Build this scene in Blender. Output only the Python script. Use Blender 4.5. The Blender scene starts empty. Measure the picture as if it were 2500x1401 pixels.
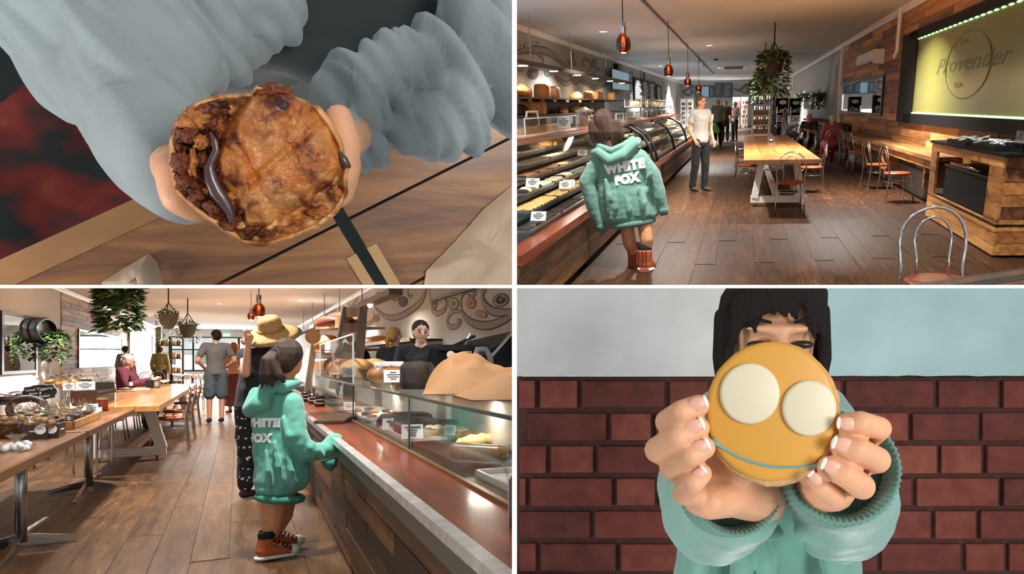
import bpy, bmesh, math, random
from mathutils import Vector, Matrix, Euler, noise
from mathutils.bvhtree import BVHTree
random.seed(7)
PI = math.pi
scene = bpy.context.scene
COL = scene.collection

# ------------------------------------------------------------------ camera
FPX, PPX, PPY = 1800.0, 1560.0, 878.0            # focal length and principal point for a 2500 x 1401 frame
CAMZ = 1.25
cam_d = bpy.data.cameras.new('camera')
cam = bpy.data.objects.new('camera', cam_d); COL.objects.link(cam)
cam.location = (0, 0, CAMZ); cam.rotation_euler = (PI/2, 0, 0)
cam_d.sensor_width = 36; cam_d.lens = 36*FPX/2500
cam_d.shift_x = (1250-PPX)/2500; cam_d.shift_y = (PPY-700.5)/2500
cam_d.clip_start = 0.02; cam_d.clip_end = 500
scene.camera = cam

# ------------------------------------------------------------------ world, exposure
scene.view_settings.view_transform = 'Standard'; scene.view_settings.look = 'None'
scene.view_settings.gamma = 1; scene.view_settings.use_curve_mapping = False
scene.view_settings.exposure = 0.15
world = bpy.data.worlds.new('world'); scene.world = world; world.use_nodes = True
bg = world.node_tree.nodes['Background']
bg.inputs[0].default_value = (0.92, 0.96, 1.0, 1); bg.inputs[1].default_value = 0.5

# ------------------------------------------------------------------ frames: every set has its own upright axes
def nrm(v): return Vector(v).normalized()
class Frame:
    def __init__(s, vp, h, mix=0.5):
        a, b = (vp[0]-PPX)/FPX, -(vp[1]-PPY)/FPX
        s.h = h; s.d = nrm((a, 1, b))
        c = -a/(1+b*b); r1 = nrm((1, c, b*c))
        u2 = nrm((-a*b/(1+a*a), -b/(1+a*a), 1)); r2 = s.d.cross(u2).normalized()
        s.r = (r1*(1-mix)+r2*mix).normalized(); s.u = s.r.cross(s.d)
        o = Vector((0, 0, CAMZ)) - s.u*h
        s.M = Matrix(((s.r.x, s.d.x, s.u.x, o.x), (s.r.y, s.d.y, s.u.y, o.y), (s.r.z, s.d.z, s.u.z, o.z), (0, 0, 0, 1)))
    def ray(s, px, py):
        v = Vector(((px-PPX)/FPX, 1, -(py-PPY)/FPX)); return Vector((v.dot(s.r), v.dot(s.d), v.dot(s.u)))
    def X(s, px, py, x): v = s.ray(px, py); return v*(x/v.x)+Vector((0, 0, s.h))
    def Y(s, px, py, y): v = s.ray(px, py); return v*(y/v.y)+Vector((0, 0, s.h))
    def Z(s, px, py, z): v = s.ray(px, py); return v*((z-s.h)/v.z)+Vector((0, 0, s.h))
T = Frame((1815, 255), 1.52)        # the bakery seen from its street end
B = Frame((583, 878), 1.25)         # the bakery seen from its far end
C = Frame((PPX, PPY), CAMZ)         # level axes straight ahead: the wall outside and the table with the pie

# ------------------------------------------------------------------ mesh builder
class MB:
    def __init__(s): s.v = []; s.f = []
    def add(s, vs, fs):
        n = len(s.v); s.v += [Vector(v) for v in vs]; s.f += [tuple(i+n for i in f) for f in fs]; return s
    def box(s, c, size, rot=None):
        hx, hy, hz = size[0]/2, size[1]/2, size[2]/2; c = Vector(c)
        vs = [Vector((x*hx, y*hy, z*hz)) for x in (-1, 1) for y in (-1, 1) for z in (-1, 1)]
        if rot is not None:
            R = Euler(rot).to_matrix() if not isinstance(rot, Matrix) else rot
            vs = [R @ v for v in vs]
        return s.add([v+c for v in vs], [(0, 1, 3, 2), (4, 6, 7, 5), (0, 4, 5, 1), (2, 3, 7, 6), (0, 2, 6, 4), (1, 5, 7, 3)])
    def b2(s, a, b):
        a, b = Vector(a), Vector(b); return s.box((a+b)/2, (abs(b.x-a.x), abs(b.y-a.y), abs(b.z-a.z)))
    def bar(s, p, q, w, h, up=(0, 0, 1)):
        p, q = Vector(p), Vector(q); d = (q-p); L = d.length; d.normalize(); up = Vector(up)
        if abs(d.dot(up)) > .98: up = Vector((0, 1, 0))
        x = d.cross(up).normalized(); z = x.cross(d)
        R = Matrix((x, d, z)).transposed()
        return s.box((p+q)/2, (w, L, h), R)
    def tube(s, pts, r, n=8, closed=False, caps=True, flat=1.0):
        pts = [Vector(p) for p in pts]; m = len(pts); rr = r if isinstance(r, (list, tuple)) else [r]*m
        rings = []; ref = None
        for i, p in enumerate(pts):
            if closed: t = pts[(i+1) % m]-pts[i-1]
            else: t = pts[min(i+1, m-1)]-pts[max(i-1, 0)]
            t = t.normalized() if t.length > 1e-9 else Vector((0, 0, 1))
            if ref is None:
                ref = Vector((0, 0, 1)) if abs(t.z) < .9 else Vector((1, 0, 0))
            x = ref-t*ref.dot(t)
            if x.length < 1e-6: x = t.orthogonal()
            x.normalize(); ref = x; y = t.cross(x)
            rings.append([p+(x*math.cos(2*PI*k/n)*flat+y*math.sin(2*PI*k/n))*rr[i] for k in range(n)])
        vs = [v for g in rings for v in g]; fs = []
        for i in range(m if closed else m-1):
            a, b = i*n, ((i+1) % m)*n
            for k in range(n): fs.append((a+k, a+(k+1) % n, b+(k+1) % n, b+k))
        if caps and not closed: fs += [tuple(range(n))[::-1], tuple((m-1)*n+k for k in range(n))]
        return s.add(vs, fs)
    def lathe(s, prof, c=(0, 0, 0), n=20, rot=None, sx=1, sy=1):
        c = Vector(c); vs = []; fs = []; m = len(prof)
        R = Euler(rot).to_matrix() if rot is not None and not isinstance(rot, Matrix) else rot
        for r, z in prof:
            for k in range(n):
                v = Vector((max(r, 1e-5)*math.cos(2*PI*k/n)*sx, max(r, 1e-5)*math.sin(2*PI*k/n)*sy, z))
                vs.append((R @ v if R is not None else v)+c)
        for i in range(m-1):
            for k in range(n): fs.append((i*n+k, i*n+(k+1) % n, (i+1)*n+(k+1) % n, (i+1)*n+k))
        fs += [tuple(range(n))[::-1], tuple((m-1)*n+k for k in range(n))]
        return s.add(vs, fs)
    def ball(s, c, r, n=14, m=9, rot=None):
        r = (r, r, r) if not isinstance(r, (tuple, list, Vector)) else r
        R = Euler(rot).to_matrix() if rot is not None and not isinstance(rot, Matrix) else rot
        vs = []; fs = []
        for i in range(m+1):
            th = PI*i/m
            for k in range(n):
                v = Vector((math.sin(th)*math.cos(2*PI*k/n)*r[0], math.sin(th)*math.sin(2*PI*k/n)*r[1], math.cos(th)*r[2]))
                vs.append((R @ v if R is not None else v)+Vector(c))
        for i in range(m):
            for k in range(n): fs.append((i*n+k, (i+1)*n+k, (i+1)*n+(k+1) % n, i*n+(k+1) % n))
        return s.add(vs, fs)
    def poly(s, pts, nrmv):                      # prism from a planar outline, extruded by vector
        n = len(pts); nv = Vector(nrmv); a = [Vector(p) for p in pts]
        return s.add(a+[p+nv for p in a], [tuple(range(n))[::-1], tuple(range(n, 2*n))]+[(i, (i+1) % n, n+(i+1) % n, n+i) for i in range(n)])
    def ribbon(s, pts, w, nv, th=.004):          # flat painted-on band with thickness, lying on a plane of normal nv
        pts = [Vector(p) for p in pts]; nv = Vector(nv).normalized(); L = []; Rr = []; m = len(pts)
        ww = w if isinstance(w, (list, tuple)) else [w]*m
        for i, p in enumerate(pts):
            t = (pts[min(i+1, m-1)]-pts[max(i-1, 0)]).normalized(); sd = t.cross(nv).normalized()
            L.append(p+sd*ww[i]/2); Rr.append(p-sd*ww[i]/2)
        vs = L+Rr+[v+nv*th for v in L]+[v+nv*th for v in Rr]; fs = []
        for i in range(m-1):
            fs += [(2*m+i, 2*m+i+1, 3*m+i+1, 3*m+i), (i, i+1, 2*m+i+1, 2*m+i), (m+i, 3*m+i, 3*m+i+1, m+i+1)]
        return s.add(vs, fs)
    def xf(s, M):
        s.v = [M @ v for v in s.v]; return s
    def join(s, o, M=None):
        return s.add([M @ v for v in o.v] if M else o.v, o.f)
    def mesh(s, name, off=None, smooth=False):
        me = bpy.data.meshes.new(name)
        me.from_pydata([(v-off)[:] if off else v[:] for v in s.v], [], s.f); me.validate()
        if smooth:
            me.polygons.foreach_set('use_smooth', [True]*len(me.polygons))
        me.update(); return me
def sharp(me, ang=40):
    try: me.set_sharp_from_angle(angle=math.radians(ang))
    except Exception: pass
def fixn(me):
    bm = bmesh.new(); bm.from_mesh(me); bmesh.ops.recalc_face_normals(bm, faces=bm.faces); bm.to_mesh(me); bm.free()

def tag(o, label=None, cat=None, group=None, kind=None):
    if label: o['label'] = label
    if cat: o['category'] = cat
    if group: o['group'] = group
    if kind: o['kind'] = kind
    return o
def mesh_obj(name, me, mat):
    o = bpy.data.objects.new(name, me); COL.objects.link(o)
    if mat is not None and len(me.materials) == 0: me.materials.append(mat)
    return o
def topm(fr, loc, rz=0, sc=1):
    M = fr.M @ Matrix.Translation(Vector(loc)) @ Matrix.Rotation(rz, 4, 'Z')
    return M @ Matrix.Scale(sc, 4) if sc != 1 else M
class Thing:
    """an Empty at the base of a thing; parts are meshes given in the frame's own metres (or rel=True: in the thing's)"""
    def __init__(s, fr, name, label, cat, loc=(0, 0, 0), rz=0, group=None, kind=None):
        s.fr = fr; s.loc = Vector(loc); s.rz = rz
        s.o = bpy.data.objects.new(name, None); COL.objects.link(s.o); s.o.empty_display_size = .1
        s.o.matrix_world = topm(fr, loc, rz); tag(s.o, label, cat, group, kind)
    def part(s, name, mb, mat, label=None, rel=False, smooth=False, under=None, kind=None):
        if isinstance(mb, MB):
            if not rel and s.rz: mb = MB().add([Matrix.Rotation(-s.rz, 3, 'Z') @ (v-s.loc) for v in mb.v], mb.f); rel = True
            me = mb.mesh(name, None if rel else s.loc, bool(smooth)); fixn(me)
            if smooth and smooth is not True: sharp(me, smooth)
        else: me = mb
        o = mesh_obj(name, me, mat); o.parent = under if under is not None else s.o
        if label: o['label'] = label
        if kind: o['kind'] = kind
        return o
def solo(fr, name, mb, mat, label=None, cat=None, loc=(0, 0, 0), group=None, kind=None, smooth=False, rel=False, rz=0):
    me = mb.mesh(name, None if rel else Vector(loc), bool(smooth)) if isinstance(mb, MB) else mb
    fixn(me)
    if smooth and smooth is not True: sharp(me, smooth)
    o = mesh_obj(name, me, mat); o.matrix_world = topm(fr, loc, rz); return tag(o, label, cat, group, kind)
def dup(root, fr, loc, rz=0, label=None, group=None, sc=1):
    r = root.copy(); COL.objects.link(r); r.matrix_world = topm(fr, loc, rz, sc)
    if label: r['label'] = label
    if group: r['group'] = group
    for ch in list(root.children):
        c = ch.copy(); COL.objects.link(c); c.parent = r
        for g in list(ch.children):
            d = g.copy(); COL.objects.link(d); d.parent = c
    return r
def pieces(parent, name, me, mats):     # many alike children sharing one mesh; mats are local matrices
    for m in mats:
        o = bpy.data.objects.new(name, me); COL.objects.link(o); o.parent = parent; o.matrix_local = m
def bevbox(name, size, bev, mat, seg=1):
    bm = bmesh.new(); bmesh.ops.create_cube(bm, size=1)
    bmesh.ops.scale(bm, vec=size, verts=bm.verts)
    bmesh.ops.bevel(bm, geom=bm.edges[:], offset=bev, segments=seg, affect='EDGES', profile=.7)
    me = bpy.data.meshes.new(name); bm.to_mesh(me); bm.free(); me.materials.append(mat); return me

# a scratch scene keeps the fusing of blobs quick; it is removed at the end
SCR = bpy.data.scenes.new('scratch')
def scratch_mesh(o):
    SCR.collection.objects.link(o); vl = SCR.view_layers[0]; vl.update()
    return bpy.data.meshes.new_from_object(o.evaluated_get(vl.depsgraph))
# ------------------------------------------------------------------ blobs: ellipsoid hulls fused into one skin
def hull(ells):
    bm = bmesh.new()
    for e in ells:
        c, r = Vector(e[0]), e[1]; R = e[2] if len(e) > 2 else None
        t = MB().ball(c, r, 12, 8, R)
        for v in t.v: bm.verts.new(v)
    bmesh.ops.remove_doubles(bm, verts=bm.verts, dist=1e-6)
    g = bmesh.ops.convex_hull(bm, input=bm.verts)
    bmesh.ops.delete(bm, geom=[x for x in set(g['geom_interior']+g['geom_unused']) if isinstance(x, bmesh.types.BMVert)], context='VERTS')
    bm.verts.index_update()
    vs = [v.co.copy() for v in bm.verts]; fs = [tuple(v.index for v in f.verts) for f in bm.faces]; bm.free()
    return vs, fs
def chain(pts, rs):                             # tapered limb through the joints
    return [[(pts[i], rs[i]), (pts[i+1], rs[i+1])] for i in range(len(pts)-1)]
def fuse(name, prims, voxel, mat=None, smooth=4, M=None, disp=None):
    mb = MB()
    for p in prims:
        if isinstance(p, MB): mb.join(p)
        else: mb.add(*hull(p))
    me = mb.mesh(name); fixn(me)
    o = bpy.data.objects.new(name, me)
    m = o.modifiers.new('r', 'REMESH'); m.mode = 'VOXEL'; m.voxel_size = voxel
    if smooth:
        m = o.modifiers.new('s', 'SMOOTH'); m.factor = .5; m.iterations = smooth
    out = scratch_mesh(o)
    bpy.data.objects.remove(o); bpy.data.meshes.remove(me)
    if disp:
        nn = [v.normal.copy() for v in out.vertices]
        for v, n in zip(out.vertices, nn): v.co += disp(v.co, n)
    if M: out.transform(M)
    out.name = name; out.polygons.foreach_set('use_smooth', [True]*len(out.polygons))
    out.materials.clear()
    if mat: out.materials.append(mat)
    out.update(); return out

# ------------------------------------------------------------------ lettering
def text_mb(s, size, shear=0, ext=.002, fat=0, align='CENTER', bevel=0, sp=1.0, line=1.0):
    cu = bpy.data.curves.new('txt', 'FONT'); cu.body = s; cu.size = size; cu.shear = shear; cu.extrude = ext
    cu.align_x = align; cu.align_y = 'CENTER'; cu.offset = fat; cu.resolution_u = 3; cu.space_character = sp; cu.space_line = line
    if bevel: cu.bevel_depth = bevel; cu.bevel_resolution = 2
    o = bpy.data.objects.new('txt', cu)
    me = scratch_mesh(o)
    mb = MB().add([v.co.copy() for v in me.vertices], [tuple(p.vertices) for p in me.polygons])
    bpy.data.objects.remove(o); bpy.data.curves.remove(cu); bpy.data.meshes.remove(me)
    return mb
def basis(o, x, y):                             # matrix that lays x/y drawings on a wall: x axis, y axis, origin
    x, y = Vector(x).normalized(), Vector(y).normalized(); z = x.cross(y)
    return Matrix(((x.x, y.x, z.x, o[0]), (x.y, y.y, z.y, o[1]), (x.z, y.z, z.z, o[2]), (0, 0, 0, 1)))

# ------------------------------------------------------------------ materials
MATS = {}
def nodes(name):
    m = bpy.data.materials.new(name); m.use_nodes = True; t = m.node_tree
    return m, t, t.nodes['Principled BSDF']
def hexc(h):
    h = h.lstrip('#'); h = ''.join(q*2 for q in h) if len(h) == 3 else h; c = [int(h[i:i+2], 16)/255 for i in (0, 2, 4)]
    return tuple(x/12.92 if x <= .04045 else ((x+.055)/1.055)**2.4 for x in c)+(1,)
def mat(name, col, rough=.6, metal=0, var=.0, vscale=8, bump=0, bscale=60, spec=.5, emit=0, ecol=None, sheen=0, trans=0, sss=0, stretch=(1, 1, 1), coat=0):
    if name in MATS: return MATS[name]
    m, t, p = nodes(name); c = hexc(col) if isinstance(col, str) else col
    p.inputs['Base Color'].default_value = c; p.inputs['Roughness'].default_value = rough; p.inputs['Metallic'].default_value = metal
    p.inputs['Specular IOR Level'].default_value = spec
    if coat: p.inputs['Coat Weight'].default_value = coat
    if sheen: p.inputs['Sheen Weight'].default_value = sheen
    if sss: p.inputs['Subsurface Weight'].default_value = sss; p.inputs['Subsurface Radius'].default_value = (.012, .005, .003); p.inputs['Subsurface Scale'].default_value = .5
    if emit: p.inputs['Emission Strength'].default_value = emit; p.inputs['Emission Color'].default_value = hexc(ecol) if ecol else c
    if var or bump:
        tc = t.nodes.new('ShaderNodeTexCoord'); mp = t.nodes.new('ShaderNodeMapping'); mp.inputs['Scale'].default_value = stretch
        t.links.new(tc.outputs['Object'], mp.inputs['Vector'])
    if var:
        n = t.nodes.new('ShaderNodeTexNoise'); n.inputs['Scale'].default_value = vscale; n.inputs['Detail'].default_value = 5
        t.links.new(mp.outputs[0], n.inputs['Vector'])
        mr = t.nodes.new('ShaderNodeMapRange'); mr.inputs[1].default_value = .3; mr.inputs[2].default_value = .7
        mr.inputs[3].default_value = 1-var; mr.inputs[4].default_value = 1+var
        t.links.new(n.outputs[0], mr.inputs[0])
        mx = t.nodes.new('ShaderNodeMix'); mx.data_type = 'RGBA'; mx.blend_type = 'MULTIPLY'; mx.inputs[0].default_value = 1
        mx.inputs[6].default_value = c; t.links.new(mr.outputs[0], mx.inputs[7]); t.links.new(mx.outputs[2], p.inputs['Base Color'])
    if bump:
        n2 = t.nodes.new('ShaderNodeTexNoise'); n2.inputs['Scale'].default_value = bscale; n2.inputs['Detail'].default_value = 4
        t.links.new(mp.outputs[0], n2.inputs['Vector'])
        b = t.nodes.new('ShaderNodeBump'); b.inputs['Strength'].default_value = bump; b.inputs['Distance'].default_value = .01
        t.links.new(n2.outputs[0], b.inputs['Height']); t.links.new(b.outputs[0], p.inputs['Normal'])
    MATS[name] = m; return m
def wood(name, tones, axis='Y', rough=.5, grain=14, bump=.15, coat=0, knots=True, spread=1.0, spec=.5):
    """wood: every board takes its own tone (object random), with streaked grain along one axis"""
    if name in MATS: return MATS[name]
    m, t, p = nodes(name); N = t.nodes.new; L = t.links.new
    tc = N('ShaderNodeTexCoord'); oi = N('ShaderNodeObjectInfo'); vm = N('ShaderNodeVectorMath'); vm.operation = 'MULTIPLY_ADD'
    cb = N('ShaderNodeCombineXYZ')
    for i in range(3): L(oi.outputs['Random'], cb.inputs[i])
    vm.inputs[1].default_value = (37, 53, 71); L(cb.outputs[0], vm.inputs[0]); L(tc.outputs['Object'], vm.inputs[2])
    mp = N('ShaderNodeMapping'); sc = {'X': (.12, 1, 1), 'Y': (1, .12, 1), 'Z': (1, 1, .12)}[axis]; mp.inputs['Scale'].default_value = sc
    L(vm.outputs[0], mp.inputs['Vector'])
    n = N('ShaderNodeTexNoise'); n.inputs['Scale'].default_value = grain; n.inputs['Detail'].default_value = 7; n.inputs['Roughness'].default_value = .7; n.inputs['Distortion'].default_value = .6
    L(mp.outputs[0], n.inputs['Vector'])
    r = N('ShaderNodeValToRGB'); cr = r.color_ramp; k = len(tones)
    for i, c in enumerate(tones):
        e = cr.elements[i] if i < 2 else cr.elements.new(.5)
    for i, c in enumerate(tones): cr.elements[i].position = i/(k-1); cr.elements[i].color = hexc(c)
    md = N('ShaderNodeMath'); md.operation = 'MULTIPLY_ADD'; md.inputs[1].default_value = .75*spread; md.inputs[2].default_value = .5-.375*spread
    L(oi.outputs['Random'], md.inputs[0])
    m2 = N('ShaderNodeMath'); m2.operation = 'MULTIPLY_ADD'; m2.inputs[1].default_value = 1.8; L(n.outputs[0], m2.inputs[0])
    m3 = N('ShaderNodeMath'); m3.operation = 'SUBTRACT'; m3.inputs[1].default_value = .9; L(md.outputs[0], m3.inputs[0]); L(m3.outputs[0], m2.inputs[2])
    m2.use_clamp = True; L(m2.outputs[0], r.inputs[0])
    out = r.outputs[0]
    if knots:
        v = N('ShaderNodeTexNoise'); v.inputs['Scale'].default_value = 3.2; L(vm.outputs[0], v.inputs['Vector'])
        mr = N('ShaderNodeMapRange'); mr.inputs[1].default_value = .66; mr.inputs[2].default_value = .76; L(v.outputs[0], mr.inputs[0])
        mx = N('ShaderNodeMix'); mx.data_type = 'RGBA'; mx.inputs[7].default_value = hexc(tones[0]); L(mr.outputs[0], mx.inputs[0]); L(out, mx.inputs[6]); out = mx.outputs[2]
    L(out, p.inputs['Base Color']); p.inputs['Specular IOR Level'].default_value = spec; p.inputs['Roughness'].default_value = rough; p.inputs['Coat Weight'].default_value = coat
    p.inputs['Coat Roughness'].default_value = .12
    b = N('ShaderNodeBump'); b.inputs['Strength'].default_value = bump; b.inputs['Distance'].default_value = .004; L(n.outputs[0], b.inputs['Height']); L(b.outputs[0], p.inputs['Normal'])
    MATS[name] = m; return m
def glass(name, tint=(1, 1, 1, 1), gloss=.10, rough=.02, bump=0, bscale=30, ior=1.45):
    if name in MATS: return MATS[name]
    m, t, p = nodes(name); t.nodes.remove(p); N = t.nodes.new; L = t.links.new
    tr = N('ShaderNodeBsdfTransparent'); tr.inputs[0].default_value = tint; gl = N('ShaderNodeBsdfGlossy'); gl.inputs['Roughness'].default_value = rough
    fr = N('ShaderNodeLayerWeight'); fr.inputs[0].default_value = .25; ad = N('ShaderNodeMath'); ad.operation = 'MULTIPLY_ADD'; ad.inputs[1].default_value = .4; ad.inputs[2].default_value = gloss
    ad.use_clamp = True; L(fr.outputs['Fresnel'], ad.inputs[0])
    mx = N('ShaderNodeMixShader'); L(ad.outputs[0], mx.inputs[0]); L(tr.outputs[0], mx.inputs[1]); L(gl.outputs[0], mx.inputs[2]); L(mx.outputs[0], t.nodes['Material Output'].inputs[0])
    if bump:
        n = N('ShaderNodeTexNoise'); n.inputs['Scale'].default_value = bscale; tc = N('ShaderNodeTexCoord'); L(tc.outputs['Object'], n.inputs['Vector'])
        b = N('ShaderNodeBump'); b.inputs['Strength'].default_value = bump; L(n.outputs[0], b.inputs['Height']); L(b.outputs[0], gl.inputs['Normal'])
    MATS[name] = m; return m
def attr_mat(name, rough=.5, bump=.2, bscale=400, sss=0, coat=0):
    if name in MATS: return MATS[name]
    m, t, p = nodes(name); a = t.nodes.new('ShaderNodeVertexColor'); a.layer_name = 'col'; t.links.new(a.outputs[0], p.inputs['Base Color'])
    p.inputs['Roughness'].default_value = rough; p.inputs['Coat Weight'].default_value = coat; p.inputs['Coat Roughness'].default_value = .25
    if bump:
        n = t.nodes.new('ShaderNodeTexNoise'); n.inputs['Scale'].default_value = bscale; n.inputs['Detail'].default_value = 6; tc = t.nodes.new('ShaderNodeTexCoord'); t.links.new(tc.outputs['Object'], n.inputs['Vector'])
        b = t.nodes.new('ShaderNodeBump'); b.inputs['Strength'].default_value = bump; b.inputs['Distance'].default_value = .001; t.links.new(n.outputs[0], b.inputs['Height']); t.links.new(b.outputs[0], p.inputs['Normal'])
    MATS[name] = m; return m

WHITE = mat('white_paint', '#e9e8e4', .45); WALLGREY = mat('grey_wall_paint', '#a9a6a2', .8, var=.03, vscale=2)
WALLLIGHT = mat('light_wall_paint', '#c9cac8', .8, var=.03, vscale=2); CEIL = mat('ceiling_paint', '#c6cacb', .85, var=.04, vscale=.6)
CEILB = mat('cream_ceiling_paint', '#ebedec', .85); BLACK = mat('black_metal', '#101213', .4); BLK2 = mat('matt_black', '#0b0c0d', .7, spec=.2); ORD = ('first', 'second', 'third', 'fourth', 'fifth', 'sixth')
CHROME = mat('chrome', '#d4d5d6', .14, 1); STEEL = mat('brushed_steel', '#b5b6b5', .32, 1, bump=.1, bscale=80)
RED_SEAT = mat('red_brown_vinyl', '#9c4427', .35, coat=.3); GLASS = glass('clear_glass'); CASEGLASS = glass('case_glass', (.95, .98, .97, 1), .02, .10)
MIRROR = mat('mirror_silver', '#eef0f0', .02, 1); CHALK = mat('chalkboard_black', '#14181a', .7); CHALKW = mat('chalk_white', '#e8e8e6', .8)
CELLO = glass('cellophane', (.95, .95, .95, 1), .05, .08, .9, 30); PAPER = mat('white_card', '#eeeeec', .7); KRAFT = mat('brown_paper', '#94683b', .75, var=.12, vscale=9, bump=.12, bscale=40)
GREYPLASTIC = mat('grey_plastic', '#6d7072', .5); ROPE = mat('brown_rope', '#3c2f26', .9); INKTXT = mat('printed_ink', '#26282a', .7)
LED = mat('lamp_glow', '#fff1d6', .5, emit=14); LEDW = mat('warm_filament', '#ffb45e', .5, emit=22, ecol='#ff9a3c')
FLOORW = wood('dark_floor_wood', ['#130b06', '#27170d', '#382214', '#4c301d', '#7a5838'], 'Y', .42, 24, .2, 0.0, False, .2, .22)
FLOORB = wood('brown_floor_wood', ['#23150c', '#3d2817', '#543a22', '#69492c', '#8a6a48'], 'Y', .42, 20, .2, 0.0, False, .2, .3)
PALLET = wood('reclaimed_plank_wood', ['#3a2413', '#6f4522', '#9c6633', '#bb8043', '#d69d5c'], 'Y', .6, 11, .5)
PALLETG = wood('weathered_plank_wood', ['#3f342c', '#705d4e', '#957f6b', '#b49b80', '#cbb394'], 'Y', .65, 11, .5)
DARKPL = wood('dark_stained_planks', ['#1c120b', '#382413', '#55361b', '#6d4724', '#8c6034'], 'Y', .55, 12, .5)
TABLEW = wood('varnished_table_wood', ['#8a5428', '#b1733a', '#c98d4c', '#d9a562'], 'Y', .3, 10, .1, .35, False, .5)
REDWOOD = wood('red_varnished_ledge', ['#4a1809', '#7a2c0f', '#a1441a', '#bd6128'], 'Y', .3, 9, .1, .4, False, .4)
BEAMW = wood('dark_beam_wood', ['#120b08', '#1f140e', '#2d1d13', '#3a261a'], 'Y', .5, 10, .2)
BOXW = wood('pine_box_wood', ['#8a5a2c', '#b27b42', '#c8955a', '#d8ae78'], 'X', .55, 10, .15)
def clip(mb, fr, *edges):
    """cut a mesh off at the plane of a white divider board (so that no set pokes through into the next)"""
    bm = bmesh.new(); vs = [bm.verts.new(v) for v in mb.v]
    for f in mb.f:
        try: bm.faces.new([vs[i] for i in f])
        except ValueError: pass
    o = Vector((0, 0, fr.h))
    for e in edges:
        if e[0] == 'x': r1, r2 = fr.ray(e[1], 0), fr.ray(e[1], 1400); inside = fr.ray(e[1]+e[2]*100, 700)
        else: r1, r2 = fr.ray(0, e[1]), fr.ray(2500, e[1]); inside = fr.ray(1250, e[1]+e[2]*100)
        n = r1.cross(r2).normalized()
        if n.dot(inside) > 0: n = -n
        g = bmesh.ops.bisect_plane(bm, geom=bm.verts[:]+bm.edges[:]+bm.faces[:], plane_co=o, plane_no=n, clear_outer=True, dist=1e-5)
        eg = [x for x in g['geom_cut'] if isinstance(x, bmesh.types.BMEdge)]
        if eg:
            try: bmesh.ops.holes_fill(bm, edges=eg, sides=0)
            except Exception: pass
    bm.verts.index_update()
    out = MB(); out.v = [v.co.copy() for v in bm.verts]; out.f = [tuple(v.index for v in f.verts) for f in bm.faces]; bm.free(); return out
def clip_mesh(me, fr, *edges):
    mb = MB().add([v.co.copy() for v in me.vertices], [tuple(p.vertices) for p in me.polygons])
    out = clip(mb, fr, *edges).mesh(me.name, None, True); fixn(out)
    for m in me.materials: out.materials.append(m)
    return out
LB = ('x', 1257, 1)       # right of the upright board
# ================================================================== white boards between the four sets
Y0, Y1 = .44, .62
BOARD = mat('white_foam_board', '#f6f6f4', .8)
sx_, sz_ = (1256-PPX)/FPX, -(700-PPY)/FPX
mv = MB(); w = 6*Y0/FPX
def lz(py, y): return CAMZ-(py-PPY)/FPX*y
Yv = Y0; Y0 = Y0+.0
mv.add([(sx_*Y0-w, Y0, lz(0, Y0)), (sx_*Y0+w, Y0, lz(0, Y0)), (sx_*Y1+w, Y1, lz(0, Y1)), (sx_*Y1-w, Y1, lz(0, Y1)),
        (sx_*Y0-w, Y0, lz(1401, Y0)), (sx_*Y0+w, Y0, lz(1401, Y0)), (sx_*Y1+w, Y1, lz(1401, Y1)), (sx_*Y1-w, Y1, lz(1401, Y1))],
       [(0, 1, 2, 3), (7, 6, 5, 4), (0, 4, 5, 1), (1, 5, 6, 2), (2, 6, 7, 3), (3, 7, 4, 0)])
solo(C, 'wall_divider', mv, BOARD, kind='structure')
h_ = 4*Y0/FPX
mh = MB().add([((px-PPX)/FPX*y, y-.0015, lz(700, y)+e) for e in (-h_, h_) for px, y in ((-5, Y0), (2505, Y0), (2505, Y1), (-5, Y1))],
              [(0, 1, 2, 3), (7, 6, 5, 4), (0, 4, 5, 1), (1, 5, 6, 2), (2, 6, 7, 3), (3, 7, 4, 0)])
solo(C, 'wall_shelf', mh, BOARD, kind='structure')
# ================================================================== bakery, street end (frame T)
XL, XR, HT = -4.65, 3.0, 3.17
YB = 60.0
floor = Thing(T, 'floor', None, None, (0, 0, 0), kind='structure'); floor.o.name = 'floor'
floor.part('floor_base', MB().b2((-1.75, 5.8, -.10), (XR, YB, -.004)), FLOORW)
floor.part('floor_base', MB().b2((.5, 3.2, -.10), (XR, 5.8, -.004)), FLOORW)
bd = bevbox('floor_board', (.1985, 3.99, .012), .001, FLOORW)
ms = []
for i in range(24):
    x = -1.75+i*.2
    for j in range(8):
        y = 7.8+j*4+(i*1.37 % 4)
        if x < -1.5: continue
        ms.append(Matrix.Translation((x, y, -.004)))
pieces(floor.o, 'floor_board', bd, ms)
ceil_ = solo(T, 'ceiling', MB().b2((XL, 6, HT), (XR, YB, HT+.1)), CEIL, kind='structure')
for i, y in enumerate((27.3, 44)):
    solo(T, 'trim_%d' % (i+1), MB().b2((XL, y-.03, HT-.012), (XR, y+.03, HT+.01)), WHITE, kind='structure')
wallL = Thing(T, 'wall_left', None, None, (XL, 0, 0), kind='structure')
wallL.part('plaster', MB().b2((XL-.1, 14.8, 0), (XL, YB, HT)), WALLGREY)
wallBk = Thing(T, 'wall_back', None, None, (0, YB, 0), kind='structure')
wallBk.part('plaster', MB().b2((XL, YB, 0), (XR, YB+.1, HT)), WALLLIGHT)
wallR = Thing(T, 'wall_right', None, None, (XR, 0, 0), kind='structure')
YT = 24.6
wallR.part('plaster', MB().b2((XR, 5.9, 0), (XR+.1, YB, HT)), WALLGREY)
pl = bevbox('wall_plank', (.022, 1, .126), .004, PALLET)
ms = []
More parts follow.
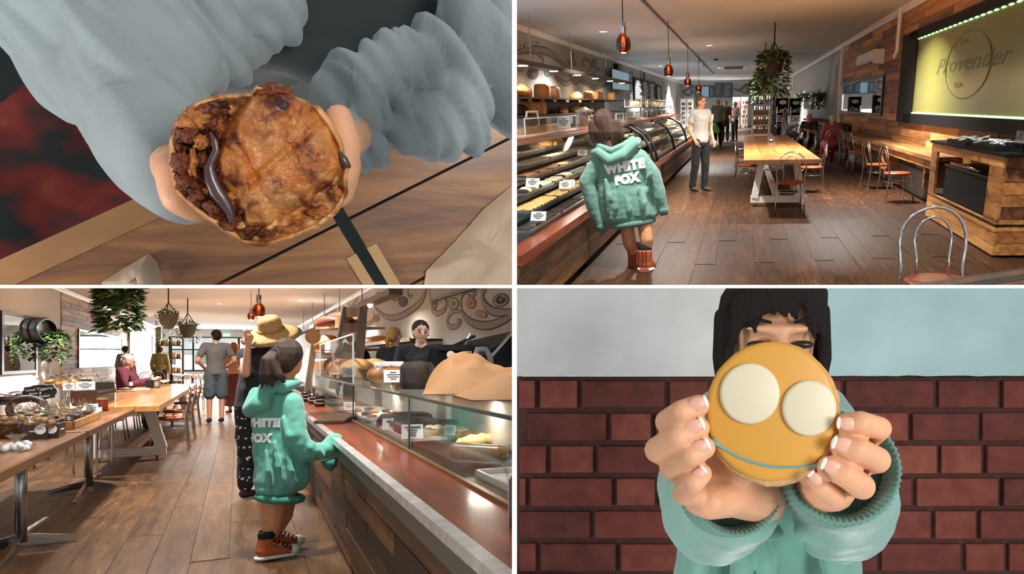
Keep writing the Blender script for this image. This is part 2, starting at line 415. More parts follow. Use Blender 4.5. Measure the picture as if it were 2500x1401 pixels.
for r in range(25):
    z = .064+r*.128
    if z > HT-.05: continue
    y = 6.4-random.random()*1.2
    while y < YT:
        L = random.choice((1.7, 2.3, 2.9, 3.6)); L = min(L, YT-y)
        if L > .15: ms.append(Matrix.Translation((-.012+random.uniform(-.005, .004), y+L/2, z)) @ Matrix.Diagonal((1, L-.012, 1, 1)))
        y += L
pieces(wallR.o, 'wall_plank', pl, ms)
def cornice(fr, x, y0, y1, H, sx, name):
    pr = [(0, 0), (.09, 0), (.085, -.015), (.055, -.035), (.03, -.07), (.012, -.09), (0, -.095)]
    solo(fr, name, MB().poly([(x+sx*a, y0, H+b) for a, b in pr], (0, y1-y0, 0)), WHITE, kind='structure')
cornice(T, XL, 14.8, YB, HT, 1, 'trim_3'); cornice(T, XR-.03, 9, YB, HT, -1, 'trim_4')
solo(T, 'trim_5', MB().b2((XR-.10, YT-.02, 0), (XR+.01, YT+.18, HT)), WHITE, kind='structure')
solo(T, 'trim_6', MB().b2((XL, YB-.06, HT-.1), (XR, YB, HT)), WHITE, kind='structure')
# ================================================================== bakery, far end (frame B)
BXL, BXR, BH = -4.42, 3.16, 3.24
BYB = 56.0
floorB = Thing(B, 'floor', None, None, (0, 0, 0), kind='structure')
floorB.part('floor_base', MB().b2((BXL, 3.2, -.1), (BXR, BYB, -.004)), FLOORB)
bdb = bevbox('floor_board', (.2085, 3.19, .012), .001, FLOORB)
ms = []
for i in range(19):
    x = -3.1+i*.21
    for j in range(8):
        y = 3.9+j*3.2+(i*1.13 % 3.2)
        ms.append(Matrix.Translation((x, y, -.004)))
pieces(floorB.o, 'floor_board', bdb, ms)
solo(B, 'ceiling', clip(MB().b2((BXL, 5, BH), (BXR, BYB, BH+.1)), B, ('x', 1255, -1)), CEILB, kind='structure')
wLB = Thing(B, 'wall_left', None, None, (BXL, 0, 0), kind='structure')
wLB.part('plaster', MB().b2((BXL-.1, 6, 0), (BXL, BYB, BH)), WALLLIGHT)
YP0 = B.X(148, 800, BXL).y; YP1 = B.X(380, 800, BXL).y
plg = bevbox('wall_plank', (.022, 1, .138), .004, PALLETG)
ms = []
for r in range(24):
    z = .07+r*.14
    if z > BH-.06: continue
    y = YP0
    while y < YP1-.2:
        L = min(random.choice((1.4, 2.0, 2.7, 3.2)), YP1-y)
        ms.append(Matrix.Translation((.012+random.uniform(-.004, .006), y+L/2, z)) @ Matrix.Diagonal((1, L-.012, 1, 1))); y += L
pieces(wLB.o, 'wall_plank', plg, ms)
wRB = Thing(B, 'wall_right', None, None, (BXR, 0, 0), kind='structure')
wRB.part('plaster', MB().b2((BXR, B.X(1256, 800, BXR).y, 0), (BXR+.1, BYB, BH)), WALLLIGHT)
cornice(B, BXL+.02, 15, BYB, BH, 1, 'trim_7'); cornice(B, BXR, 15, BYB, BH, -1, 'trim_8')
solo(B, 'trim_9', MB().b2((BXL, YP1, 0), (BXL+.28, YP1+.5, BH)), mat('post_paint', '#8f8b84', .7), kind='structure')
# ------------------------------------------------------------------ lamps
def lamp(fr, name, loc, power, col=(1, .9, .75), size=.25, kind='AREA', rot=None, spread=None):
    d = bpy.data.lights.new(name, kind); d.energy = power; d.color = col
    if kind == 'AREA':
        d.shape = 'DISK'; d.size = size
        if spread: d.spread = spread
    else: d.shadow_soft_size = size
    o = bpy.data.objects.new(name, d); COL.objects.link(o)
    o.matrix_world = fr.M @ Matrix.Translation(Vector(loc)) @ (Euler(rot).to_matrix().to_4x4() if rot else Matrix())
    return o
# ================================================================== builders shared by both views of the bakery
def arc(c, a, b, t0, t1, n, ax=(1, 0, 0), ay=(0, 0, 1)):
    c, ax, ay = Vector(c), Vector(ax), Vector(ay); return [c+ax*a*math.cos(t0+(t1-t0)*i/n)+ay*b*math.sin(t0+(t1-t0)*i/n) for i in range(n+1)]
PROTO = {}
def chair_at(fr, loc, rz, label, group, seat='red'):
    key = 'chair'+seat
    if key in PROTO: return dup(PROTO[key], fr, loc, rz, label, group)
    t = Thing(fr, 'cafe_chair', label, 'chair', loc, rz, group); r = .011
    hoop = [(-.205, -.25, 0), (-.20, -.225, .2), (-.195, -.205, .42), (-.19, -.21, .5), (-.205, -.235, .62)]+arc((0, -.25, .66), .205, .215, PI, 0, 12)+[(.205, -.235, .62), (.19, -.21, .5), (.195, -.205, .42), (.20, -.225, .2), (.205, -.25, 0)]
    t.part('back_hoop', MB().tube(hoop, r, 8), CHROME, rel=True, smooth=True)
    inner = [(-.10, -.165, .45), (-.10, -.20, .56)]+arc((0, -.243, .66), .115, .155, PI, 0, 10)+[(.10, -.20, .56), (.10, -.165, .45)]
    t.part('inner_hoop', MB().tube(inner, r*.75, 8), CHROME, rel=True, smooth=True)
    for s in (-1, 1):
        t.part('leg', MB().tube([(s*.15, .12, .43), (s*.17, .17, .38), (s*.175, .185, .25), (s*.19, .215, 0)], r, 8), CHROME, rel=True, smooth=True)
    t.part('ring', MB().tube(arc((0, -.01, .31), .19, .185, 0, 2*PI, 24, (1, 0, 0), (0, 1, 0))[:-1], r*.7, 6, True), CHROME, rel=True, smooth=True)
    t.part('seat', MB().lathe([(.05, .418), (.185, .42), (.2, .432), (.203, .446), (.19, .458), (.1, .464), (0, .466)], (0, -.01, 0), 28), RED_SEAT if seat == 'red' else mat('grey_vinyl', '#75736f', .5), rel=True, smooth=40)
    PROTO[key] = t.o; return t.o
AMBER = glass('amber_smoked_glass', (.62, .25, .10, 1), .10, .03)
def pendant(fr, loc, cord, label, group, power=9):
    key = 'pendant%.2f' % cord
    if key in PROTO: o = dup(PROTO[key], fr, loc, 0, label, group)
    else:
        t = Thing(fr, 'pendant_lamp', label, 'lamp', loc, 0, group)
        t.part('shade', MB().lathe([(.035, .0), (.045, -.02), (.085, -.07), (.098, -.13), (.092, -.19), (.07, -.235), (.062, -.24), (.066, -.225), (.088, -.185), (.094, -.13), (.08, -.07), (.04, -.02)], (0, 0, 0), 24), AMBER, rel=True, smooth=True)
        t.part('lamp_holder', MB().lathe([(.006, .135), (.036, .13), (.04, .11), (.04, 0), (.034, -.02)], (0, 0, 0), 20), CHROME, rel=True, smooth=40)
        t.part('cord', MB().tube([(0, 0, .13), (0, 0, cord)], .007, 6), BLACK, rel=True)
        b = t.part('bulb', MB().ball((0, 0, -.11), (.028, .028, .055)), glass('bulb_glass', (1, .9, .75, 1), .05), rel=True, smooth=True)
        t.part('filament', MB().tube([(-.012, 0, -.06), (-.016, 0, -.13), (0, .01, -.08), (.016, 0, -.135), (.012, 0, -.06)], .0055, 6), LEDW, rel=True, smooth=True, under=b)
        PROTO[key] = t.o; o = t.o
    if power: lamp(fr, 'pendant_glow', Vector(loc)+Vector((0, 0, -.30)), power, (1, .62, .3), .06, 'POINT')
    return o
def downlight(fr, loc, label, group, power=60, col=(1, .88, .72), r=.11, spread=2.2):
    if 'down' in PROTO: dup(PROTO['down'], fr, loc, 0, label, group)
    else:
        t = Thing(fr, 'downlight', label, 'ceiling light', loc, 0, group)
        t.part('rim', MB().lathe([(r*.82, -.001), (r, -.001), (r*1.02, -.012), (r*.85, -.016), (r*.80, -.004)], (0, 0, 0), 24), WHITE, rel=True, smooth=40)
        t.part('lens', MB().lathe([(0, -.004), (r*.82, -.004), (r*.82, -.009), (0, -.011)], (0, 0, 0), 20), LED, rel=True)
        PROTO['down'] = t.o
    if power: lamp(fr, 'downlight_beam', Vector(loc)+Vector((0, 0, -.03)), power, col, .2, spread=spread)
def leaf(mb, p, d, L, w, up=(0, 0, 1)):
    d = Vector(d).normalized(); s = d.cross(Vector(up)); s = s.normalized() if s.length > .01 else Vector((1, 0, 0)); n = s.cross(d)
    a = Vector(p); mb.add([a, a+d*L*.45+s*w/2-n*w*.12, a+d*L*.45+n*w*.12, a+d*L*.45-s*w/2-n*w*.12, a+d*L-n*L*.1], [(0, 1, 2), (0, 2, 3), (1, 4, 2), (2, 4, 3)])
LEAF = [mat('leaf_green', '#4b6a2f', .45, var=.3, vscale=20), mat('leaf_dark', '#26401f', .45, var=.3, vscale=20), mat('leaf_light', '#8aa05a', .45, var=.3, vscale=20)]
def foliage(n, top, spread, trail, L, rnd):
    out = [MB(), MB(), MB()]
    for i in range(n):
        a = rnd.uniform(0, 2*PI); t = rnd.random()
        if t < .45: q = rnd.random()**.5; p = Vector((math.cos(a)*spread*q, math.sin(a)*spread*q, top+rnd.uniform(-.02, .10)*(1.2-q)))
        else: z = rnd.random()**1.3*trail; p = Vector((math.cos(a)*spread*(1.0+.25*rnd.random()), math.sin(a)*spread*(1.0+.25*rnd.random()), top-z))
        d = Vector((math.cos(a)+rnd.uniform(-.6, .6), math.sin(a)+rnd.uniform(-.6, .6), rnd.uniform(-.9, .5)))
        l = L*rnd.uniform(.7, 1.3); leaf(out[rnd.choice((0, 0, 1, 1, 2))], p, d, l, l*.7)
    return out
def planter(fr, loc, rope, label, group, n=260, pot='#4a3a30', trail=.35, spread=.17, L=.085, seed=1, sc=1.0):
    rnd = random.Random(seed); t = Thing(fr, 'hanging_planter', label, 'planter', loc, 0, group)
    S = lambda m: m.xf(Matrix.Scale(sc, 4))
    t.part('pot', S(MB().lathe([(.0, -.20), (.07, -.19), (.12, -.10), (.15, .03), (.155, .06), (.14, .06), (.12, .0)], (0, 0, 0), 20)), mat('pot'+pot, pot, .8, var=.2, vscale=18, bump=.4, bscale=40), rel=True, smooth=40)
    rp = MB()
    for k in range(3):
        a = 2*PI*k/3+.4; rp.tube([(.15*math.cos(a), .15*math.sin(a), .04), (0, 0, min(.62, rope*.5/sc))], .008, 5)
    rp.tube([(0, 0, min(.62, rope*.5/sc)), (0, 0, rope/sc)], .011, 5)
    t.part('rope', S(rp), ROPE, rel=True)
    for m, f in zip(LEAF, foliage(n, .08, spread, trail, L, rnd)): t.part('leaves', S(f), m, rel=True, kind='stuff')
    return t
# ---- bread and pastry
CRB = mat('crusty_bread', '#b9783f', .6, var=.35, vscale=14, bump=.4, bscale=50); CRD = mat('dark_rye_bread', '#4a2b18', .7, var=.3, vscale=16, bump=.4, bscale=50)
CRL = mat('pale_bread', '#d9a866', .6, var=.25, vscale=14, bump=.3, bscale=50); SEED = mat('seeded_bread', '#c29158', .7, var=.5, vscale=60, bump=.6, bscale=120); CREAM = mat('cream_topping', '#efe3c4', .5, var=.08, vscale=30)
CHOC = mat('chocolate_brown', '#2c1a12', .85, var=.3, vscale=30, bump=.4, bscale=60); CARA = mat('caramel_glaze', '#a8641f', .3, coat=.4, var=.2, vscale=12)
def loaf_me(kind, seed=0):
    k = 'loaf_%s_%d' % (kind, seed)
    if k in PROTO: return PROTO[k]
    dims = {'long': (.10, .42, .075), 'round': (.14, .16, .10), 'tin': (.085, .17, .09), 'baguette': (.05, .3, .045), 'bun': (.06, .06, .045), 'scroll': (.07, .07, .04)}[kind]
    mb = MB(); n, m = 20, 12; vs = []
    for i in range(m+1):
        th = PI*i/m
        for q in range(n):
            ph = 2*PI*q/n; x, y, z = math.sin(th)*math.cos(ph), math.sin(th)*math.sin(ph), math.cos(th)
            if kind == 'tin': sg = lambda v: math.copysign(abs(v)**.45, v); x, y, z = sg(x), sg(y), sg(z) if z > 0 else -min(1, abs(z)*1.6)
            v = Vector((x*dims[0], y*dims[1], max(z, -.55)*dims[2]))
            sl = .012*max(0, math.sin(v.y*46+v.x*20)) if kind in ('long', 'baguette') and z > .2 else 0
            v *= 1+.06*noise.noise(v*14+Vector((seed, 0, 0))); v.z += sl+.55*dims[2]; vs.append(v)
    mb.add(vs, [(i*n+q, (i+1)*n+q, (i+1)*n+(q+1) % n, i*n+(q+1) % n) for i in range(m) for q in range(n)])
    me = mb.mesh(k, None, True); fixn(me); PROTO[k] = me; return me
def put_me(fr, name, me, m, loc, rz, label, cat, group, sc=1, sz=None):
    me2 = me
    key = me.name+m.name
    if key in PROTO: me2 = PROTO[key]
    elif len(me.materials) == 0 or me.materials[0] is not m:
        me2 = me.copy(); me2.materials.clear(); me2.materials.append(m); PROTO[key] = me2
    o = bpy.data.objects.new(name, me2); COL.objects.link(o); o.matrix_world = topm(fr, loc, rz) @ Matrix.Diagonal((*(sz or (sc, sc, sc)), 1)); return tag(o, label, cat, group)
def ring_me():
    if 'ring' not in PROTO:
        PROTO['ring'] = MB().tube(arc((0, 0, .016), .055, .055, 0, 2*PI, 18, (1, 0, 0), (0, 1, 0))[:-1], .016, 8, True).mesh('ring', None, True)
    return PROTO['ring']
def slab_me():
    if 'slab' not in PROTO:
        m = bevbox('slab', (.11, .11, .045), .012, CRB, 2); m.materials.clear(); PROTO['slab'] = m
    return PROTO['slab']
def cookie_me():
    if 'cookie' not in PROTO: PROTO['cookie'] = MB().lathe([(.0, 0), (.05, 0), (.058, .008), (.05, .018), (0, .024)], (0, 0, 0), 16).mesh('cookie', None, True)
    return PROTO['cookie']
def tray(fr, loc, w, l, label, group, rz=0, m=None, h=.022):
    mb = MB().box((0, 0, .004), (w, l, .008))
    for s in (-1, 1): mb.box((s*w/2, 0, h/2), (.01, l+.01, h)); mb.box((0, s*l/2, h/2), (w, .01, h))
    return solo(fr, 'tray', mb, m or STEEL, label, 'tray', loc, group, rel=True, rz=rz)
def price_card(fr, loc, rz, w, h, label, group, tilt=.5, text=None):
    t = Thing(fr, 'price_card', label, 'sign', loc, rz, group); R = Matrix.Translation((0, 0, .035)) @ Matrix.Rotation(-tilt, 4, 'X')
    t.part('card', MB().box((0, 0, h/2), (w, .004, h)).xf(R), PAPER, rel=True)
    t.part('foot', MB().box((0, 0, .018), (w*.14, .02, .036)), glass('clear_acrylic', (.95, .97, .97, 1), .1), rel=True)
    if text: t.part('lettering', text_mb(text, h*.19, ext=.0008, fat=.0012, line=1.0).xf(R @ Matrix.Translation((0, -.0034, h/2)) @ Matrix.Rotation(PI/2, 4, 'X')), INKTXT, rel=True)
    else:
        mb = MB()
        for i, f in enumerate((.35, .7, .6, .35)): mb.box((0, -.003, h*(.8-.18*i)), (w*f, .002, h*.07))
        t.part('lettering', mb.xf(R), INKTXT, rel=True)
    return t
def wall_ac(fr, loc, rz, L, label, sc=1):
    t = Thing(fr, 'air_conditioner', label, 'air conditioner', loc, rz)
    pr = [(0, 0), (.20, .02), (.235, .08), (.24, .26), (.22, .30), (0, .30)]
    t.part('body', MB().poly([(-L/2, -a, b) for a, b in pr], (L, 0, 0)), WHITE, rel=True)
    t.part('outlet', MB().box((.0, -.215, .045), (L*.86, .05, .05), (.35, 0, 0)), BLK2, rel=True)
    for k in range(2): t.part('louvre', MB().box((0, -.222-.01*k, .03+.03*k), (L*.86, .05, .008), (.5, 0, 0)), WHITE, rel=True)
    t.part('seam', MB().box((0, -.240, .10), (L*.98, .004, .006)), GREYPLASTIC, rel=True)
    return t
# ---- people
SK1 = SKINP = None
def person(fr, loc, rz, H, label, top, bottom, shoes='#1b1b1d', hair=('short', '#2a1d16'), skin='#cf9c7c', sit=False, J={}, sleeve=.5, bot='trousers', blen=1.0, vox=.012, face=True, slim=1.0, group=None, inflate=.016, apron=None, headturn=0, loose=0):
    s = H/1.70; t = Thing(fr, 'person', label, 'person', loc, rz, group)
    dz = -.45 if sit else 0
    D = dict(pel=(0, 0, .95+dz), waist=(0, .0, 1.09+dz), chest=(0, 0, 1.29+dz), neck=(0, -.005, 1.45+dz), head=(0, .015, 1.585+dz),
             shR=(.175, -.01, 1.405+dz), elR=(.235, -.03, 1.12+dz), wrR=(.235, .08, .88+dz), shL=(-.175, -.01, 1.405+dz), elL=(-.235, -.03, 1.12+dz), wrL=(-.235, .08, .88+dz),
             hipR=(.09, 0, .90+dz), knR=(.10, .02, .50), anR=(.105, -.01, .085), hipL=(-.09, 0, .90+dz), knL=(-.10, .02, .50), anL=(-.105, -.01, .085))
    if sit: D.update(knR=(.11, .40, .50), anR=(.11, .36, .085), knL=(-.11, .40, .50), anL=(-.11, .36, .085), elR=(.22, .10, .72), wrR=(.10, .34, .78), elL=(-.22, .10, .72), wrL=(-.10, .34, .78))
    D.update(J); D = {k: Vector(v) for k, v in D.items()}; w = slim
    SK = mat('skin'+skin, skin, .5, var=.05, vscale=20)
    hd = D['head']; RH = Matrix.Rotation(headturn, 3, 'Z')
    def h(x, y, z): return hd+RH @ Vector((x, y, z))
    def e3(a, b, c): return (a, b, c, RH)
    B_ = [[(D['pel'], (.15*w, .105*w, .10)), (D['waist'], (.132*w, .092*w, .1))], [(D['waist'], (.132*w, .092*w, .1)), (D['chest'], (.155*w, .108*w, .12))],
          [(D['shR'], .052), (D['shL'], .052), (D['chest'], (.15*w, .10*w, .1))], [(D['neck'], .056), (hd+Vector((0, -.012, -.07)), .05)], [(D['neck']+Vector((0, 0, -.03)), (.1, .06, .04)), (D['neck'], .056)]]
    B_ += [[(h(0, -.012, .028), (.076, .094, .092), RH), (h(0, .0, -.03), (.064, .075, .05), RH)], [(h(0, .03, -.082), (.032, .03, .024), RH), (h(0, .0, -.02), (.062, .072, .05), RH)],
           [(h(0, .082, .008), .009), (h(0, .100, -.026), (.014, .013, .011), RH)], [(h(.076, -.005, -.01), (.008, .02, .03), RH)], [(h(-.076, -.005, -.01), (.008, .02, .03), RH)]]
    for S_ in 'RL':
        B_ += chain([D['sh'+S_], D['el'+S_], D['wr'+S_]], (.05*w, .040*w, .028))
        d = (D['wr'+S_]-D['el'+S_]).normalized(); a = D['wr'+S_]; sd = d.orthogonal().normalized()
        sg = 1 if S_ == 'R' else -1; side = Vector((0, 1, 0))-d*d.y
        side = side.normalized() if side.length > .2 else Vector((0, 0, 1))
        nrmh = d.cross(side).normalized()
        hm = D.get('hd'+S_)
        if hm is not None: d = (hm-a).normalized(); side = (side-d*side.dot(d)).normalized()
        B_ += [[(a, .028), (a+d*.075, (.034 if abs(d.x) < .9 else .03))]]
        pal = a+d*.085
        for k in range(4):
            q = pal+side*(.033-.021*k); B_ += chain([q, q+d*(.045-.004*abs(k-1))+nrmh*-.006*sg, q+d*(.072-.008*abs(k-1))+nrmh*-.022*sg], (.0115, .0105, .009))
        B_ += chain([a+d*.03+side*.03, a+d*.07+side*.058, a+d*.10+side*.062], (.014, .012, .010))
        B_ += chain([D['hip'+S_], D['kn'+S_], D['an'+S_]], (.082*w, .056*w, .040))
        f = D['an'+S_]; B_ += [[(f+Vector((0, -.02, -.04)), .034), (f+Vector((0, .13, -.055)), (.036, .04, .024))]]
    Ms = Matrix.Scale(s, 4)
    bo = t.part('body', fuse('body', B_, vox, SK, 3, M=Ms), SK)
    I = inflate
    def mcol(c): return c if not isinstance(c, str) else mat('cloth'+c, c, .9, sheen=.03, var=.08, vscale=12, bump=.15, bscale=180)
    tm, bm_ = mcol(top), mcol(bottom)
    hem = -.10 if bot != 'skirt' else -.02
    S1 = [[(D['pel']+Vector((0, 0, hem*.4)), (.158*w+I+loose, .115*w+I+loose, .08)), (D['waist'], (.138*w+I+loose, .098*w+I+loose, .1))], [(D['waist'], (.138*w+I+loose, .098*w+I+loose, .1)), (D['chest'], (.16*w+I, .112*w+I, .12))],
          [(D['shR'], .052+I), (D['shL'], .052+I), (D['chest'], (.155*w+I, .105*w+I, .1))], [(D['shR'], .05+I), (D['shL'], .05+I), (D['neck']+Vector((0, 0, -.045)), (.07, .06, .03))]]
    for S_ in 'RL':
        a, b, c = D['sh'+S_], D['el'+S_], D['wr'+S_]
        if sleeve > 0:
            q = min(1, sleeve*2); S1 += chain([a, a.lerp(b, q)], (.052*w+I, .044*w+I*1.2))
            if sleeve > .5: S1 += chain([b, b.lerp(c, (sleeve-.5)*2)], (.044*w+I*1.2, .034+I))
    fold = lambda c, n: n*(.007*noise.noise(c*11)+.004*noise.noise(Vector((c.x*26, c.y*26, c.z*9))))
    t.part('top', fuse('top', S1, vox, tm, 3, M=Ms, disp=fold), tm)
    S2 = []
    if bot == 'skirt':
        zk = D['pel'].z*(1-blen)
        S2 = [[(D['pel']+Vector((0, 0, .03)), (.15*w+I, .11*w+I, .05)), (Vector((D['pel'].x, D['pel'].y, zk+.06)), (.24*w, .2*w, .03))]]
    else:
        S2 = [[(D['pel'], (.15*w+I, .11*w+I, .10)), (D['hipR']+Vector((0, 0, -.03)), .085*w+I), (D['hipL']+Vector((0, 0, -.03)), .085*w+I)]]
        for S_ in 'RL':
            a, b, c = D['hip'+S_], D['kn'+S_], D['an'+S_]
            S2 += chain([a, a.lerp(b, min(1, blen*2))], (.085*w+I, .060*w+I*1.3+(.02 if blen <= .55 else 0)))
            if blen > .5: S2 += chain([b, b.lerp(c, (blen-.5)*2)], (.060*w+I*1.2, .050+I))
    t.part('skirt' if bot == 'skirt' else ('shorts' if blen < .6 else 'trousers'), fuse('bottom', S2, vox, bm_, 3, M=Ms, disp=fold), bm_)
    sm = mcol(shoes)
    for S_ in 'RL':
        f = D['an'+S_]; t.part('shoe', fuse('shoe', [[(f+Vector((0, -.02, -.035)), (.042, .045, .045)), (f+Vector((0, .135, -.052)), (.044, .05, .03))]], vox*.8, sm, 2, M=Ms), sm)
    st, hc = hair; hmt = mat('hair'+hc, hc, .7, var=.2, vscale=5, stretch=(12, 12, 1), bump=.3, bscale=30, spec=.2)
    HP = [[(h(0, -.022, .045), (.084, .096, .084), RH), (h(0, -.05, -.005), (.076, .066, .07), RH)]]
    if st in ('bob', 'long'):
        z = -.13 if st == 'bob' else -.26
        for sx in (-1, 1): HP += [[(h(.07*sx, -.015, .02), (.018, .05, .04), RH), (h(.07*sx, -.035, z*.8), (.016, .045, .03), RH)]]
        HP += [[(h(0, -.05, 0), (.075, .05, .06), RH), (h(0, -.07, z), (.07, .03, .03), RH)]]
    if st == 'pony':
        HP += chain([h(0, -.10, .06), h(0, -.155, .045), h(.01, -.175, -.08), h(.015, -.15, -.22), h(.02, -.14, -.30)], (.028, .032, .036, .028, .008))
    if st == 'tail':
        HP += chain([h(0, -.09, -.02), h(0, -.14, -.05), h(.01, -.14, -.13)], (.028, .034, .014))
    if st == 'curly':
        rnd = random.Random(3)
        for k in range(40):
            a, b = rnd.uniform(0, 2*PI), rnd.uniform(-.1, 1.3); HP += [[(h(.088*math.cos(a)*math.cos(b), -.025+.095*math.sin(a)*math.cos(b) if math.sin(a) < .65 else -.02, .03+.09*math.sin(b)), .02)]]
    if st == 'bald': HP = [[(h(0, -.055, -.01), (.08, .06, .04), RH)]]
    t.part('hair', fuse('hair', HP, vox*.75, hmt, 2, M=Ms, disp=lambda c, n: n*.004*noise.noise(Vector((c.x*60, c.y*60, c.z*8)))), hmt)
    if face:
        for sx in (-1, 1):
            t.part('eye', MB().ball(h(.031*sx, .080, .006), (.013, .007, .006), 10, 6, RH).xf(Ms), mat('eye_dark2', '#20160f', .3), rel=True, smooth=True, under=bo)
            t.part('eyebrow', MB().tube([h(.014*sx, .092, .026), h(.034*sx, .088, .031), h(.052*sx, .076, .024)], .0035, 5).xf(Ms), hmt, rel=True, under=bo)
        t.part('mouth', MB().ball(h(0, .079, -.058), (.021, .008, .006), 10, 6, RH).xf(Ms), mat('lips', '#a8584c', .5), rel=True, smooth=True, under=bo)
    return t
# ================================================================== bakery from the street end: ceiling and walls
def V(*a): return Vector(a)
# painted swirls on the left wall
INKB = mat('mural_black', '#2c2a29', .8); MURG = mat('mural_beige', '#8f867c', .8)
def swirl(wall, fr, axis, plane, nv, pts, w, m=MURG, z8=(1262, 8, .2484)):
    q = []
    for (x, y) in pts:
        px, py = z8[0]+x*z8[2], z8[1]+y*z8[2]; q.append(getattr(fr, axis)(px, py, plane))
    sm = []
    for i in range(len(q)-1):                    # smooth through the points
        p0, p1, p2, p3 = q[max(i-1, 0)], q[i], q[i+1], q[min(i+2, len(q)-1)]
        for k in range(6):
            t = k/6; sm.append(.5*((2*p1)+(p2-p0)*t+(2*p0-5*p1+4*p2-p3)*t*t+(3*p1-p0-3*p2+p3)*t**3))
    sm.append(q[-1]); n = len(sm); ww = [w*(.35+.65*math.sin(PI*(i+.5)/n)**.6) for i in range(n)]; nv = V(*nv)
    wall.part('painted_swirl', MB().ribbon([p+nv*.002 for p in sm], ww, nv, .003), INKB)
    wall.part('painted_swirl', MB().ribbon([p+nv*.005 for p in sm], [a*.72 for a in ww], nv, .003), m)
def blot(wall, fr, axis, plane, nv, c, rx, ry, m, name, ring=0, z8=(1262, 8, .2484), rot=0):
    px, py = z8[0]+c[0]*z8[2], z8[1]+c[1]*z8[2]; o = getattr(fr, axis)(px, py, plane); nv = V(*nv)
    def ell(f): return [getattr(fr, axis)(px+z8[2]*f*(rx*math.cos(a)*math.cos(rot)-ry*math.sin(a)*math.sin(rot)), py+z8[2]*f*(rx*math.cos(a)*math.sin(rot)+ry*math.sin(a)*math.cos(rot)), plane) for a in [2*PI*k/22 for k in range(22)]]
    wall.part(name, MB().poly([p+nv*.002 for p in ell(1.14)], nv*.003), INKB); wall.part(name, MB().poly([p+nv*.005 for p in ell(1)], nv*.003), m)
    if ring: wall.part(name, MB().poly([p+nv*.008 for p in ell(ring)], nv*.003), INKB); wall.part(name, MB().poly([p+nv*.011 for p in ell(ring*.7)], nv*.003), WALLGREY)
PURP = mat('mural_plum', '#6d5a60', .8); TEAL = mat('mural_teal', '#6f8a8c', .8); TANM = mat('mural_tan', '#a78468', .8)
A = (wallL, T, 'X', XL, (1, 0, 0))
for pts, w in (([(0, 485), (80, 458), (200, 455), (300, 470), (390, 515)], .16), ([(250, 490), (330, 510), (420, 570), (500, 640), (560, 690), (620, 750), (700, 800), (790, 825), (880, 800), (905, 780)], .13), ([(660, 630), (640, 585), (660, 552), (700, 556), (730, 610), (725, 650), (690, 668)], .10),
               ([(500, 690), (530, 720), (520, 770), (480, 790), (420, 760), (380, 710), (370, 650)], .13), ([(770, 710), (780, 655), (820, 645), (850, 690), (850, 740), (810, 765), (770, 730)], .10), ([(160, 630), (220, 635), (255, 600), (250, 540), (200, 490), (130, 470)], .12),
               ([(910, 850), (960, 880), (1010, 860), (1020, 820)], .12), ([(1100, 700), (1130, 680), (1140, 720), (1110, 760)], .12), ([(1080, 900), (1120, 940), (1140, 890), (1110, 860)], .14), ([(1420, 770), (1450, 800), (1440, 850), (1470, 880), (1480, 820)], .16)):
    swirl(*A, pts, w)
for c, rx, ry, m, nm, rg, ro in (((130, 405), 62, 20, WALLGREY, 'painted_rolling_pin', 0, -.25), ((45, 425), 14, 18, WALLGREY, 'painted_rolling_pin', 0, 0), ((212, 390), 14, 18, WALLGREY, 'painted_rolling_pin', 0, 0), ((540, 580), 40, 30, TANM, 'painted_pie', 0, .5), ((755, 590), 22, 38, TEAL, 'painted_cupcake', 0, 0), ((155, 690), 48, 52, PURP, 'painted_doughnut', .36, 0), ((575, 765), 32, 34, TANM, 'painted_pretzel', .4, 0), ((305, 670), 36, 46, TEAL, 'painted_bag', 0, 0), ((30, 625), 34, 44, TEAL, 'painted_bag', 0, 0), ((470, 685), 14, 10, TANM, 'painted_bun', 0, 0)):
    blot(*A, c, rx, ry, m, nm, rg, rot=ro)
swirl(*A, [(530, 490), (538, 505), (530, 520), (540, 535)], .05, INKB); swirl(*A, [(550, 485), (558, 500), (550, 515), (560, 530)], .05, INKB)
A2 = (wallBk, T, 'Y', YB, (0, -1, 0))
for pts, w in (([(1510, 800), (1540, 840), (1580, 830), (1590, 800), (1560, 790)], .16), ([(1600, 850), (1640, 870), (1690, 830), (1740, 790)], .16), ([(1640, 840), (1650, 890), (1690, 900), (1730, 870), (1700, 850)], .14), ([(2130, 830), (2170, 855), (2210, 840), (2250, 800), (2300, 795)], .16), ([(2200, 860), (2240, 880), (2290, 870)], .12)):
    swirl(*A2, pts, w)
blot(*A2, (1610, 855), 14, 16, TEAL, 'painted_cupcake'); blot(*A2, (2265, 835), 22, 26, WALLLIGHT, 'painted_wheel', .5); blot(*A2, (1720, 825), 14, 16, TANM, 'painted_pretzel', .4)
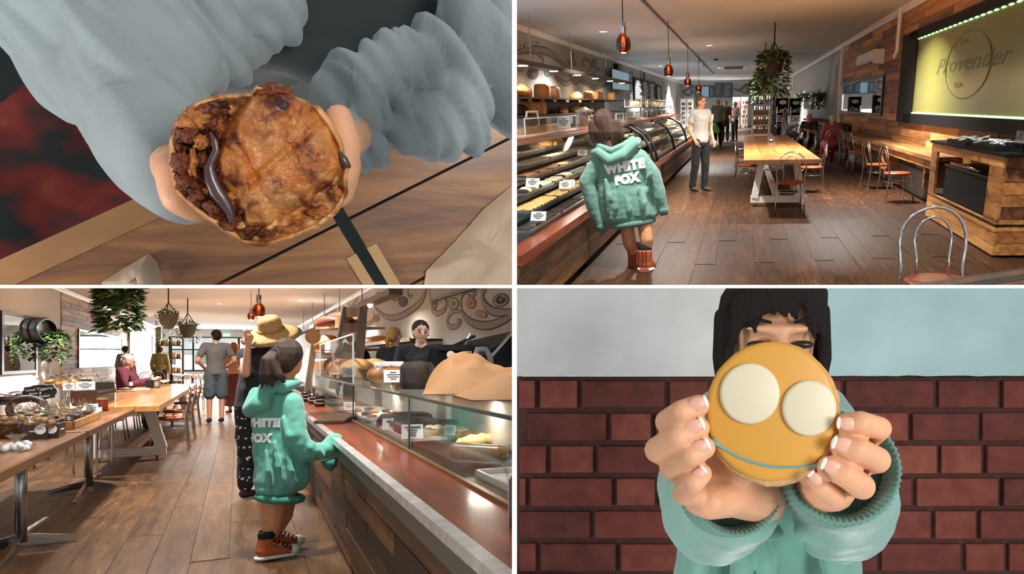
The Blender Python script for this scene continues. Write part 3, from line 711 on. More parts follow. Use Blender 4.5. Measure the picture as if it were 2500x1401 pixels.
# track rail and pendants
tr = Thing(T, 'track_rail', 'black lighting track running along the ceiling with spotlights', 'lighting track', (-.62, 20, HT-.02))
x_tr = T.Z(1690, 125, HT).x
tr.part('rail', MB().b2((x_tr-.02, 12, HT-.04), (x_tr+.02, 44, HT)), BLACK)
for px in (1714, 1724, 1731):
    y = T.X(px, 160, x_tr).y; y = x_tr*1800/(px-1815)
    c = V(x_tr, y, HT-.05)
    sp = tr.part('spotlight', MB().lathe([(.05, 0), (.06, -.1), (.045, -.12), (.04, -.02)], c, 14, (.5, .3, 0)), WHITE, smooth=40)
    tr.part('lens', MB().lathe([(0, -.1), (.045, -.1), (0, -.105)], c, 12, (.5, .3, 0)), LED, under=sp)
for px, pyh, lab in ((1521, 72, 'amber glass pendant lamp hanging nearest the bread shelves'), (1632, 148, 'amber glass pendant lamp second along the lighting track'), (1679, 180, 'amber glass pendant lamp third along the lighting track'), (1706, 199, 'amber glass pendant lamp fourth along the lighting track')):
    y = abs(x_tr)*1800/(1815-px); p = T.Y(px, pyh+8, y); p.x = min(p.x, x_tr+.2)
    pendant(T, p, HT-p.z, lab, 'pendant lamps on the track', 14)
for px, py, lab in ((1732, 110, 'round downlight beside the roof air vent'), (1757, 165, 'round downlight beyond the track pendants'), (1613, 161, 'round downlight above the menu boards'), (1665, 190, 'small downlight near the ceiling fan'), (1712, 191, 'small downlight over the far counter'), (1772, 193, 'small downlight past the roof vent'), (1870, 168, 'small downlight between the hanging planters')):
    p = T.Z(px, py, HT); downlight(T, p, lab, 'downlights in the bakery ceiling', 230+p.y*6, (1, .96, .91))
for (x, y) in ((1.6, 13), (-1.2, 11.5), (-3.2, 18), (-.9, 6.4), (1.7, 7.2)): downlight(T, (x, y, HT), 'round downlight added near the street end of the ceiling', 'downlights in the bakery ceiling', 300 if y > 8 else 80, (1, .96, .91))  # extra downlights added; the nearest ones brighten the child in green
# roof vent
c = T.Z(1791, 162, HT); vt = Thing(T, 'ceiling_vent', 'square white cassette air conditioner set in the ceiling', 'air conditioner', c)
vt.part('frame', MB().poly([c+V(-.62, -1.1, 0), c+V(.62, -1.1, 0), c+V(.62, 1.6, 0), c+V(-.62, 1.6, 0)], (0, 0, -.05)), WHITE)
vt.part('grille', MB().b2(c+V(-.42, -.8, -.07), c+V(.42, 1.0, -.04)), BLK2)
for k in range(6): vt.part('slat', MB().b2(c+V(-.40, -.7+k*.3, -.085), c+V(.40, -.55+k*.3, -.065)), BLACK)
solo(T, 'smoke_detector', MB().lathe([(.09, 0), (.1, -.03), (.06, -.05), (0, -.055)], T.Z(1748, 144, HT), 18), BLACK, 'small dark round detector on the ceiling', 'detector', T.Z(1748, 144, HT), smooth=True)
# ceiling fan
c = T.Z(1683, 186, HT); fn = Thing(T, 'ceiling_fan', 'dark three bladed ceiling fan over the far counter', 'fan', c)
fn.part('rod', MB().tube([c, c-V(0, 0, .18)], .02, 8), BLACK); fn.part('motor', MB().lathe([(.02, -.15), (.1, -.17), (.11, -.24), (.05, -.27)], c, 16), BLACK, smooth=40)
for k in range(3): a = k*2.09+.3; fn.part('blade', MB().bar(c+V(.1*math.cos(a), .1*math.sin(a), -.22), c+V(.95*math.cos(a), .95*math.sin(a), -.22), .16, .015), BLACK)
# wall air conditioners and conduits
p = T.X(2140, 130, XR); ac = wall_ac(T, (XR-.03, p.y, 2.28), -PI/2, 2.5, 'white split air conditioner on the plank wall')
p2 = T.X(2196, 60, XR-.1)
solo(T, 'conduit', MB().tube([(XR-.10, p2.y, HT), (XR-.10, p2.y, HT-.10), (XR-.10, p2.y, 2.42), (XR-.10, p2.y+.25, 2.34)], .055, 8, flat=.7), WHITE, 'white pipe cover from ceiling down to the plank wall air conditioner', 'conduit', (XR, p2.y, 2.3))
p = T.X(1935, 200, XR); wall_ac(T, (XR, p.y, 2.25), -PI/2, 3.0, 'white split air conditioner on the grey wall')
solo(T, 'conduit', MB().tube([(XR-.08, p.y-2, HT), (XR-.08, p.y-2, 2.2)], .05, 8), WHITE, 'white pipe cover beside the grey wall air conditioner', 'conduit', (XR, p.y-2, 2.2))
# hanging planters
for px, py, y, tpy, n, sd, lab in ((1889, 150, 17.5, 38, 420, 5, 'large trailing planter hung beside the roof vent'), (1867, 190, 23, 80, 300, 6, 'slim trailing planter hung on long rope'), (1850, 210, 29, 155, 260, 7, 'small trailing planter hung lowest on rope')):
    p = T.Y(px, py, y); planter(T, p, HT-p.z, lab, 'hanging planters', n, trail=.5, spread=.17, seed=sd, sc=1.55)
# big lit sign panel
sy0, sy1 = T.X(2225, 200, XR).y, 7.0
SG = mat('olive_screen', '#7d7b3c', .25, var=.05, vscale=200, spec=.6); z0, z1 = 1.30, 2.52
sg = Thing(T, 'sign_panel', 'large olive screen sign with black frame and green LED edge on plank wall', 'sign', (XR-.03, (sy0+sy1)/2, z0))
xs = XR-.035
for a, b in (((xs-.06, sy0, z0-.16), (xs, sy1-.3, z0)), ((xs-.06, sy0, z1), (xs, sy1-.3, z1+.13)), ((xs-.06, sy0-.62, z0-.16), (xs, sy0+.0, z1+.13))): sg.part('frame', MB().b2(a, b), BLK2)
sg.part('frame', MB().b2((xs-.06, sy0, z0-.16), (xs, sy0+.62, z1+.13)), BLK2)
sg.part('screen', MB().b2((xs-.03, sy0, z0), (xs-.005, sy1-.3, z1)), SG)
LG = mat('green_led', '#9dffb0', .5, emit=4.5, ecol='#a6ff9e')
n = 26
for k in range(n): z = z0+(z1-z0)*(k+.5)/n; sg.part('led', MB().b2((xs-.045, sy0-.06, z-.017), (xs-.03, sy0-.02, z+.017)), LG)
for k in range(50): y = sy1-.2+(sy0-sy1)*(k+.5)/50; sg.part('led', MB().b2((xs-.045, y-.05, z0+.005), (xs-.03, y+.05, z0+.025)), LG)
for k in range(30): y = sy1-.2+(sy0-sy1)*(k+.5)/30; sg.part('led', MB().b2((xs-.045, y-.05, z1-.02), (xs-.03, y+.05, z1-.005)), LG)
OLV = mat('olive_lettering', '#57552a', .4); ym = T.X(2368, 140, xs).y
def wt(s, y, z, size, sh=0, sp=1.0, st=2.6, fat=0): return text_mb(s, size, sh, .002, fat, sp=sp).xf(basis((xs-.032, y, z), (0, -1, 0), (0, 0, 1)) @ Matrix.Diagonal((st, 1, 1, 1)))
sg.part('lettering', wt('Provender', ym, 1.98, .30, .35), OLV); sg.part('lettering', wt('THE', ym+.25, 2.25, .09), OLV); sg.part('lettering', wt('YEA', ym+.3, 1.70, .10), OLV)
for r0, r1 in ((0, 2*PI),):
    sg.part('emblem', MB().tube([V(xs-.034, ym+1.05*math.cos(a), 1.95+.42*math.sin(a)) for a in [r0+(r1-r0)*k/40 for k in range(40)]], .008, 5, True), OLV)
# mirrors
def wmirror(fr, x, sx, pa, pb, z0, z1, lab, fw=.05):
    y0, y1 = fr.X(*pa, x).y, fr.X(*pb, x).y; y0, y1 = min(y0, y1), max(y0, y1)
    m = Thing(fr, 'wall_mirror', lab, 'mirror', (x, (y0+y1)/2, z0)); X0, X1 = x, x+sx*.035
    m.part('glass', MB().b2((x+sx*.005, y0, z0), (x+sx*.02, y1, z1)), MIRROR)
    fy = fw*2.2
    for a, b in (((X0, y0-fy, z0-fw), (X1, y1+fy, z0)), ((X0, y0-fy, z1), (X1, y1+fy, z1+fw)), ((X0, y0-fy, z0), (X1, y0, z1)), ((X0, y1, z0), (X1, y1+fy, z1))): m.part('frame', MB().b2(a, b), BLACK)
    return m
wmirror(T, XR-.03, -1, (2053, 230), (2155, 230), 1.27, 2.0, 'black framed mirror on the plank wall showing the counter')
wmirror(T, XR, -1, (1965, 240), (1998, 240), 1.32, 1.95, 'tall black framed mirror on the grey wall by the plant')
for px, py, lab in ((1955, 236, 'leafy wall plant between mirror and fridge'), (2002, 236, 'leafy wall plant beside the white corner post')):
    p = T.X(px, py, XR-.2); planter(T, p, .3, lab, 'wall plants', 220, trail=.5, spread=.2, L=.13, seed=int(px))
# shelf lamp beam and bread shelves on the left
xb = -3.95; yb0, yb1 = 12.7, 27
bm_ = Thing(T, 'lamp_beam', 'dark timber beam hung over the bread shelves with small lights', 'light beam', (xb, 20, 2.3))
bm_.part('beam', clip(MB().b2((xb-.12, yb0-.5, 2.27), (xb+.12, yb1, 2.35)), T, LB), BEAMW)
for py, px in ((42, 1323), (85, 1418), (118, 1487)):
    q = T.Z(px, py, HT); y = xb*1800/(px-1815); bm_.part('rod', MB().tube([(xb, y, 2.33), (xb, y, HT)], .012, 6), STEEL)
for k in range(6):
    y = 13.8+k*2.3; ln = bm_.part('light', MB().lathe([(0, 0), (.09, 0), (.09, -.012), (0, -.014)], (xb+.02, y, 2.268), 14), LED); lamp(T, 'beam_light', (xb+.02, y, 2.24), 16, (1, .82, .6), .12)
def shelfT(z, lab, y0=13.0, y1=25.5, x0=-4.55, x1=-3.85):
    return solo(T, 'bread_shelf', clip(MB().b2((x0, y0, z-.03), (x1, y1, z)), T, LB), BEAMW, lab, 'shelf', (x0, y1, z))
shelfT(1.74, 'upper dark wooden bread shelf below the lamp beam'); shelfT(1.42, 'lower dark wooden bread shelf behind the counter'); shelfT(1.12, 'bottom dark bread shelf behind the counter')
wallL.part('timber_backing', clip(MB().b2((-4.64, 13.0, .3), (-4.56, 25.5, 1.72)), T, LB), BEAMW)
def bread(fr, px, py, x, z, kind, m, sc, rz, lab, grp, sz=None):
    y = x*1800/(px-1815); return put_me(fr, 'bread_loaf', loaf_me(kind, int(px) % 3), m, (x, y, z), rz, lab, 'bread', grp, sc, sz)
gl = 'loaves on the bakery shelves'
for px, kind, m, sc, lab in ((1296, 'long', CRB, 1.9, 'long crusty loaf at the street end of the upper shelf'), (1345, 'tin', CRB, 2.0, 'tall brown tin loaf on the upper shelf'), (1371, 'tin', CRD, 1.8, 'dark rye loaf on the upper shelf'), (1425, 'round', CRL, 1.2, 'pale round loaf on the upper shelf'), (1456, 'tin', SEED, 1.6, 'seeded loaf in the row on the upper shelf'), (1468, 'tin', SEED, 1.6, 'seeded loaf in the row on the upper shelf'), (1480, 'tin', SEED, 1.6, 'seeded loaf in the row on the upper shelf'), (1508, 'tin', CRL, 1.7, 'pale square loaf at the end of the upper shelf')):
    bread(T, px, 0, -4.15, 1.74, kind, m, sc, .2, lab, gl)
for px, kind, m, sc, lab in ((1288, 'round', CRD, 1.3, 'dark round loaf on the lower shelf'), (1305, 'tin', CRB, 1.9, 'sliced brown loaf on the lower shelf'), (1318, 'tin', CRB, 1.9, 'sliced brown loaf on the lower shelf'), (1331, 'tin', CRB, 1.9, 'sliced brown loaf on the lower shelf'), (1392, 'long', CRB, 1.2, 'flat crusty loaf on the lower shelf'), (1422, 'round', CRL, 1.2, 'round golden loaf on the lower shelf'), (1440, 'round', CRB, 1.2, 'round brown loaf on the lower shelf'), (1456, 'round', CRL, 1.0, 'small round loaf on the lower shelf')):
    bread(T, px, 0, -4.1, 1.42, kind, m, sc, .1, lab, gl)
for k in range(7):
    px = 1285+k*30; y = -3.84*1800/(px-1815); solo(T, 'shelf_label', MB().b2((-3.846, y-.15, 1.655), (-3.842, y+.15, 1.705)), mat('kraft_label', '#6b4a2e', .8), 'brown price label on the bread shelf edge, number %d along from the street end' % (k+1), 'label', (-3.844, y, 1.66), 'price labels on the bread shelf')
# television and menu boards on the left wall
xw = XL+.03
def wpanel(fr, name, x, sx, pa, pb, z0, z1, lab, cat, face, fw=.04, group=None):
    y0, y1 = sorted((fr.X(*pa, x).y, fr.X(*pb, x).y)); t = Thing(fr, name, lab, cat, (x, (y0+y1)/2, z0), group=group)
    t.part('case', MB().b2((x, y0, z0), (x+sx*.05, y1, z1)), BLACK); t.part('screen', MB().b2((x+sx*.05, y0+fw*3, z0+fw), (x+sx*.056, y1-fw*3, z1-fw)), face); return t, y0, y1
tv, y0, y1 = wpanel(T, 'television', xw+.15, 1, (1490, 180), (1533, 190), 2.10, 2.78, 'wall television showing a pale picture above the bread shelves', 'television', mat('tv_picture', '#8fb0bb', .3, emit=.35, var=.12, vscale=1.2), .03)
tv.part('bracket', MB().b2((XL, (y0+y1)/2-.3, 2.6), (xw+.16, (y0+y1)/2+.3, 3.0)), BLACK); tv.part('conduit', MB().tube([(XL+.06, y0-.2, 2.78), (XL+.06, y0-.2, HT)], .035, 6), WHITE)
def chalkb(pa, pb, z0, z1, lab, cols, rows):
    t, y0, y1 = wpanel(T, 'menu_board', xw, 1, pa, pb, z0, z1, lab, 'menu board', CHALK, .02); w = (y1-y0)/cols
    for c in range(cols):
        for r in range(rows):
            z = z1-.14-(z1-z0-.2)*r/rows; L = w*random.uniform(.4, .8)
            t.part('chalk_line', MB().b2((xw+.056, y0+w*c+w*.1, z-.014), (xw+.06, y0+w*c+w*.1+L, z+.014)), CHALKW)
chalkb((1546, 210), (1598, 215), 1.78, 2.72, 'wide chalk menu board beside the television', 3, 11); chalkb((1601, 210), (1614, 215), 1.75, 2.62, 'narrow round topped chalk menu board near the far wall', 1, 10)
c = T.X(1572, 187, xw+.1); solo(T, 'wall_clock', MB().lathe([(.0, 0), (.2, 0), (.21, .03), (.18, .05), (0, .05)], c, 24, (0, PI/2, 0)), BLACK, 'round black clock above the wide chalk menu board', 'clock', c)
# far wall: door, menu screens, fridge, shelves, counter
def bk(px0, py0, px1, py1, y): a, b = T.Y(px0, py0, y), T.Y(px1, py1, y); return a, b
a, b = bk(1640, 229, 1667, 300, YB-.05); dr = Thing(T, 'door_1', None, None, (a.x, YB, 0), kind='structure')
dr.part('leaf', MB().b2((a.x, YB-.06, 0), (b.x, YB-.01, a.z)), mat('grey_door', '#6d6f6a', .6)); dr.part('handle', MB().ball((b.x-.1, YB-.09, 1.05), .05), CHROME)
for px0, px1, py0, py1, c, lab in ((1697, 1712, 211, 237, '#2e4a4a', 'green blue menu screen on the far wall'), (1712, 1731, 211, 237, '#7f9cb0', 'menu screen with pale pictures on the far wall'), (1731, 1744, 211, 237, '#26403f', 'dark teal menu screen on the far wall'), (1746, 1765, 203, 237, '#26323a', 'tall dark drinks menu on the far wall'), (1768, 1787, 203, 237, '#2a3740', 'tall dark food menu on the far wall')):
    a, b = bk(px0, py0, px1, py1, YB-.1); t = Thing(T, 'menu_screen', lab, 'menu screen', ((a.x+b.x)/2, YB-.1, b.z)); t.part('case', MB().b2((a.x, YB-.12, b.z), (b.x, YB-.02, a.z)), BLACK); t.part('screen', MB().b2((a.x+.03, YB-.13, b.z+.03), (b.x-.03, YB-.12, a.z-.03)), mat('scr'+c, c, .4, emit=.5, var=.5, vscale=4))
    for k in range(8): z = a.z-.12-k*(a.z-b.z-.2)/8; t.part('text_line', MB().b2((a.x+.08, YB-.134, z-.02), (a.x+.08+(b.x-a.x)*random.uniform(.3, .7), YB-.13, z)), CHALKW)
CT = mat('pale_counter_front', '#8b8175', .6, var=.2, vscale=2); a, b = bk(1680, 275, 1800, 300, 52); solo(T, 'service_counter', MB().b2((a.x, 52, 0), (b.x, 53, 1.05)), CT, 'pale service counter in front of the far wall', 'counter', (a.x, 52, 0))
for i, (px, w) in enumerate(((1668, .42), (1684, .42), (1798, .5), (1818, .5))):
    p = T.Y(px, 260, 54); t = Thing(T, 'drinks_fridge', ('narrow drinks fridge beside the grey door at the far wall', 'second drinks fridge from the grey door at the far wall', 'drinks fridge right of the service counter at the far wall', 'drinks fridge behind the wire display rack at the far wall')[i], 'fridge', (p.x, 54, 0), group='fridges at the far wall')
    t.part('body', MB().b2((p.x-w/2, 54.05, 0), (p.x+w/2, 54.7, 2.0)), WHITE); t.part('interior', MB().b2((p.x-w/2+.06, 54.02, .3), (p.x+w/2-.06, 54.06, 1.85)), mat('lit_interior', '#dfe6e6', .6, emit=.5))
    for s in range(5):
        for k in range(5): t.part('bottle', MB().b2((p.x-w/2+.09+k*(w-.18)/5, 53.94, .34+s*.3), (p.x-w/2+.09+k*(w-.18)/5+.07, 54.0, .56+s*.3)), mat('btl%d' % ((k*3+s) % 4), ('#8a5a2e', '#2e3a34', '#b7b2a4', '#9a3b2a')[(k*3+s) % 4], .4))
# black fridges with white script on the right
for px0, px1, xw_, lab in ((1895, 1925, 1.55, 'tall black fridge with white hand lettering beside the seated man'), (1929, 1955, 2.35, 'black panel with white hand lettering beside the tall fridge')):
    y = 27.0; a, b = T.Y(px0, 238, y), T.Y(px1, 238, y); z1 = a.z
    if px0 > 1900: y = 29; a, b = T.Y(px0, 240, y), T.Y(px1, 240, y); z1 = a.z
    t = Thing(T, 'drinks_fridge', lab, 'fridge', ((a.x+b.x)/2, y, 0)); t.part('body', MB().b2((a.x, y, 0 if px0 < 1900 else 1.1), (b.x, y+.7, z1)), BLK2)
    t.part('lettering', text_mb("Let's", .22, .2, .003, .008).xf(basis(((a.x+b.x)/2, y-.006, z1-.42), (1, 0, 0), (0, 0, 1))), CHALKW); t.part('lettering', text_mb("Eat", .28, .2, .003, .010).xf(basis(((a.x+b.x)/2, y-.006, z1-.70), (1, 0, 0), (0, 0, 1))), CHALKW)
    t.part('badge', MB().ball(((a.x+b.x)/2+.03, y-.004, z1-.16), (.13, .006, .07)), CHALKW); t.part('handle', MB().tube([(a.x+.04, y-.05, z1-1.0), (a.x+.04, y-.05, z1-.3)], .015, 6), CHROME)
p = T.Y(1888, 234, 27); solo(T, 'fridge_top_box', MB().b2((p.x-.25, 26.9, T.Y(1888, 240, 27).z), (T.Y(1925, 234, 27).x, 27.5, T.Y(1888, 228, 27).z)), WHITE, 'white light box on top of the black fridge', 'light box', (p.x, 27, p.z))
# white rack of cartons past the long table
y = 20.5; a, b = T.Y(1838, 275, y), T.Y(1878, 328, y); rk = Thing(T, 'carton_rack', 'white rack with small brown cartons standing past the long table', 'rack', ((a.x+b.x)/2, y, 0))
for sx in (a.x, b.x): rk.part('upright', MB().b2((sx-.02, y-.02, 0), (sx+.02, y+.25, a.z+.1)), WHITE)
ctn = bevbox('carton', (.09, .16, .11), .006, mat('brown_carton', '#9c6c4c', .6, var=.2, vscale=12))
for r in range(3):
    z = b.z+.02+r*(a.z-b.z)/2.4; rk.part('shelf', MB().b2((a.x, y-.02, z-.03), (b.x, y+.25, z)), WHITE)
    pieces(rk.o, 'carton', ctn, [Matrix.Translation(V(a.x+.06+k*.10, y+.08, z+.055)-rk.loc) for k in range(int((b.x-a.x)/.10))])
rk2y = 24; a, b = T.Y(1840, 230, rk2y), T.Y(1888, 300, rk2y); rk = Thing(T, 'display_rack', 'black wire display rack with rows of jars past the carton rack', 'rack', ((a.x+b.x)/2, rk2y, 0))
for sx in (a.x, b.x): rk.part('upright', MB().tube([(sx, rk2y, 0), (sx, rk2y, a.z)], .02, 6), BLACK)
for r in range(4):
    z = .8+r*.28; rk.part('shelf', MB().b2((a.x, rk2y-.1, z-.02), (b.x, rk2y+.2, z)), BLACK)
    for k in range(8): rk.part('jar', MB().lathe([(.0, 0), (.028, 0), (.03, .09), (.02, .11), (0, .11)], (a.x+.05+k*(b.x-a.x-.1)/7, rk2y, z), 8), mat('jar%d' % (k % 3), ('#b9b4aa', '#5b4334', '#c9c2b0')[k % 3], .4))
# ================================================================== the counter on the left
xf = -1.52
ctr = Thing(T, 'display_counter', 'long dark plank display counter with stepped glass case of pastries', 'counter', (xf, 9, 0))
plk = bevbox('plank', (.03, 1, .098), .004, DARKPL)
yst = 4.9
for r in range(4):
    y = yst
    while y < 27:
        L = random.choice((2.2, 3.0, 3.8)); ctr.part('plank', clip(MB().b2((xf-.03+random.uniform(-.004, .004), y+.006, .075+r*.103), (xf, min(y+L, 27)-.006, .075+r*.103+.098)), T, LB), DARKPL); y += L
ctr.part('toe_kick', clip(MB().b2((xf-.10, yst, 0), (xf-.07, 27, .08)), T, LB), BLK2)
ctr.part('ledge', clip(MB().b2((xf-.14, yst, .49), (xf+.02, 27, .565)), T, LB), REDWOOD)
ctr.part('base_panel', clip(MB().b2((-2.62, 5, .05), (xf-.1, 27, .55)), T, LB), BLK2)
ctr.part('back_panel', clip(MB().b2((-2.68, 7, .55), (-2.62, 13, 1.2)), T, LB), BLK2)
tiers = [(-1.74-.135*i, .585+.098*i) for i in range(6)]
for x, z in tiers: ctr.part('step_shelf', clip(MB().b2((x-.085, 5, z-.03), (x+.085, 13.2, z)), T, LB), BLACK)
ctr.part('top_board', clip(MB().b2((-2.75, 5.5, 1.22), (-2.05, 27, 1.265)), T, LB), REDWOOD)
ctr.part('front_glass', clip(MB().add([(xf-.12, 5, .57), (xf-.12, 13.2, .57), (-2.04, 13.2, 1.22), (-2.04, 5, 1.22)], [(0, 1, 2, 3)]), T, LB), CASEGLASS)
ctr.part('glass_rail', clip(MB().bar((-2.03, 5, 1.225), (-2.03, 13.2, 1.225), .03, .03), T, LB), STEEL)
gp = 'pastries in the stepped glass case'
kinds = [(cookie_me, CHOC, 'dark biscuit', 1.1), (ring_me, CRL, 'golden ring biscuit', 1.15), (ring_me, CREAM, 'white iced ring biscuit', 1.0), (slab_me, CRB, 'brown slice', 1.0), (slab_me, CREAM, 'cream topped slice', .85), (loaf_me, CRL, 'small golden loaf', .8)]
for ti, (x, z) in enumerate(tiers):
    fnm, m, nm, sc = kinds[ti]; y = max(5.4, abs(x)*3.3)+.5; j = 0
    while y < 11.0:
        tray(T, (x, y, z), .155, 1.02, 'steel tray of %ss on step of the glass case' % nm, 'trays in the stepped glass case')
        if j % 3 != 2 or ti in (1, 4):
            for k in range(8 if ti < 5 else 3):
                for s in ((-.04, .04) if ti in (1, 4) else (0,)):
                    yy = y-.43+k*.123 if ti < 5 else y-.3+k*.3
                    me = fnm() if fnm is not loaf_me else loaf_me('baguette', k)
                    mm = m if (k+j) % 4 or ti in (1,) else (CREAM if ti == 4 else CHOC)
                    put_me(T, 'pastry', me, mm, (x+s, yy, z+.008), random.uniform(-.4, .4), '%s on a tray in the stepped glass case' % nm, 'pastry', gp+', '+nm, sc*random.uniform(.6, .75)*(1 if ti in (1, 4) else 1.5) if ti < 5 else 1.0)
        y += 1.12; j += 1
for px, py, ti in ((1314, 536, 0), (1390, 493, 1), (1298, 424, 2), (1379, 443, 1), (1422, 380, 3)):
    x, z = tiers[ti]; q = T.X(px, py+12, x+.06); price_card(T, (x+.06, q.y, z+.02), 0, .13, .085, 'white price card standing on a tray in the stepped case', 'price cards in the stepped case', .6)
# curved glass case further on
cc_ = Thing(T, 'curved_display_case', 'curved glass cake case with black bent frames beyond the stepped case', 'display case', (xf, 13.4, .56))
prf = [(xf-.03, .57), (xf-.10, .85), (xf-.22, 1.05), (xf-.42, 1.18), (-2.1, 1.22)]
for y in (13.4, 14.0, 17.6, 21.5): cc_.part('bent_frame', MB().tube([(a, y, b) for a, b in prf], .028, 8), BLACK, smooth=True)
for i in range(4): (a, b), (c, d) = prf[i], prf[i+1]; cc_.part('glass_panel', MB().add([(a, 13.4, b), (a, 26.5, b), (c, 26.5, d), (c, 13.4, d)], [(0, 1, 2, 3)]), CASEGLASS)
for x0, x1, z in ((-2.5, -1.62, .62), (-2.5, -1.8, .85), (-2.5, -2.0, 1.03)):
    cc_.part('glass_shelf', MB().b2((x0, 13.5, z-.015), (x1, 26.4, z)), mat('pale_shelf', '#9a9488', .3)); cc_.part('shelf_rail', MB().b2((x1, 13.5, z-.03), (x1+.015, 26.4, z+.01)), STEEL)
cc_.part('back', MB().b2((-2.6, 13.5, .56), (-2.56, 26.4, 1.2)), mat('case_back', '#4a4640', .5))
for s, (x, z) in enumerate(((-1.78, .62), (-1.95, .85), (-2.12, 1.03))):
    for k in range(26):
        y = 13.9+k*.46; me, m = ((slab_me(), CRL), (cookie_me(), CREAM), (slab_me(), CREAM), (loaf_me('bun', 0), CARA))[(k//2+s) % 4]
        put_me(T, 'cake', me, m, (x+random.uniform(-.05, .03), y, z), random.uniform(0, 1), ('pale slice', 'cream round', 'cream slice', 'glazed bun')[(k//2+s) % 4]+' on the '+('lowest', 'middle', 'top')[s]+' shelf of the curved case', 'cake', 'cakes in the curved case', 1.25)
lamp(T, 'case_fill', (-2.0, 9, 1.2), 12, (1, .85, .65), .3); lamp(T, 'case_fill', (-2.1, 17, 1.19), 14, (1, .8, .55), .3); lamp(T, 'case_fill', (-2.1, 22, 1.19), 14, (1, .8, .55), .3)
# things on the counter top
ACR = glass('acrylic_cover', (.93, .95, .95, 1), .08)
def cover(c, w, l, h, lab, grp, knob=True):
    t = Thing(T, 'cake_cover', lab, 'cover', c, 0, grp); c = Vector(c); mb = MB()
    mb.add([c+V(x, y, z) for z in (0, h) for x, y in ((-w/2, -l/2), (w/2, -l/2), (w/2, l/2), (-w/2, l/2))], [(0, 1, 5, 4), (1, 2, 6, 5), (2, 3, 7, 6), (3, 0, 4, 7), (4, 5, 6, 7)])
    t.part('cover', clip(mb, T, LB), ACR)
    for i in range(4):
        p = c+V((-w/2, w/2, w/2, -w/2)[i], (-l/2, -l/2, l/2, l/2)[i], 0)
        if p.x*1800/p.y > -556: t.part('edge', MB().bar(p, p+V(0, 0, h), .01, .01), mat('frosted_edge', '#cfd3d2', .3))
    t.part('rim', clip(MB().bar(c+V(w/2, -l/2, h), c+V(w/2, l/2, h), .012, .012), T, LB), MATS['frosted_edge'])
    if knob: t.part('handle', MB().tube([c+V(0, -.25, h), c+V(0, -.22, h+.06), c+V(0, .22, h+.06), c+V(0, .25, h)], .012, 6), WHITE)
    t.part('board', clip(MB().b2(c+V(-w/2, -l/2, .0), c+V(w/2, l/2, .012)), T, LB), PAPER); return t
c0 = V(-2.38, 8.6, 1.266); cover(c0, .5, 2.4, .17, 'clear acrylic cover over a nut slice on the counter top', None)
sl = Thing(T, 'nut_slice', 'long brown nut slice under the clear acrylic cover', 'slice', c0)
sl.part('slab', clip(MB().b2(c0+V(-.2, -1, .013), c0+V(.2, 1, .06)), T, LB), SEED)
for k in range(6): sl.part('piece', MB().ball(c0+V(.1, .1+k*.15, .06), (.07, .09, .03)), CRB, smooth=True)
price_card(T, (-2.1, T.X(1376, 305, -2.1).y, 1.27), -.1, .17, .13, 'white price card with small pictures before the nut slice', None, .2)
jr = T.X(1428, 300, -2.25); jr.z = 1.267; t = Thing(T, 'cookie_jar', 'glass jar with steel lid full of biscuits on the counter top', 'jar', jr)
t.part('glass', MB().lathe([(.10, 0), (.115, .02), (.12, .16), (.10, .2), (.095, .2), (.11, .155), (.105, .025), (.0, .01)], jr, 22), GLASS, smooth=40); t.part('lid', MB().lathe([(.13, .2), (.13, .225), (.06, .24), (.03, .27), (0, .275)], jr, 22), STEEL, smooth=40)
for k in range(18): t.part('biscuit', MB().lathe([(0, 0), (.035, 0), (.035, .014), (0, .018)], jr+V(.055*math.cos(k*2.4), .055*math.sin(k*2.4), .02+.008*k), 10, (random.uniform(-.9, .9), random.uniform(-.6, .6), 0)), SEED)
for k in range(6):
    y = 11.2+k*1.2; m = (CHOC, CRB, CRL, CREAM, CHOC, CRB)[k]
    cover((-2.38, y, 1.266), .42, .8, .15, ORD[k]+' clear cake cover from the biscuit jar along the counter top', 'cake covers on the counter top', False); put_me(T, 'cake', slab_me(), m, (-2.38, y, 1.28), 0, 'cake under the '+ORD[k]+' clear cover from the biscuit jar', 'cake', 'covered cakes on the counter top', sz=(2.6, 4.5, 1.6))
rk = Thing(T, 'cover_stand', 'raised glass stand carrying a second row of cake covers', 'stand', (-2.6, 22, 1.27))
rk.part('shelf', MB().b2((-2.85, 18, 1.50), (-2.35, 26, 1.52)), BLACK)
for y in (18.2, 22, 25.8): rk.part('post', MB().tube([(-2.4, y, 1.266), (-2.4, y, 1.5)], .015, 6), BLACK)
for k in range(6):
    y = 18.8+k*1.25; cover((-2.6, y, 1.521), .4, .9, .17, ORD[k]+' clear cake cover along the raised stand', 'cake covers on the raised stand', False); put_me(T, 'cake', loaf_me('round', 0), (CRL, CARA, CREAM)[k % 3], (-2.6, y, 1.535), 0, 'cake under a cover on the raised stand', 'cake', 'covered cakes on the raised stand', sz=(.9, 2, .8))
    cover((-2.5, y, 1.266), .42, .9, .17, ORD[k]+' clear cake cover along the space under the raised stand', 'cake covers under the raised stand', False); put_me(T, 'cake', slab_me(), (CHOC, CARA, CRB)[k % 3], (-2.5, y, 1.28), 0, 'cake under the raised stand', 'cake', 'covered cakes under the raised stand', sz=(2.4, 4.5, 1.5))
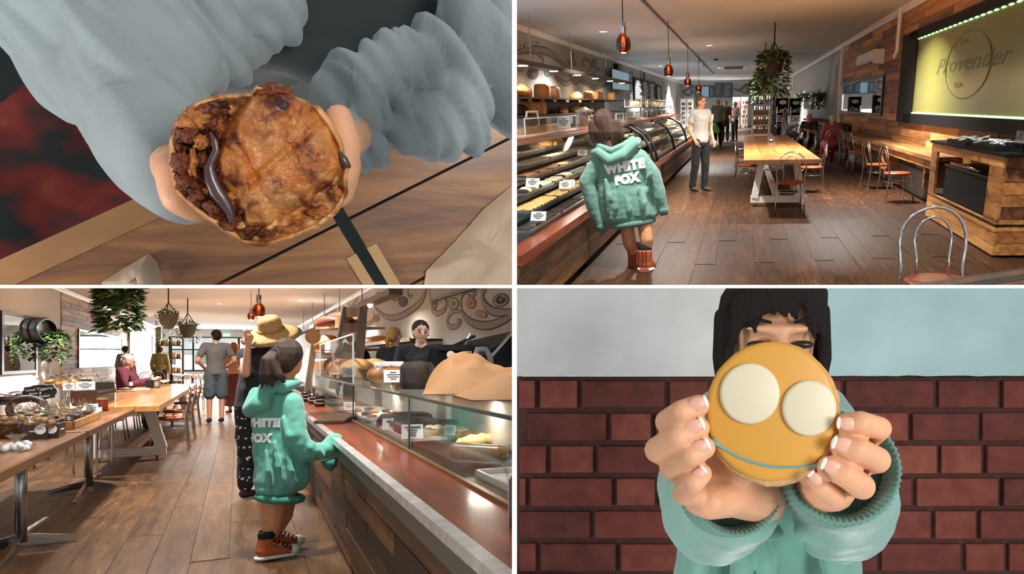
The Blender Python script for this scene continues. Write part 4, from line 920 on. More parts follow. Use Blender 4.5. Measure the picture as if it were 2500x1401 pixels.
# ================================================================== table, chairs, bar, cabinet
tx0, tx1 = T.Z(1816, 391, .78).x, T.Z(2003, 387, .78).x; ty0 = T.Z(1900, 390, .78).y; ty1 = T.Z(1870, 331, .78).y
tb = Thing(T, 'long_table', 'long plank top table on a white trestle in the middle of the floor', 'table', ((tx0+tx1)/2, (ty0+ty1)/2, 0))
n = 4; w = (tx1-tx0)/n
for k in range(n): tb.part('table_plank', MB().b2((tx0+k*w+.003, ty0, .725), (tx0+(k+1)*w-.003, ty1, .78)), TABLEW)
def trestle(y, mtl=WHITE):
    xa, xb = tx0+.12, tx1-.10
    tb.part('leg', MB().bar((xa+.16, y, .70), (xa+.06, y, .13), .11, .10, (1, 0, 0)), mtl); tb.part('leg', MB().bar((xb-.16, y, .70), (xb-.06, y, .13), .11, .10, (1, 0, 0)), mtl)
    tb.part('foot_rail', MB().b2((xa, y-.05, .06), (xb, y+.05, .16)), mtl); tb.part('top_rail', MB().b2((xa+.1, y-.05, .655), (xb-.1, y+.05, .725)), mtl)
    for sx in (xa+.08, xb-.08): tb.part('caster', MB().lathe([(0, -.012), (.028, -.012), (.028, .012), (0, .012)], (sx, y, .03), 12, (0, PI/2, 0)), GREYPLASTIC)
trestle(T.Z(1900, 495, .05).y); trestle(ty1-1.0)
tb.part('stretcher', MB().b2(((tx0+tx1)/2-.05, T.Z(1900, 495, .05).y, .1), ((tx0+tx1)/2+.05, ty1-1, .16)), WHITE)
p = T.Z(1882, 348, .78); nd = Thing(T, 'napkin_dispenser', 'square steel napkin dispenser on the long table', 'napkin dispenser', p)
nd.part('box', MB().b2(p+V(-.06, -.06, .0), p+V(.06, .06, .11)), STEEL); nd.part('face', MB().b2(p+V(-.05, -.066, .01), p+V(.05, -.06, .10)), BLACK); nd.part('napkin', MB().b2(p+V(-.03, -.07, .04), p+V(.03, -.066, .075)), PAPER)
ch = 'chrome cafe chairs'
def chT(px, py, rz, lab): p = T.Z(px, py, 0); chair_at(T, p, rz, lab, ch)
chT(1925, 520, 0, 'chrome hoop back chair with red seat at the near end of the long table')
for i, (px, py) in enumerate(((1826, 462), (1822, 432), (1818, 408))): chT(px, py, -PI/2, ORD[i]+' chrome chair from the trestle end on the counter side of the long table')
for i, (px, py) in enumerate(((1975, 470), (1958, 428), (1945, 402), (1930, 385))): chT(px, py, PI/2, ORD[i]+' chrome chair from the trestle end on the plank wall side of the long table')
for i, (px, py) in enumerate(((2185, 492), (2140, 462), (2098, 425), (2073, 405))): chT(px, py, -PI/2+.2, ORD[i]+' red seated chrome chair from the cabinet along the wall bar')
chT(1925, 365, PI/2, 'chrome hoop back chair behind the seated man by the fridge'); chT(1900, 368, 0, 'chrome hoop back chair beside the black fridge'); chT(1968, 375, -.3, 'chrome hoop back chair under the man in black')
chT(2028, 398, 0, 'chrome hoop back chair under the woman in the pink jumper')
p = T.Z(2291, 660, 0.0); cx = T.Y(2312, 520, 4.7); chair_at(T, (cx.x, 4.72, 0), PI-.0, 'chrome hoop back chair standing at the small front table', ch)
ft = T.Z(2400, 690, .76); t = Thing(T, 'small_table', 'dark slatted wooden table corner in front of the near chair', 'table', (ft.x, ft.y, 0))
q0, q1 = T.Z(2228, 697, .76), T.Z(2500, 657, .76); dv = (q1-q0).normalized(); nv = V(dv.y, -dv.x, 0)
for k in range(7): t.part('slat', MB().poly([q0-dv*.4+nv*(.075*k+.003), q1+dv*.6+nv*(.075*k+.003), q1+dv*.6+nv*(.075*k+.072), q0-dv*.4+nv*(.075*k+.072)], (0, 0, -.035)), DARKPL)
t.part('edge', MB().poly([q0-dv*.4-nv*.02, q1+dv*.6-nv*.02, q1+dv*.6, q0-dv*.4], (0, 0, -.045)), mat('edge_brown', '#5a3a20', .4)); t.part('pedestal', MB().tube([q1+nv*.25+V(0, 0, -.03), V(q1.x, q1.y, 0)+nv*.25], .035, 10), BLACK); t.part('base', MB().box(V(q1.x, q1.y, .02)+nv*.25, (.45, .45, .03)), BLACK)
br = Thing(T, 'wall_bar', 'narrow timber bar along the plank wall', 'bar', (XR-.2, 15, 0)); br.part('bar_top', MB().b2((XR-.42, 10.9, .72), (XR-.03, 21, .775)), PALLET); br.part('apron', MB().b2((XR-.38, 10.9, .60), (XR-.35, 21, .72)), PALLET)
for y in (11.5, 15, 18.5, 20.8): br.part('bracket', MB().b2((XR-.36, y, .3), (XR-.03, y+.08, .72)), PALLET)
br2 = Thing(T, 'wall_bar', 'timber bar beneath the mirror on the grey wall', 'bar', (XR-.2, 26, 0)); br2.part('bar_top', MB().b2((XR-.6, 22, .88), (XR, 32, .93)), PALLET); br2.part('panel', MB().b2((XR-.1, 22, .0), (XR-.05, 32, .88)), BLK2)
solo(T, 'baseboard_right', MB().b2((XR-.06, 10.9, .0), (XR-.02, 24, .42)), mat('grey_plinth', '#6e665c', .7), kind='structure')
# condiment cabinet
kx, ky0, ky1, kz = 2.52, 7.8, 10.7, .98
kb = Thing(T, 'condiment_cabinet', 'pallet wood cabinet with an open bay below the sign', 'cabinet', (kx+.3, 9.2, 0))
def kp(a, b, m=PALLET): kb.part('board', MB().b2(a, b), m)
for z0, z1 in ((.02, .12), (.125, .24)): kp((kx, ky0, z0), (kx+.03, ky1, z1))
kp((kx, ky0, .25), (kx+.03, ky1, .34)); kp((kx, ky0, .88), (kx+.03, ky1, .98)); kp((kx, ky0, .34), (kx+.03, ky0+.42, .88)); kp((kx, ky1-.3, .34), (kx+.03, ky1, .88))
for k in range(8): kp((kx+.03, ky0, .02+k*.12), (XR-.04, ky0+.03, .135+k*.12))
kb.part('interior', MB().b2((kx+.5, ky0+.1, .05), (kx+.47, ky1, .95)), BLK2); kb.part('floor_panel', MB().b2((kx, ky0, .30), (XR-.04, ky1, .33)), BLK2)
kb.part('worktop', MB().b2((kx-.02, ky0-.05, .98), (XR-.02, ky1+.05, 1.01)), BLK2)
bn = Thing(T, 'black_bin', 'black plastic tub inside the open cabinet bay', 'tub', (kx+.25, 9.1, .335)); bn.part('tub', MB().b2((kx+.05, 8.35, .335), (kx+.42, 10.1, .72)), BLK2); bn.part('rim', MB().b2((kx+.04, 8.3, .72), (kx+.43, 10.15, .745)), BLACK)
tg = Thing(T, 'serving_tongs', 'shiny serving tongs with red stripe lying across the black tub', 'tongs', (kx+.06, 9.2, .75)); tg.part('arm', MB().bar((kx+.06, 8.7, .765), (kx+.06, 9.9, .775), .03, .012), CHROME); tg.part('stripe', MB().bar((kx+.055, 8.7, .775), (kx+.055, 9.8, .785), .012, .006), mat('red_stripe', '#8a1f24', .4)); tg.part('spoon', MB().ball((kx+.05, 9.0, .785), (.04, .16, .02)), CHROME, smooth=True)
for i, (x, y, lab) in enumerate(((2.66, 8.6, 'black open tray of paper sachets on the cabinet'), (2.66, 9.6, 'black open tray of wrapped cutlery on the cabinet'))):
    t = Thing(T, 'sachet_tray', lab, 'tray', (x, y, 1.01)); t.part('tray', MB().b2((x-.13, y-.42, 1.011), (x+.2, y+.42, 1.06)), BLK2)
    for k in range(16): t.part('sachet', MB().box((x+random.uniform(-.1, .16), y+random.uniform(-.35, .35), 1.07+.01*(k % 3)), (.05, .12, .006), (random.uniform(-.3, .3), random.uniform(-.3, .3), random.uniform(0, 3))), PAPER)
gt = Thing(T, 'glass_tray', 'round tray of upturned glasses against the plank wall', 'tray', (2.86, 8.7, 1.012)); gt.part('tray', MB().lathe([(0, 0), (.2, 0), (.22, .02), (.2, .025), (0, .015)], (2.80, 8.0, 1.09), 22, None, .6, 1.4), STEEL, smooth=True); gt.part('stand', MB().b2((2.70, 7.9, 1.011), (2.9, 8.5, 1.09)), BLK2)
for k in range(7): gt.part('glass', MB().lathe([(.03, 0), (.026, .09), (.022, .09), (.0, .085)], (2.78+.045*(k % 2), 7.8+k*.08, 1.115), 12), GLASS, smooth=True)
# ================================================================== people
person(T, T.Z(1710, 466, 0), PI+.75, 1.69, 'shop visitor with short fair hair in a white tee shirt and black trousers', '#a9a49b', '#0f1011', '#3a3128', ('short', '#6b5138'), '#d39b76', sleeve=.28, vox=.010, headturn=.25, J=dict(elR=(.22, -.06, 1.13), wrR=(.16, .03, .93), elL=(-.25, -.02, 1.13), wrL=(-.22, .10, .92), anR=(.10, -.12, .085), knR=(.10, -.03, .5)))
pm = T.Z(1752, 357, 0); person(T, pm, .25, 1.74, 'man in a grey tee shirt seen from behind carrying a green bag', '#7d7f7e', '#14151a', '#23211f', ('bald', '#8f8378'), '#c98f70', sleeve=.3, vox=.013, slim=1.12, J=dict(elL=(-.27, .05, 1.12), wrL=(-.27, .1, .9)))
gb = T.Y(1748, 300, pm.y-.3); t = Thing(T, 'shopping_bag', 'green fabric shopping bag hanging from the man in grey', 'bag', V(gb.x, gb.y, .55))
t.part('bag', fuse('bag', [[(V(-.06, 0, .35), (.06, .03, .03)), (V(.02, 0, .0), (.17, .06, .06))]], .014, mat('green_bag', '#7fae5e', .8), 3), MATS['green_bag']); t.part('strap', MB().tube([(-.1, 0, .35), (-.1, 0, .6), (0, 0, .35)], .012, 5), MATS['green_bag'], rel=True)
person(T, T.Z(1793, 345, 0), PI*.75, 1.62, 'woman in a pink vest over black sleeves standing by the far counter', '#c9a595', '#1b1d22', '#222222', ('curly', '#d8d2c6'), '#d0a186', sleeve=.0, vox=.014, J=dict(wrR=(.05, .18, 1.1), wrL=(-.05, .18, 1.1), elR=(.24, .02, 1.1)))
person(T, T.Z(1770, 345, 0), 0, 1.68, 'woman with a ginger bun queueing past the man in grey', '#4a3f38', '#2a2622', '#222', ('tail', '#c78a4e'), '#d0a186', sleeve=.5, vox=.015)
person(T, T.Z(2026, 398, .0), .12, 1.62, 'white haired woman in a pink jumper seated at the wall bar', '#b8475c', '#8a2f44', '#1c1c1c', ('curly', '#e2d9c6'), '#d8a98c', sit=True, sleeve=.96, vox=.012, slim=1.15, inflate=.024, J=dict(elR=(.27, .06, .75), wrR=(.2, .32, .78)))
person(T, T.Z(1972, 388, .0), PI-.5, 1.72, 'bald man in a black shirt seated at the bar looking down', '#1a1b1d', '#22252b', '#222', ('bald', '#b8b0a4'), '#cf9573', sit=True, sleeve=.32, vox=.012, slim=1.15, J=dict(head=(0, .05, 1.11), neck=(0, .0, .99)))
person(T, T.Z(1914, 366, 0), -PI/2, 1.7, 'man in a mauve shirt seated sideways by the black fridge', '#8d7f80', '#3a3438', '#222', ('short', '#8f8a84'), '#c58d6f', sit=True, sleeve=.9, vox=.014)
# ---- the child in the green jumper
def child_common(t, s, voxs): pass
GJ = mat('sage_hoodie', '#669183', .95, sheen=.35, var=.05, vscale=10, bump=.12, bscale=220); GJR = mat('sage_ribbing', '#577e72', .95, sheen=.3)
SKC = mat('child_skin', '#c98f66', .5, var=.05, vscale=20); CANV = mat('orange_canvas', '#b05a2c', .8, var=.15, vscale=60, bump=.2, bscale=300); SOLE = mat('white_rubber', '#ded9cd', .6); SOCK = mat('black_sock', '#17191a', .9)
HRB = mat('child_hair', '#3d2618', .5, var=.35, vscale=6, stretch=(16, 16, 1), bump=.5, bscale=40)
def foldc(c, n): return n*(.010*noise.noise(Vector((c.x*9, c.y*9, c.z*4.5)))+.004*noise.noise(c*24))
yC = 7.2
def tp(px, py, dy=0): return T.Y(px, py, yC+dy)
base = T.Z(1562, 655, 0); kd = Thing(T, 'person', 'child in a sage green hooded jumper and orange boots walking along the counter', 'person', base)
def pj(me, th): me.transform(Matrix.Translation(-th.loc)); return me
R3 = lambda a: Matrix.Rotation(a, 3, 'Y')
fA, fB = tp(1550, 642, .12), tp(1576, 652, -.08)
bd_ = [[(tp(1478, 305), (.078, .092, .10)), (tp(1478, 330), (.062, .075, .06))], [(tp(1476, 340), .05), (tp(1490, 380, -.02), .055)], [(tp(1495, 400), (.11, .05, .08)), (tp(1525, 500), (.11, .06, .1))],
       [(tp(1455, 323, .03), (.010, .02, .03))]]
bd_ += chain([tp(1534, 520), tp(1531, 560, .0), tp(1537, 592, .02), fA+V(0, -.02, .07)], (.085, .072, .068, .042))
bd_ += chain([tp(1578, 515), tp(1574, 548, -.04), tp(1579, 585, -.08), fB+V(0, 0, .09)], (.085, .072, .069, .042))
bd_ += chain([tp(1455, 400), tp(1440, 470), tp(1463, 540)], (.05, .04, .03)); bd_ += chain([tp(1575, 400), tp(1612, 460), tp(1622, 510)], (.05, .04, .03))
for (a, d) in ((tp(1463, 540), V(.12, 0, -1)), (tp(1622, 510), V(.05, 0, -1))):
    for k in range(4): bd_ += chain([a+V(-.02+.013*k, .02, -.02), a+V(-.02+.013*k, .03, -.05)], (.011, .009))
bo = kd.part('body', pj(fuse('body', bd_, .009, SKC, 3), kd), SKC)
jm_ = [[(tp(1500, 380), (.145, .095, .09)), (tp(1520, 470), (.245, .14, .14)), (tp(1527, 528), (.245, .15, .10))], [(tp(1535, 385), (.17, .10, .07)), (tp(1500, 370), (.13, .10, .06)), (tp(1525, 470), (.24, .13, .1))],
       [(tp(1540, 528), (.23, .15, .055)), (tp(1548, 543), (.19, .14, .035))], [(tp(1550, 470), (.20, .13, .1)), (tp(1558, 522), (.20, .15, .06))]]
jm_ += chain([tp(1462, 395), tp(1435, 445), tp(1447, 495), tp(1466, 548)], (.085, .085, .075, .05)); jm_ += chain([tp(1560, 385), tp(1592, 430), tp(1607, 470), tp(1618, 508)], (.085, .088, .080, .052))
for q in ((1500, 470, 1496, 540), (1530, 480, 1535, 545), (1560, 460, 1570, 535), (1478, 440, 1484, 520), (1585, 400, 1580, 450)):
    jm_ += chain([tp(q[0], q[1], -.125), tp((q[0]+q[2])/2+4, (q[1]+q[3])/2, -.14), tp(q[2], q[3], -.12)], (.02, .03, .02))
jo = kd.part('hooded_jumper', pj(fuse('hooded_jumper', jm_, .009, GJ, 4, disp=foldc), kd), GJ)
# hood lying open on the shoulders: a curled rim
hp_ = chain([tp(1443, 372, .02), tp(1462, 372, -.09), tp(1490, 392, -.13), tp(1520, 380, -.12), tp(1548, 352, -.06), tp(1556, 344, .05)], (.035, .045, .05, .055, .05, .04))
hp_ += chain([tp(1450, 352, .02), tp(1465, 356, -.08), tp(1492, 368, -.12), tp(1520, 356, -.10), tp(1545, 338, -.03)], (.022, .026, .03, .03, .026))
kd.part('hood', pj(fuse('hood', hp_, .007, GJ, 4), kd), GJ, under=jo)
kd.part('hem_band', MB().tube([tp(1545, 541)+V(.20*math.cos(a), .135*math.sin(a), .03*math.cos(a)-.01) for a in [2*PI*k/40 for k in range(40)]], .03, 8, True), GJR, smooth=True, under=jo)
for c, d in ((tp(1469, 552), V(.16, 0, -1)), (tp(1620, 512), V(.10, 0, -1))): d.normalize(); kd.part('cuff', MB().tube([c-d*.02, c+d*.015, c+d*.05], [.056, .05, .042], 16), GJR, smooth=True, under=jo)
dg = BVHTree.FromPolygons([kd.loc+v.co for v in jo.data.vertices], [tuple(p.vertices) for p in jo.data.polygons])
def onto(mb, org, dirv, off):                    # lay flat lettering on the cloth
    vs = []; miss = set()
    for i, v in enumerate(mb.v):
        h = dg.ray_cast(v, dirv)
        if h[0] is None: miss.add(i)
        vs.append((h[0] if h[0] is not None else v)-dirv*off)
    return MB().add(vs, [f for f in mb.f if not miss.intersection(f)])
def fine(m):                                     # split flat lettering finely enough to follow the folds
    bm = bmesh.new(); vv = [bm.verts.new(v) for v in m.v]
    for f in m.f:
        try: bm.faces.new([vv[i] for i in f])
        except ValueError: pass
    bmesh.ops.triangulate(bm, faces=bm.faces[:]); bmesh.ops.subdivide_edges(bm, edges=bm.edges[:], cuts=1, use_grid_fill=True); bm.verts.index_update()
    r = MB().add([v.co.copy() for v in bm.verts], [tuple(v.index for v in f.verts) for f in bm.faces]); bm.free(); return r
PRINT = mat('white_print', '#f2f0ee', .7)
def letters(s, px, py, size, rot, st):
    o = tp(px, py, -.6); M = basis(o, V(math.cos(rot), 0, math.sin(rot)), V(-math.sin(rot), 0, math.cos(rot)))
    m = text_mb(s, size, 0, 0, .0095, sp=1.12).xf(M @ Matrix.Diagonal((st, 1, 1, 1)))
    return onto(fine(m), None, V(0, 1, 0), .007)
kd.part('lettering', letters('WHITE', 1504, 418, .112, .16, 1.0), PRINT, label='white puffy WHITE lettering', under=jo); kd.part('lettering', letters('FOX', 1510, 450, .112, .14, .95), PRINT, label='white puffy FOX lettering', under=jo)
hr = [[(tp(1473, 294, -.01), (.108, .11, .11)), (tp(1480, 318, -.05), (.10, .075, .095))]]
rnd = random.Random(5)
for k in range(26):
    u = rnd.uniform(-1, 1); hr += chain([tp(1476+u*32, 300, -.06), tp(1478+u*36, 322, -.105+.03*abs(u)), tp(1486+u*36+rnd.uniform(-4, 4), rnd.uniform(336, 352)-8*u, -.11+.04*abs(u))], (.03, .024, .006))
kd.part('hair', pj(fuse('hair', hr, .006, HRB, 2), kd), HRB)
for f, dx, hy in ((fA, .0, .0), (fB, .02, .035)):
    k_ = 1.45
    sh = kd.part('shoe', pj(fuse('shoe', [[(f+V(0, 0, .0+hy), (.05*k_, .06*k_, .05*k_)), (f+V(dx, .14, -.01), (.05*k_, .07*k_, .035*k_))], [(f+V(0, -.01, .01+hy), (.046*k_, .05*k_, .05*k_)), (f+V(-.0, -.01, .13+hy), (.05*k_, .052*k_, .02))]], .007, CANV, 2), kd), CANV)
    kd.part('sole', pj(fuse('sole', [[(f+V(0, -.01, -.05+hy), (.058*k_, .066*k_, .026)), (f+V(dx, .14, -.05), (.056*k_, .08*k_, .02))]], .006, SOLE, 2), kd), SOLE, under=sh)
    kd.part('heel_patch', MB().b2(f+V(-.045, -.112, -.06+hy), f+V(.045, -.098, -.025+hy)), mat('pink_patch', '#c46a70', .6), under=sh)
    for sx in (-.016, .016): kd.part('heel_stripe', MB().b2(f+V(sx-.006, -.093, -.01+hy), f+V(sx+.006, -.078, .14+hy)), mat('maroon_stripe', '#7a2a22', .7), under=sh)
    kd.part('sock', MB().lathe([(.064, .13), (.068, .15), (.062, .20), (.054, .205), (.05, .1)], f+V(0, 0, hy), 18), SOCK, smooth=True)
# ================================================================== bakery from the far end (frame B)
def bx(px, py, x): return B.X(px, py, x)
ZB1, ZB2 = (8, 704, .2488), (630, 704, .2488)
# ---- shop front
wf = Thing(B, 'wall_shopfront', None, None, (0, BYB, 0), kind='structure')
wf.part('plaster', MB().b2((BXL, BYB, 2.75), (BXR, BYB+.1, BH)), CEILB)
wf.part('plaster', MB().b2((BXL, BYB, 0), (-3.9, BYB+.1, 2.75)), CEILB); wf.part('plaster', MB().b2((1.2, BYB, 0), (BXR, BYB+.1, 2.75)), CEILB); wf.part('plaster', MB().b2((-3.9, BYB, 0), (1.2, BYB+.1, .5)), CEILB)
FRM = mat('window_frame_paint', '#2b2f31', .5)
for i, (x0, x1) in enumerate(((-3.9, -2.6), (-2.6, -1.4), (-1.4, 0), (0, 1.2))):
    wn = Thing(B, 'window_%d' % (i+1), None, None, ((x0+x1)/2, BYB, .5), kind='structure')
    for z0, z1 in ((.5, 1.9), (1.9, 2.75)): wn.part('pane', MB().b2((x0+.05, BYB+.03, z0+.04), (x1-.05, BYB+.04, z1-.04)), GLASS)
    for a, b in (((x0-.06, .5), (x0+.06, 2.75)), ((x1-.06, .5), (x1+.06, 2.75)), ((x0, 1.85), (x1, 1.95)), ((x0, 2.66), (x1, 2.75)), ((x0, .5), (x1, .6))): wn.part('window_frame', MB().b2((a[0], BYB-.03, a[1]), (b[0], BYB+.06, b[1])), FRM)
st = Thing(B, 'street_building', 'pale building across the street seen through the shop windows', 'building', (-1, 66, 0)); st.part('wall', MB().b2((-9, 66, 0), (6, 67, 1.9)), mat('far_render', '#d5d2c8', .9)); st.part('roof', MB().add([(-9, 65.4, 1.9), (6, 65.4, 1.9), (6, 68, 2.9), (-9, 68, 2.9)], [(0, 1, 2, 3)]), mat('far_roof', '#8d9294', .8))
for k in range(6): st.part('window', MB().b2((-7.5+k*2.2, 65.95, .9), (-6.4+k*2.2, 66.0, 1.6)), FRM)
for k in range(24): st.part('roof_rib', MB().bar((-8.6+k*.6, 65.38, 1.92), (-8.6+k*.6, 67.98, 2.92), .05, .05), mat('far_roof_rib', '#a9aeb0', .8))
for nm_, lc_, pw_, rt_, sx_2, sy_2 in (('street_daylight', (-1.4, BYB+2.5, 2.3), 5200, (-PI/2, 0, 0), 7, 3), ('street_fill', (-1, BYB+1.2, 6.5), 4200, (.75, 0, 0), 7, 2)):  # the second is an added lamp that whitens the street building
    wg = lamp(B, nm_, lc_, pw_, (1, .98, .95), 4, rot=rt_); wg.data.shape = 'RECTANGLE'; wg.data.size = sx_2; wg.data.size_y = sy_2
es = solo(B, 'exit_sign', MB().b2((-.9, BYB-.2, 2.80), (-.5, BYB-.1, 2.98)), mat('exit_green', '#bfe6cc', .5, emit=.8), 'small pale green exit sign above the shop windows', 'sign', (-.7, BYB-.15, 2.8))
# ---- left wall: mirrors, sign, air conditioner, barrel planter
wmirror(B, BXL, 1, (5, 800), (84, 850), 1.0, 2.22, 'black framed mirror on the grey wall beside the barrel planter', .07)
wmirror(B, BXL+.03, 1, (192, 830), (296, 850), 1.05, 2.15, 'wide mirror on the weathered planks reflecting the shop windows', .06)
sy0, sy1 = bx(316, 840, BXL+.03).y, bx(369, 840, BXL+.03).y
sg = Thing(B, 'sign_panel', 'pale screen sign in a dark frame on the weathered planks', 'sign', (BXL+.03, (sy0+sy1)/2, 1.1)); xx = BXL+.035
sg.part('screen', MB().b2((xx, sy0, 1.15), (xx+.03, sy1, 2.65)), mat('pale_screen', '#a9b0ae', .5))
for a, b in (((xx, sy0-.4, 1.05), (xx+.06, sy1+.4, 1.15)), ((xx, sy0-.4, 2.65), (xx+.06, sy1+.4, 2.75)), ((xx, sy0-.4, 1.15), (xx+.06, sy0, 2.65)), ((xx, sy1, 1.15), (xx+.06, sy1+.4, 2.65))): sg.part('frame', MB().b2(a, b), mat('sign_frame', '#4a4c4c', .5))
sg.part('emblem', MB().tube([V(xx+.034, (sy0+sy1)/2+2.2*math.cos(a), 1.95+.35*math.sin(a)) for a in [2*PI*k/30 for k in range(30)]], .012, 5, True), mat('sign_grey', '#a3a9a7', .5)); sg.part('lettering', text_mb('Provender', .28, .35, .002).xf(basis((xx+.034, (sy0+sy1)/2, 1.95), (0, 1, 0), (0, 0, 1)) @ Matrix.Diagonal((4, 1, 1, 1))), MATS['sign_grey'])
wall_ac(B, (BXL+.03, (bx(234, 790, BXL).y+bx(307, 800, BXL).y)/2, 2.60), PI/2, 7.6, 'white split air conditioner on the weathered plank wall')
solo(B, 'thermostat', MB().b2((BXL+.28, 53.2, 1.9), (BXL+.33, 53.5, 2.3)), WHITE, 'small white control box on the grey corner post', 'control box', (BXL+.3, 53.3, 1.9))
p = bx(119, 812, BXL+.2); bp = Thing(B, 'barrel_planter', 'dark half barrel planter with trailing leaves on the grey wall', 'planter', (BXL, p.y, p.z)); DKB = mat('dark_barrel', '#23282a', .5)
bp.part('barrel', MB().lathe([(.0, 0), (.29, 0), (.31, .03), (.31, .17), (.30, .2), (.27, .2), (.26, .08), (0, .06)], (BXL, p.y, p.z+.05), 28, (0, PI/2, 0), 1, 3.8), DKB, smooth=40)
for q in (.04, .17): bp.part('hoop', MB().tube([V(BXL+q, p.y+1.19*math.cos(a), p.z+.05+.315*math.sin(a)) for a in [2*PI*k/30 for k in range(30)]], .014, 6, True), BLACK)
rnd = random.Random(8)
for m, f in zip(LEAF, foliage(380, .0, .26, .62, .15, rnd)):
    bp.part('leaves', MB().add([V(v.x*.7+BXL+.30, v.y*2.6+p.y+.3, v.z+p.z-.05) for v in f.v], f.f), m if m is not LEAF[2] else LEAF[0], kind='stuff')
for px, py, y, n, sd, lab, sc, tr_ in ((290, 712, 13, 800, 21, 'big leafy planter hung low from the ceiling', 1.3, .5), (411, 775, 24, 380, 22, 'planter with thin trailing stems hung before the windows', 1.6, .55), (458, 800, 28, 260, 23, 'grey planter with sparse leaves hung before the windows', 1.7, .35)):
    p = B.Y(px, py, y); planter(B, p, BH-p.z, lab, 'planters hung from the cream ceiling', n, pot='#5a5650', trail=tr_, spread=.15, L=.10 if sd == 21 else .045, seed=sd, sc=sc)
# ---- ceiling lights
for px, py, lab in ((364, 768, 'round downlight in the cream ceiling near the hung planters'),):
    downlight(B, B.Z(px, py, BH), lab, 'downlights in the cream ceiling', 200, (1, .93, .82))
for x, y, lb in ((-2.6, 22, 'added downlight above the wide mirror end of the table'), (1.2, 21, 'added downlight over the shelves behind the staff'), (-.6, 30, 'added downlight before the jar rack'), (1.8, 27, 'added downlight beside the hung lamp beam'), (-.6, 8, 'added downlight over the gangway by the jam tables'), (.2, 4.6, 'added downlight over the counter end'), (-2.4, 10, 'added downlight over the dark riser'), (.5, 12, 'added downlight over the ladder rack gangway'), (-.6, 15, 'added downlight over the long table chairs'), (-2, 38, 'added downlight near the pale screen sign'), (.6, 42, 'added downlight nearest the shop windows')):  # extra downlights, many out of view, added to light the room
    downlight(B, (x, y, BH), lb, 'downlights in the cream ceiling', (60 if y < 5 else 115) if y < 19 else 600, (1, .99, .98))
p = B.Y(632, 738, 14); pendant(B, p, BH-p.z, 'amber glass pendant lamp hanging above the straw hat', 'pendant lamps over the far end counter', 12)
p = B.Y(613, 760, 24); pendant(B, p, BH-p.z, 'amber glass pendant lamp hanging in the distance behind the raised arm', 'pendant lamps over the far end counter', 8)
# ---- long table
x0, x1, y0, y1 = -1.62, -.74, 9.3, 17.6
lt = Thing(B, 'long_table', 'long varnished plank table where the old woman sits', 'table', ((x0+x1)/2, 13, 0)); n = 4
for k in range(n): lt.part('table_plank', MB().b2((x0+k*(x1-x0)/n+.003, y0, .705), (x0+(k+1)*(x1-x0)/n-.003, y1, .76)), TABLEW)
WTR = mat('white_trestle_paint', '#d8d6d0', .5)
for yt in (11.0, 16.6):
    xa, xb = x0+.02, x1-.06; lt.part('leg', MB().bar((xa+.12, yt, .69), (xa+.05, yt, .14), .11, .12, (1, 0, 0)), WTR); lt.part('leg', MB().bar((xb-.2, yt, .69), (xb-.05, yt, .14), .11, .12, (1, 0, 0)), WTR)
    lt.part('foot_rail', MB().b2((xa, yt-.06, .06), (xb, yt+.06, .16)), WTR); lt.part('top_rail', MB().b2((xa, yt-.06, .62), (xb, yt+.06, .705)), WTR)
    for sx in (xa+.1, xb-.1): lt.part('caster', MB().lathe([(0, -.012), (.028, -.012), (.028, .012), (0, .012)], (sx, yt, .03), 12, (0, PI/2, 0)), GREYPLASTIC)
lt.part('stretcher', MB().b2(((x0+x1)/2-.05, 11, .1), ((x0+x1)/2+.05, 16.6, .16)), WTR)
g2 = 'chrome cafe chairs by the far end tables'
def chB(px, py, rz, lab, z=0): chair_at(B, B.Z(px, py, 0), rz, lab, g2)
for i, (px, py) in enumerate(((412, 1098), (432, 1072), (452, 1040))): chB(px, py, PI/2, ORD[i]+' chrome chair from the jam tables along the open side of the long table')
for i, (px, py) in enumerate(((225, 1100), (270, 1075), (305, 1050), (345, 1010))): chB(px, py, -PI/2, ORD[i]+' chrome chair from the jam tables on the wall side of the long table')
for px, py in ((455, 1005), (475, 1000)): chB(px, py, PI, 'chrome hoop back chair at the window end of the long table')
for i, (px, py) in enumerate(((210, 1010), (240, 1000), (265, 992))): chB(px, py, -PI/2, ORD[i]+' chrome chair from the dark riser beside the weathered plank wall')
for px, py in ((350, 975), (378, 972), (505, 972), (488, 985)): chB(px, py, .4, 'chrome hoop back chair among the window tables')
for px, py in ((60, 1130), (20, 1150)): chB(px, py, 0, 'chrome hoop back chair behind the table of jams')
for i, (px, py) in enumerate(((352, 930), (470, 915), (420, 912))):
    p = B.Z(px, py, .74); t = Thing(B, 'window_table', 'small pale table near the shop windows', 'table', (p.x, p.y, 0), group='window tables'); t.part('table_top', MB().box((p.x, p.y, .725), (.9, 2.0, .03)), TABLEW); t.part('leg', MB().tube([(p.x, p.y, 0), (p.x, p.y, .71)], .04, 8), BLACK); t.part('base', MB().box((p.x, p.y, .015), (.5, .9, .03)), BLACK)
p = B.Z(374, 947, .76); nd = Thing(B, 'napkin_dispenser', 'black and steel napkin dispenser on the long table', 'napkin dispenser', p)
nd.part('box', MB().b2(p+V(-.10, -.09, 0), p+V(.10, .09, .14)), BLACK); nd.part('face', MB().b2(p+V(.02, -.095, .015), p+V(.10, -.09, .13)), STEEL); nd.part('napkin', MB().b2(p+V(.04, -.1, .05), p+V(.08, -.095, .10)), PAPER)
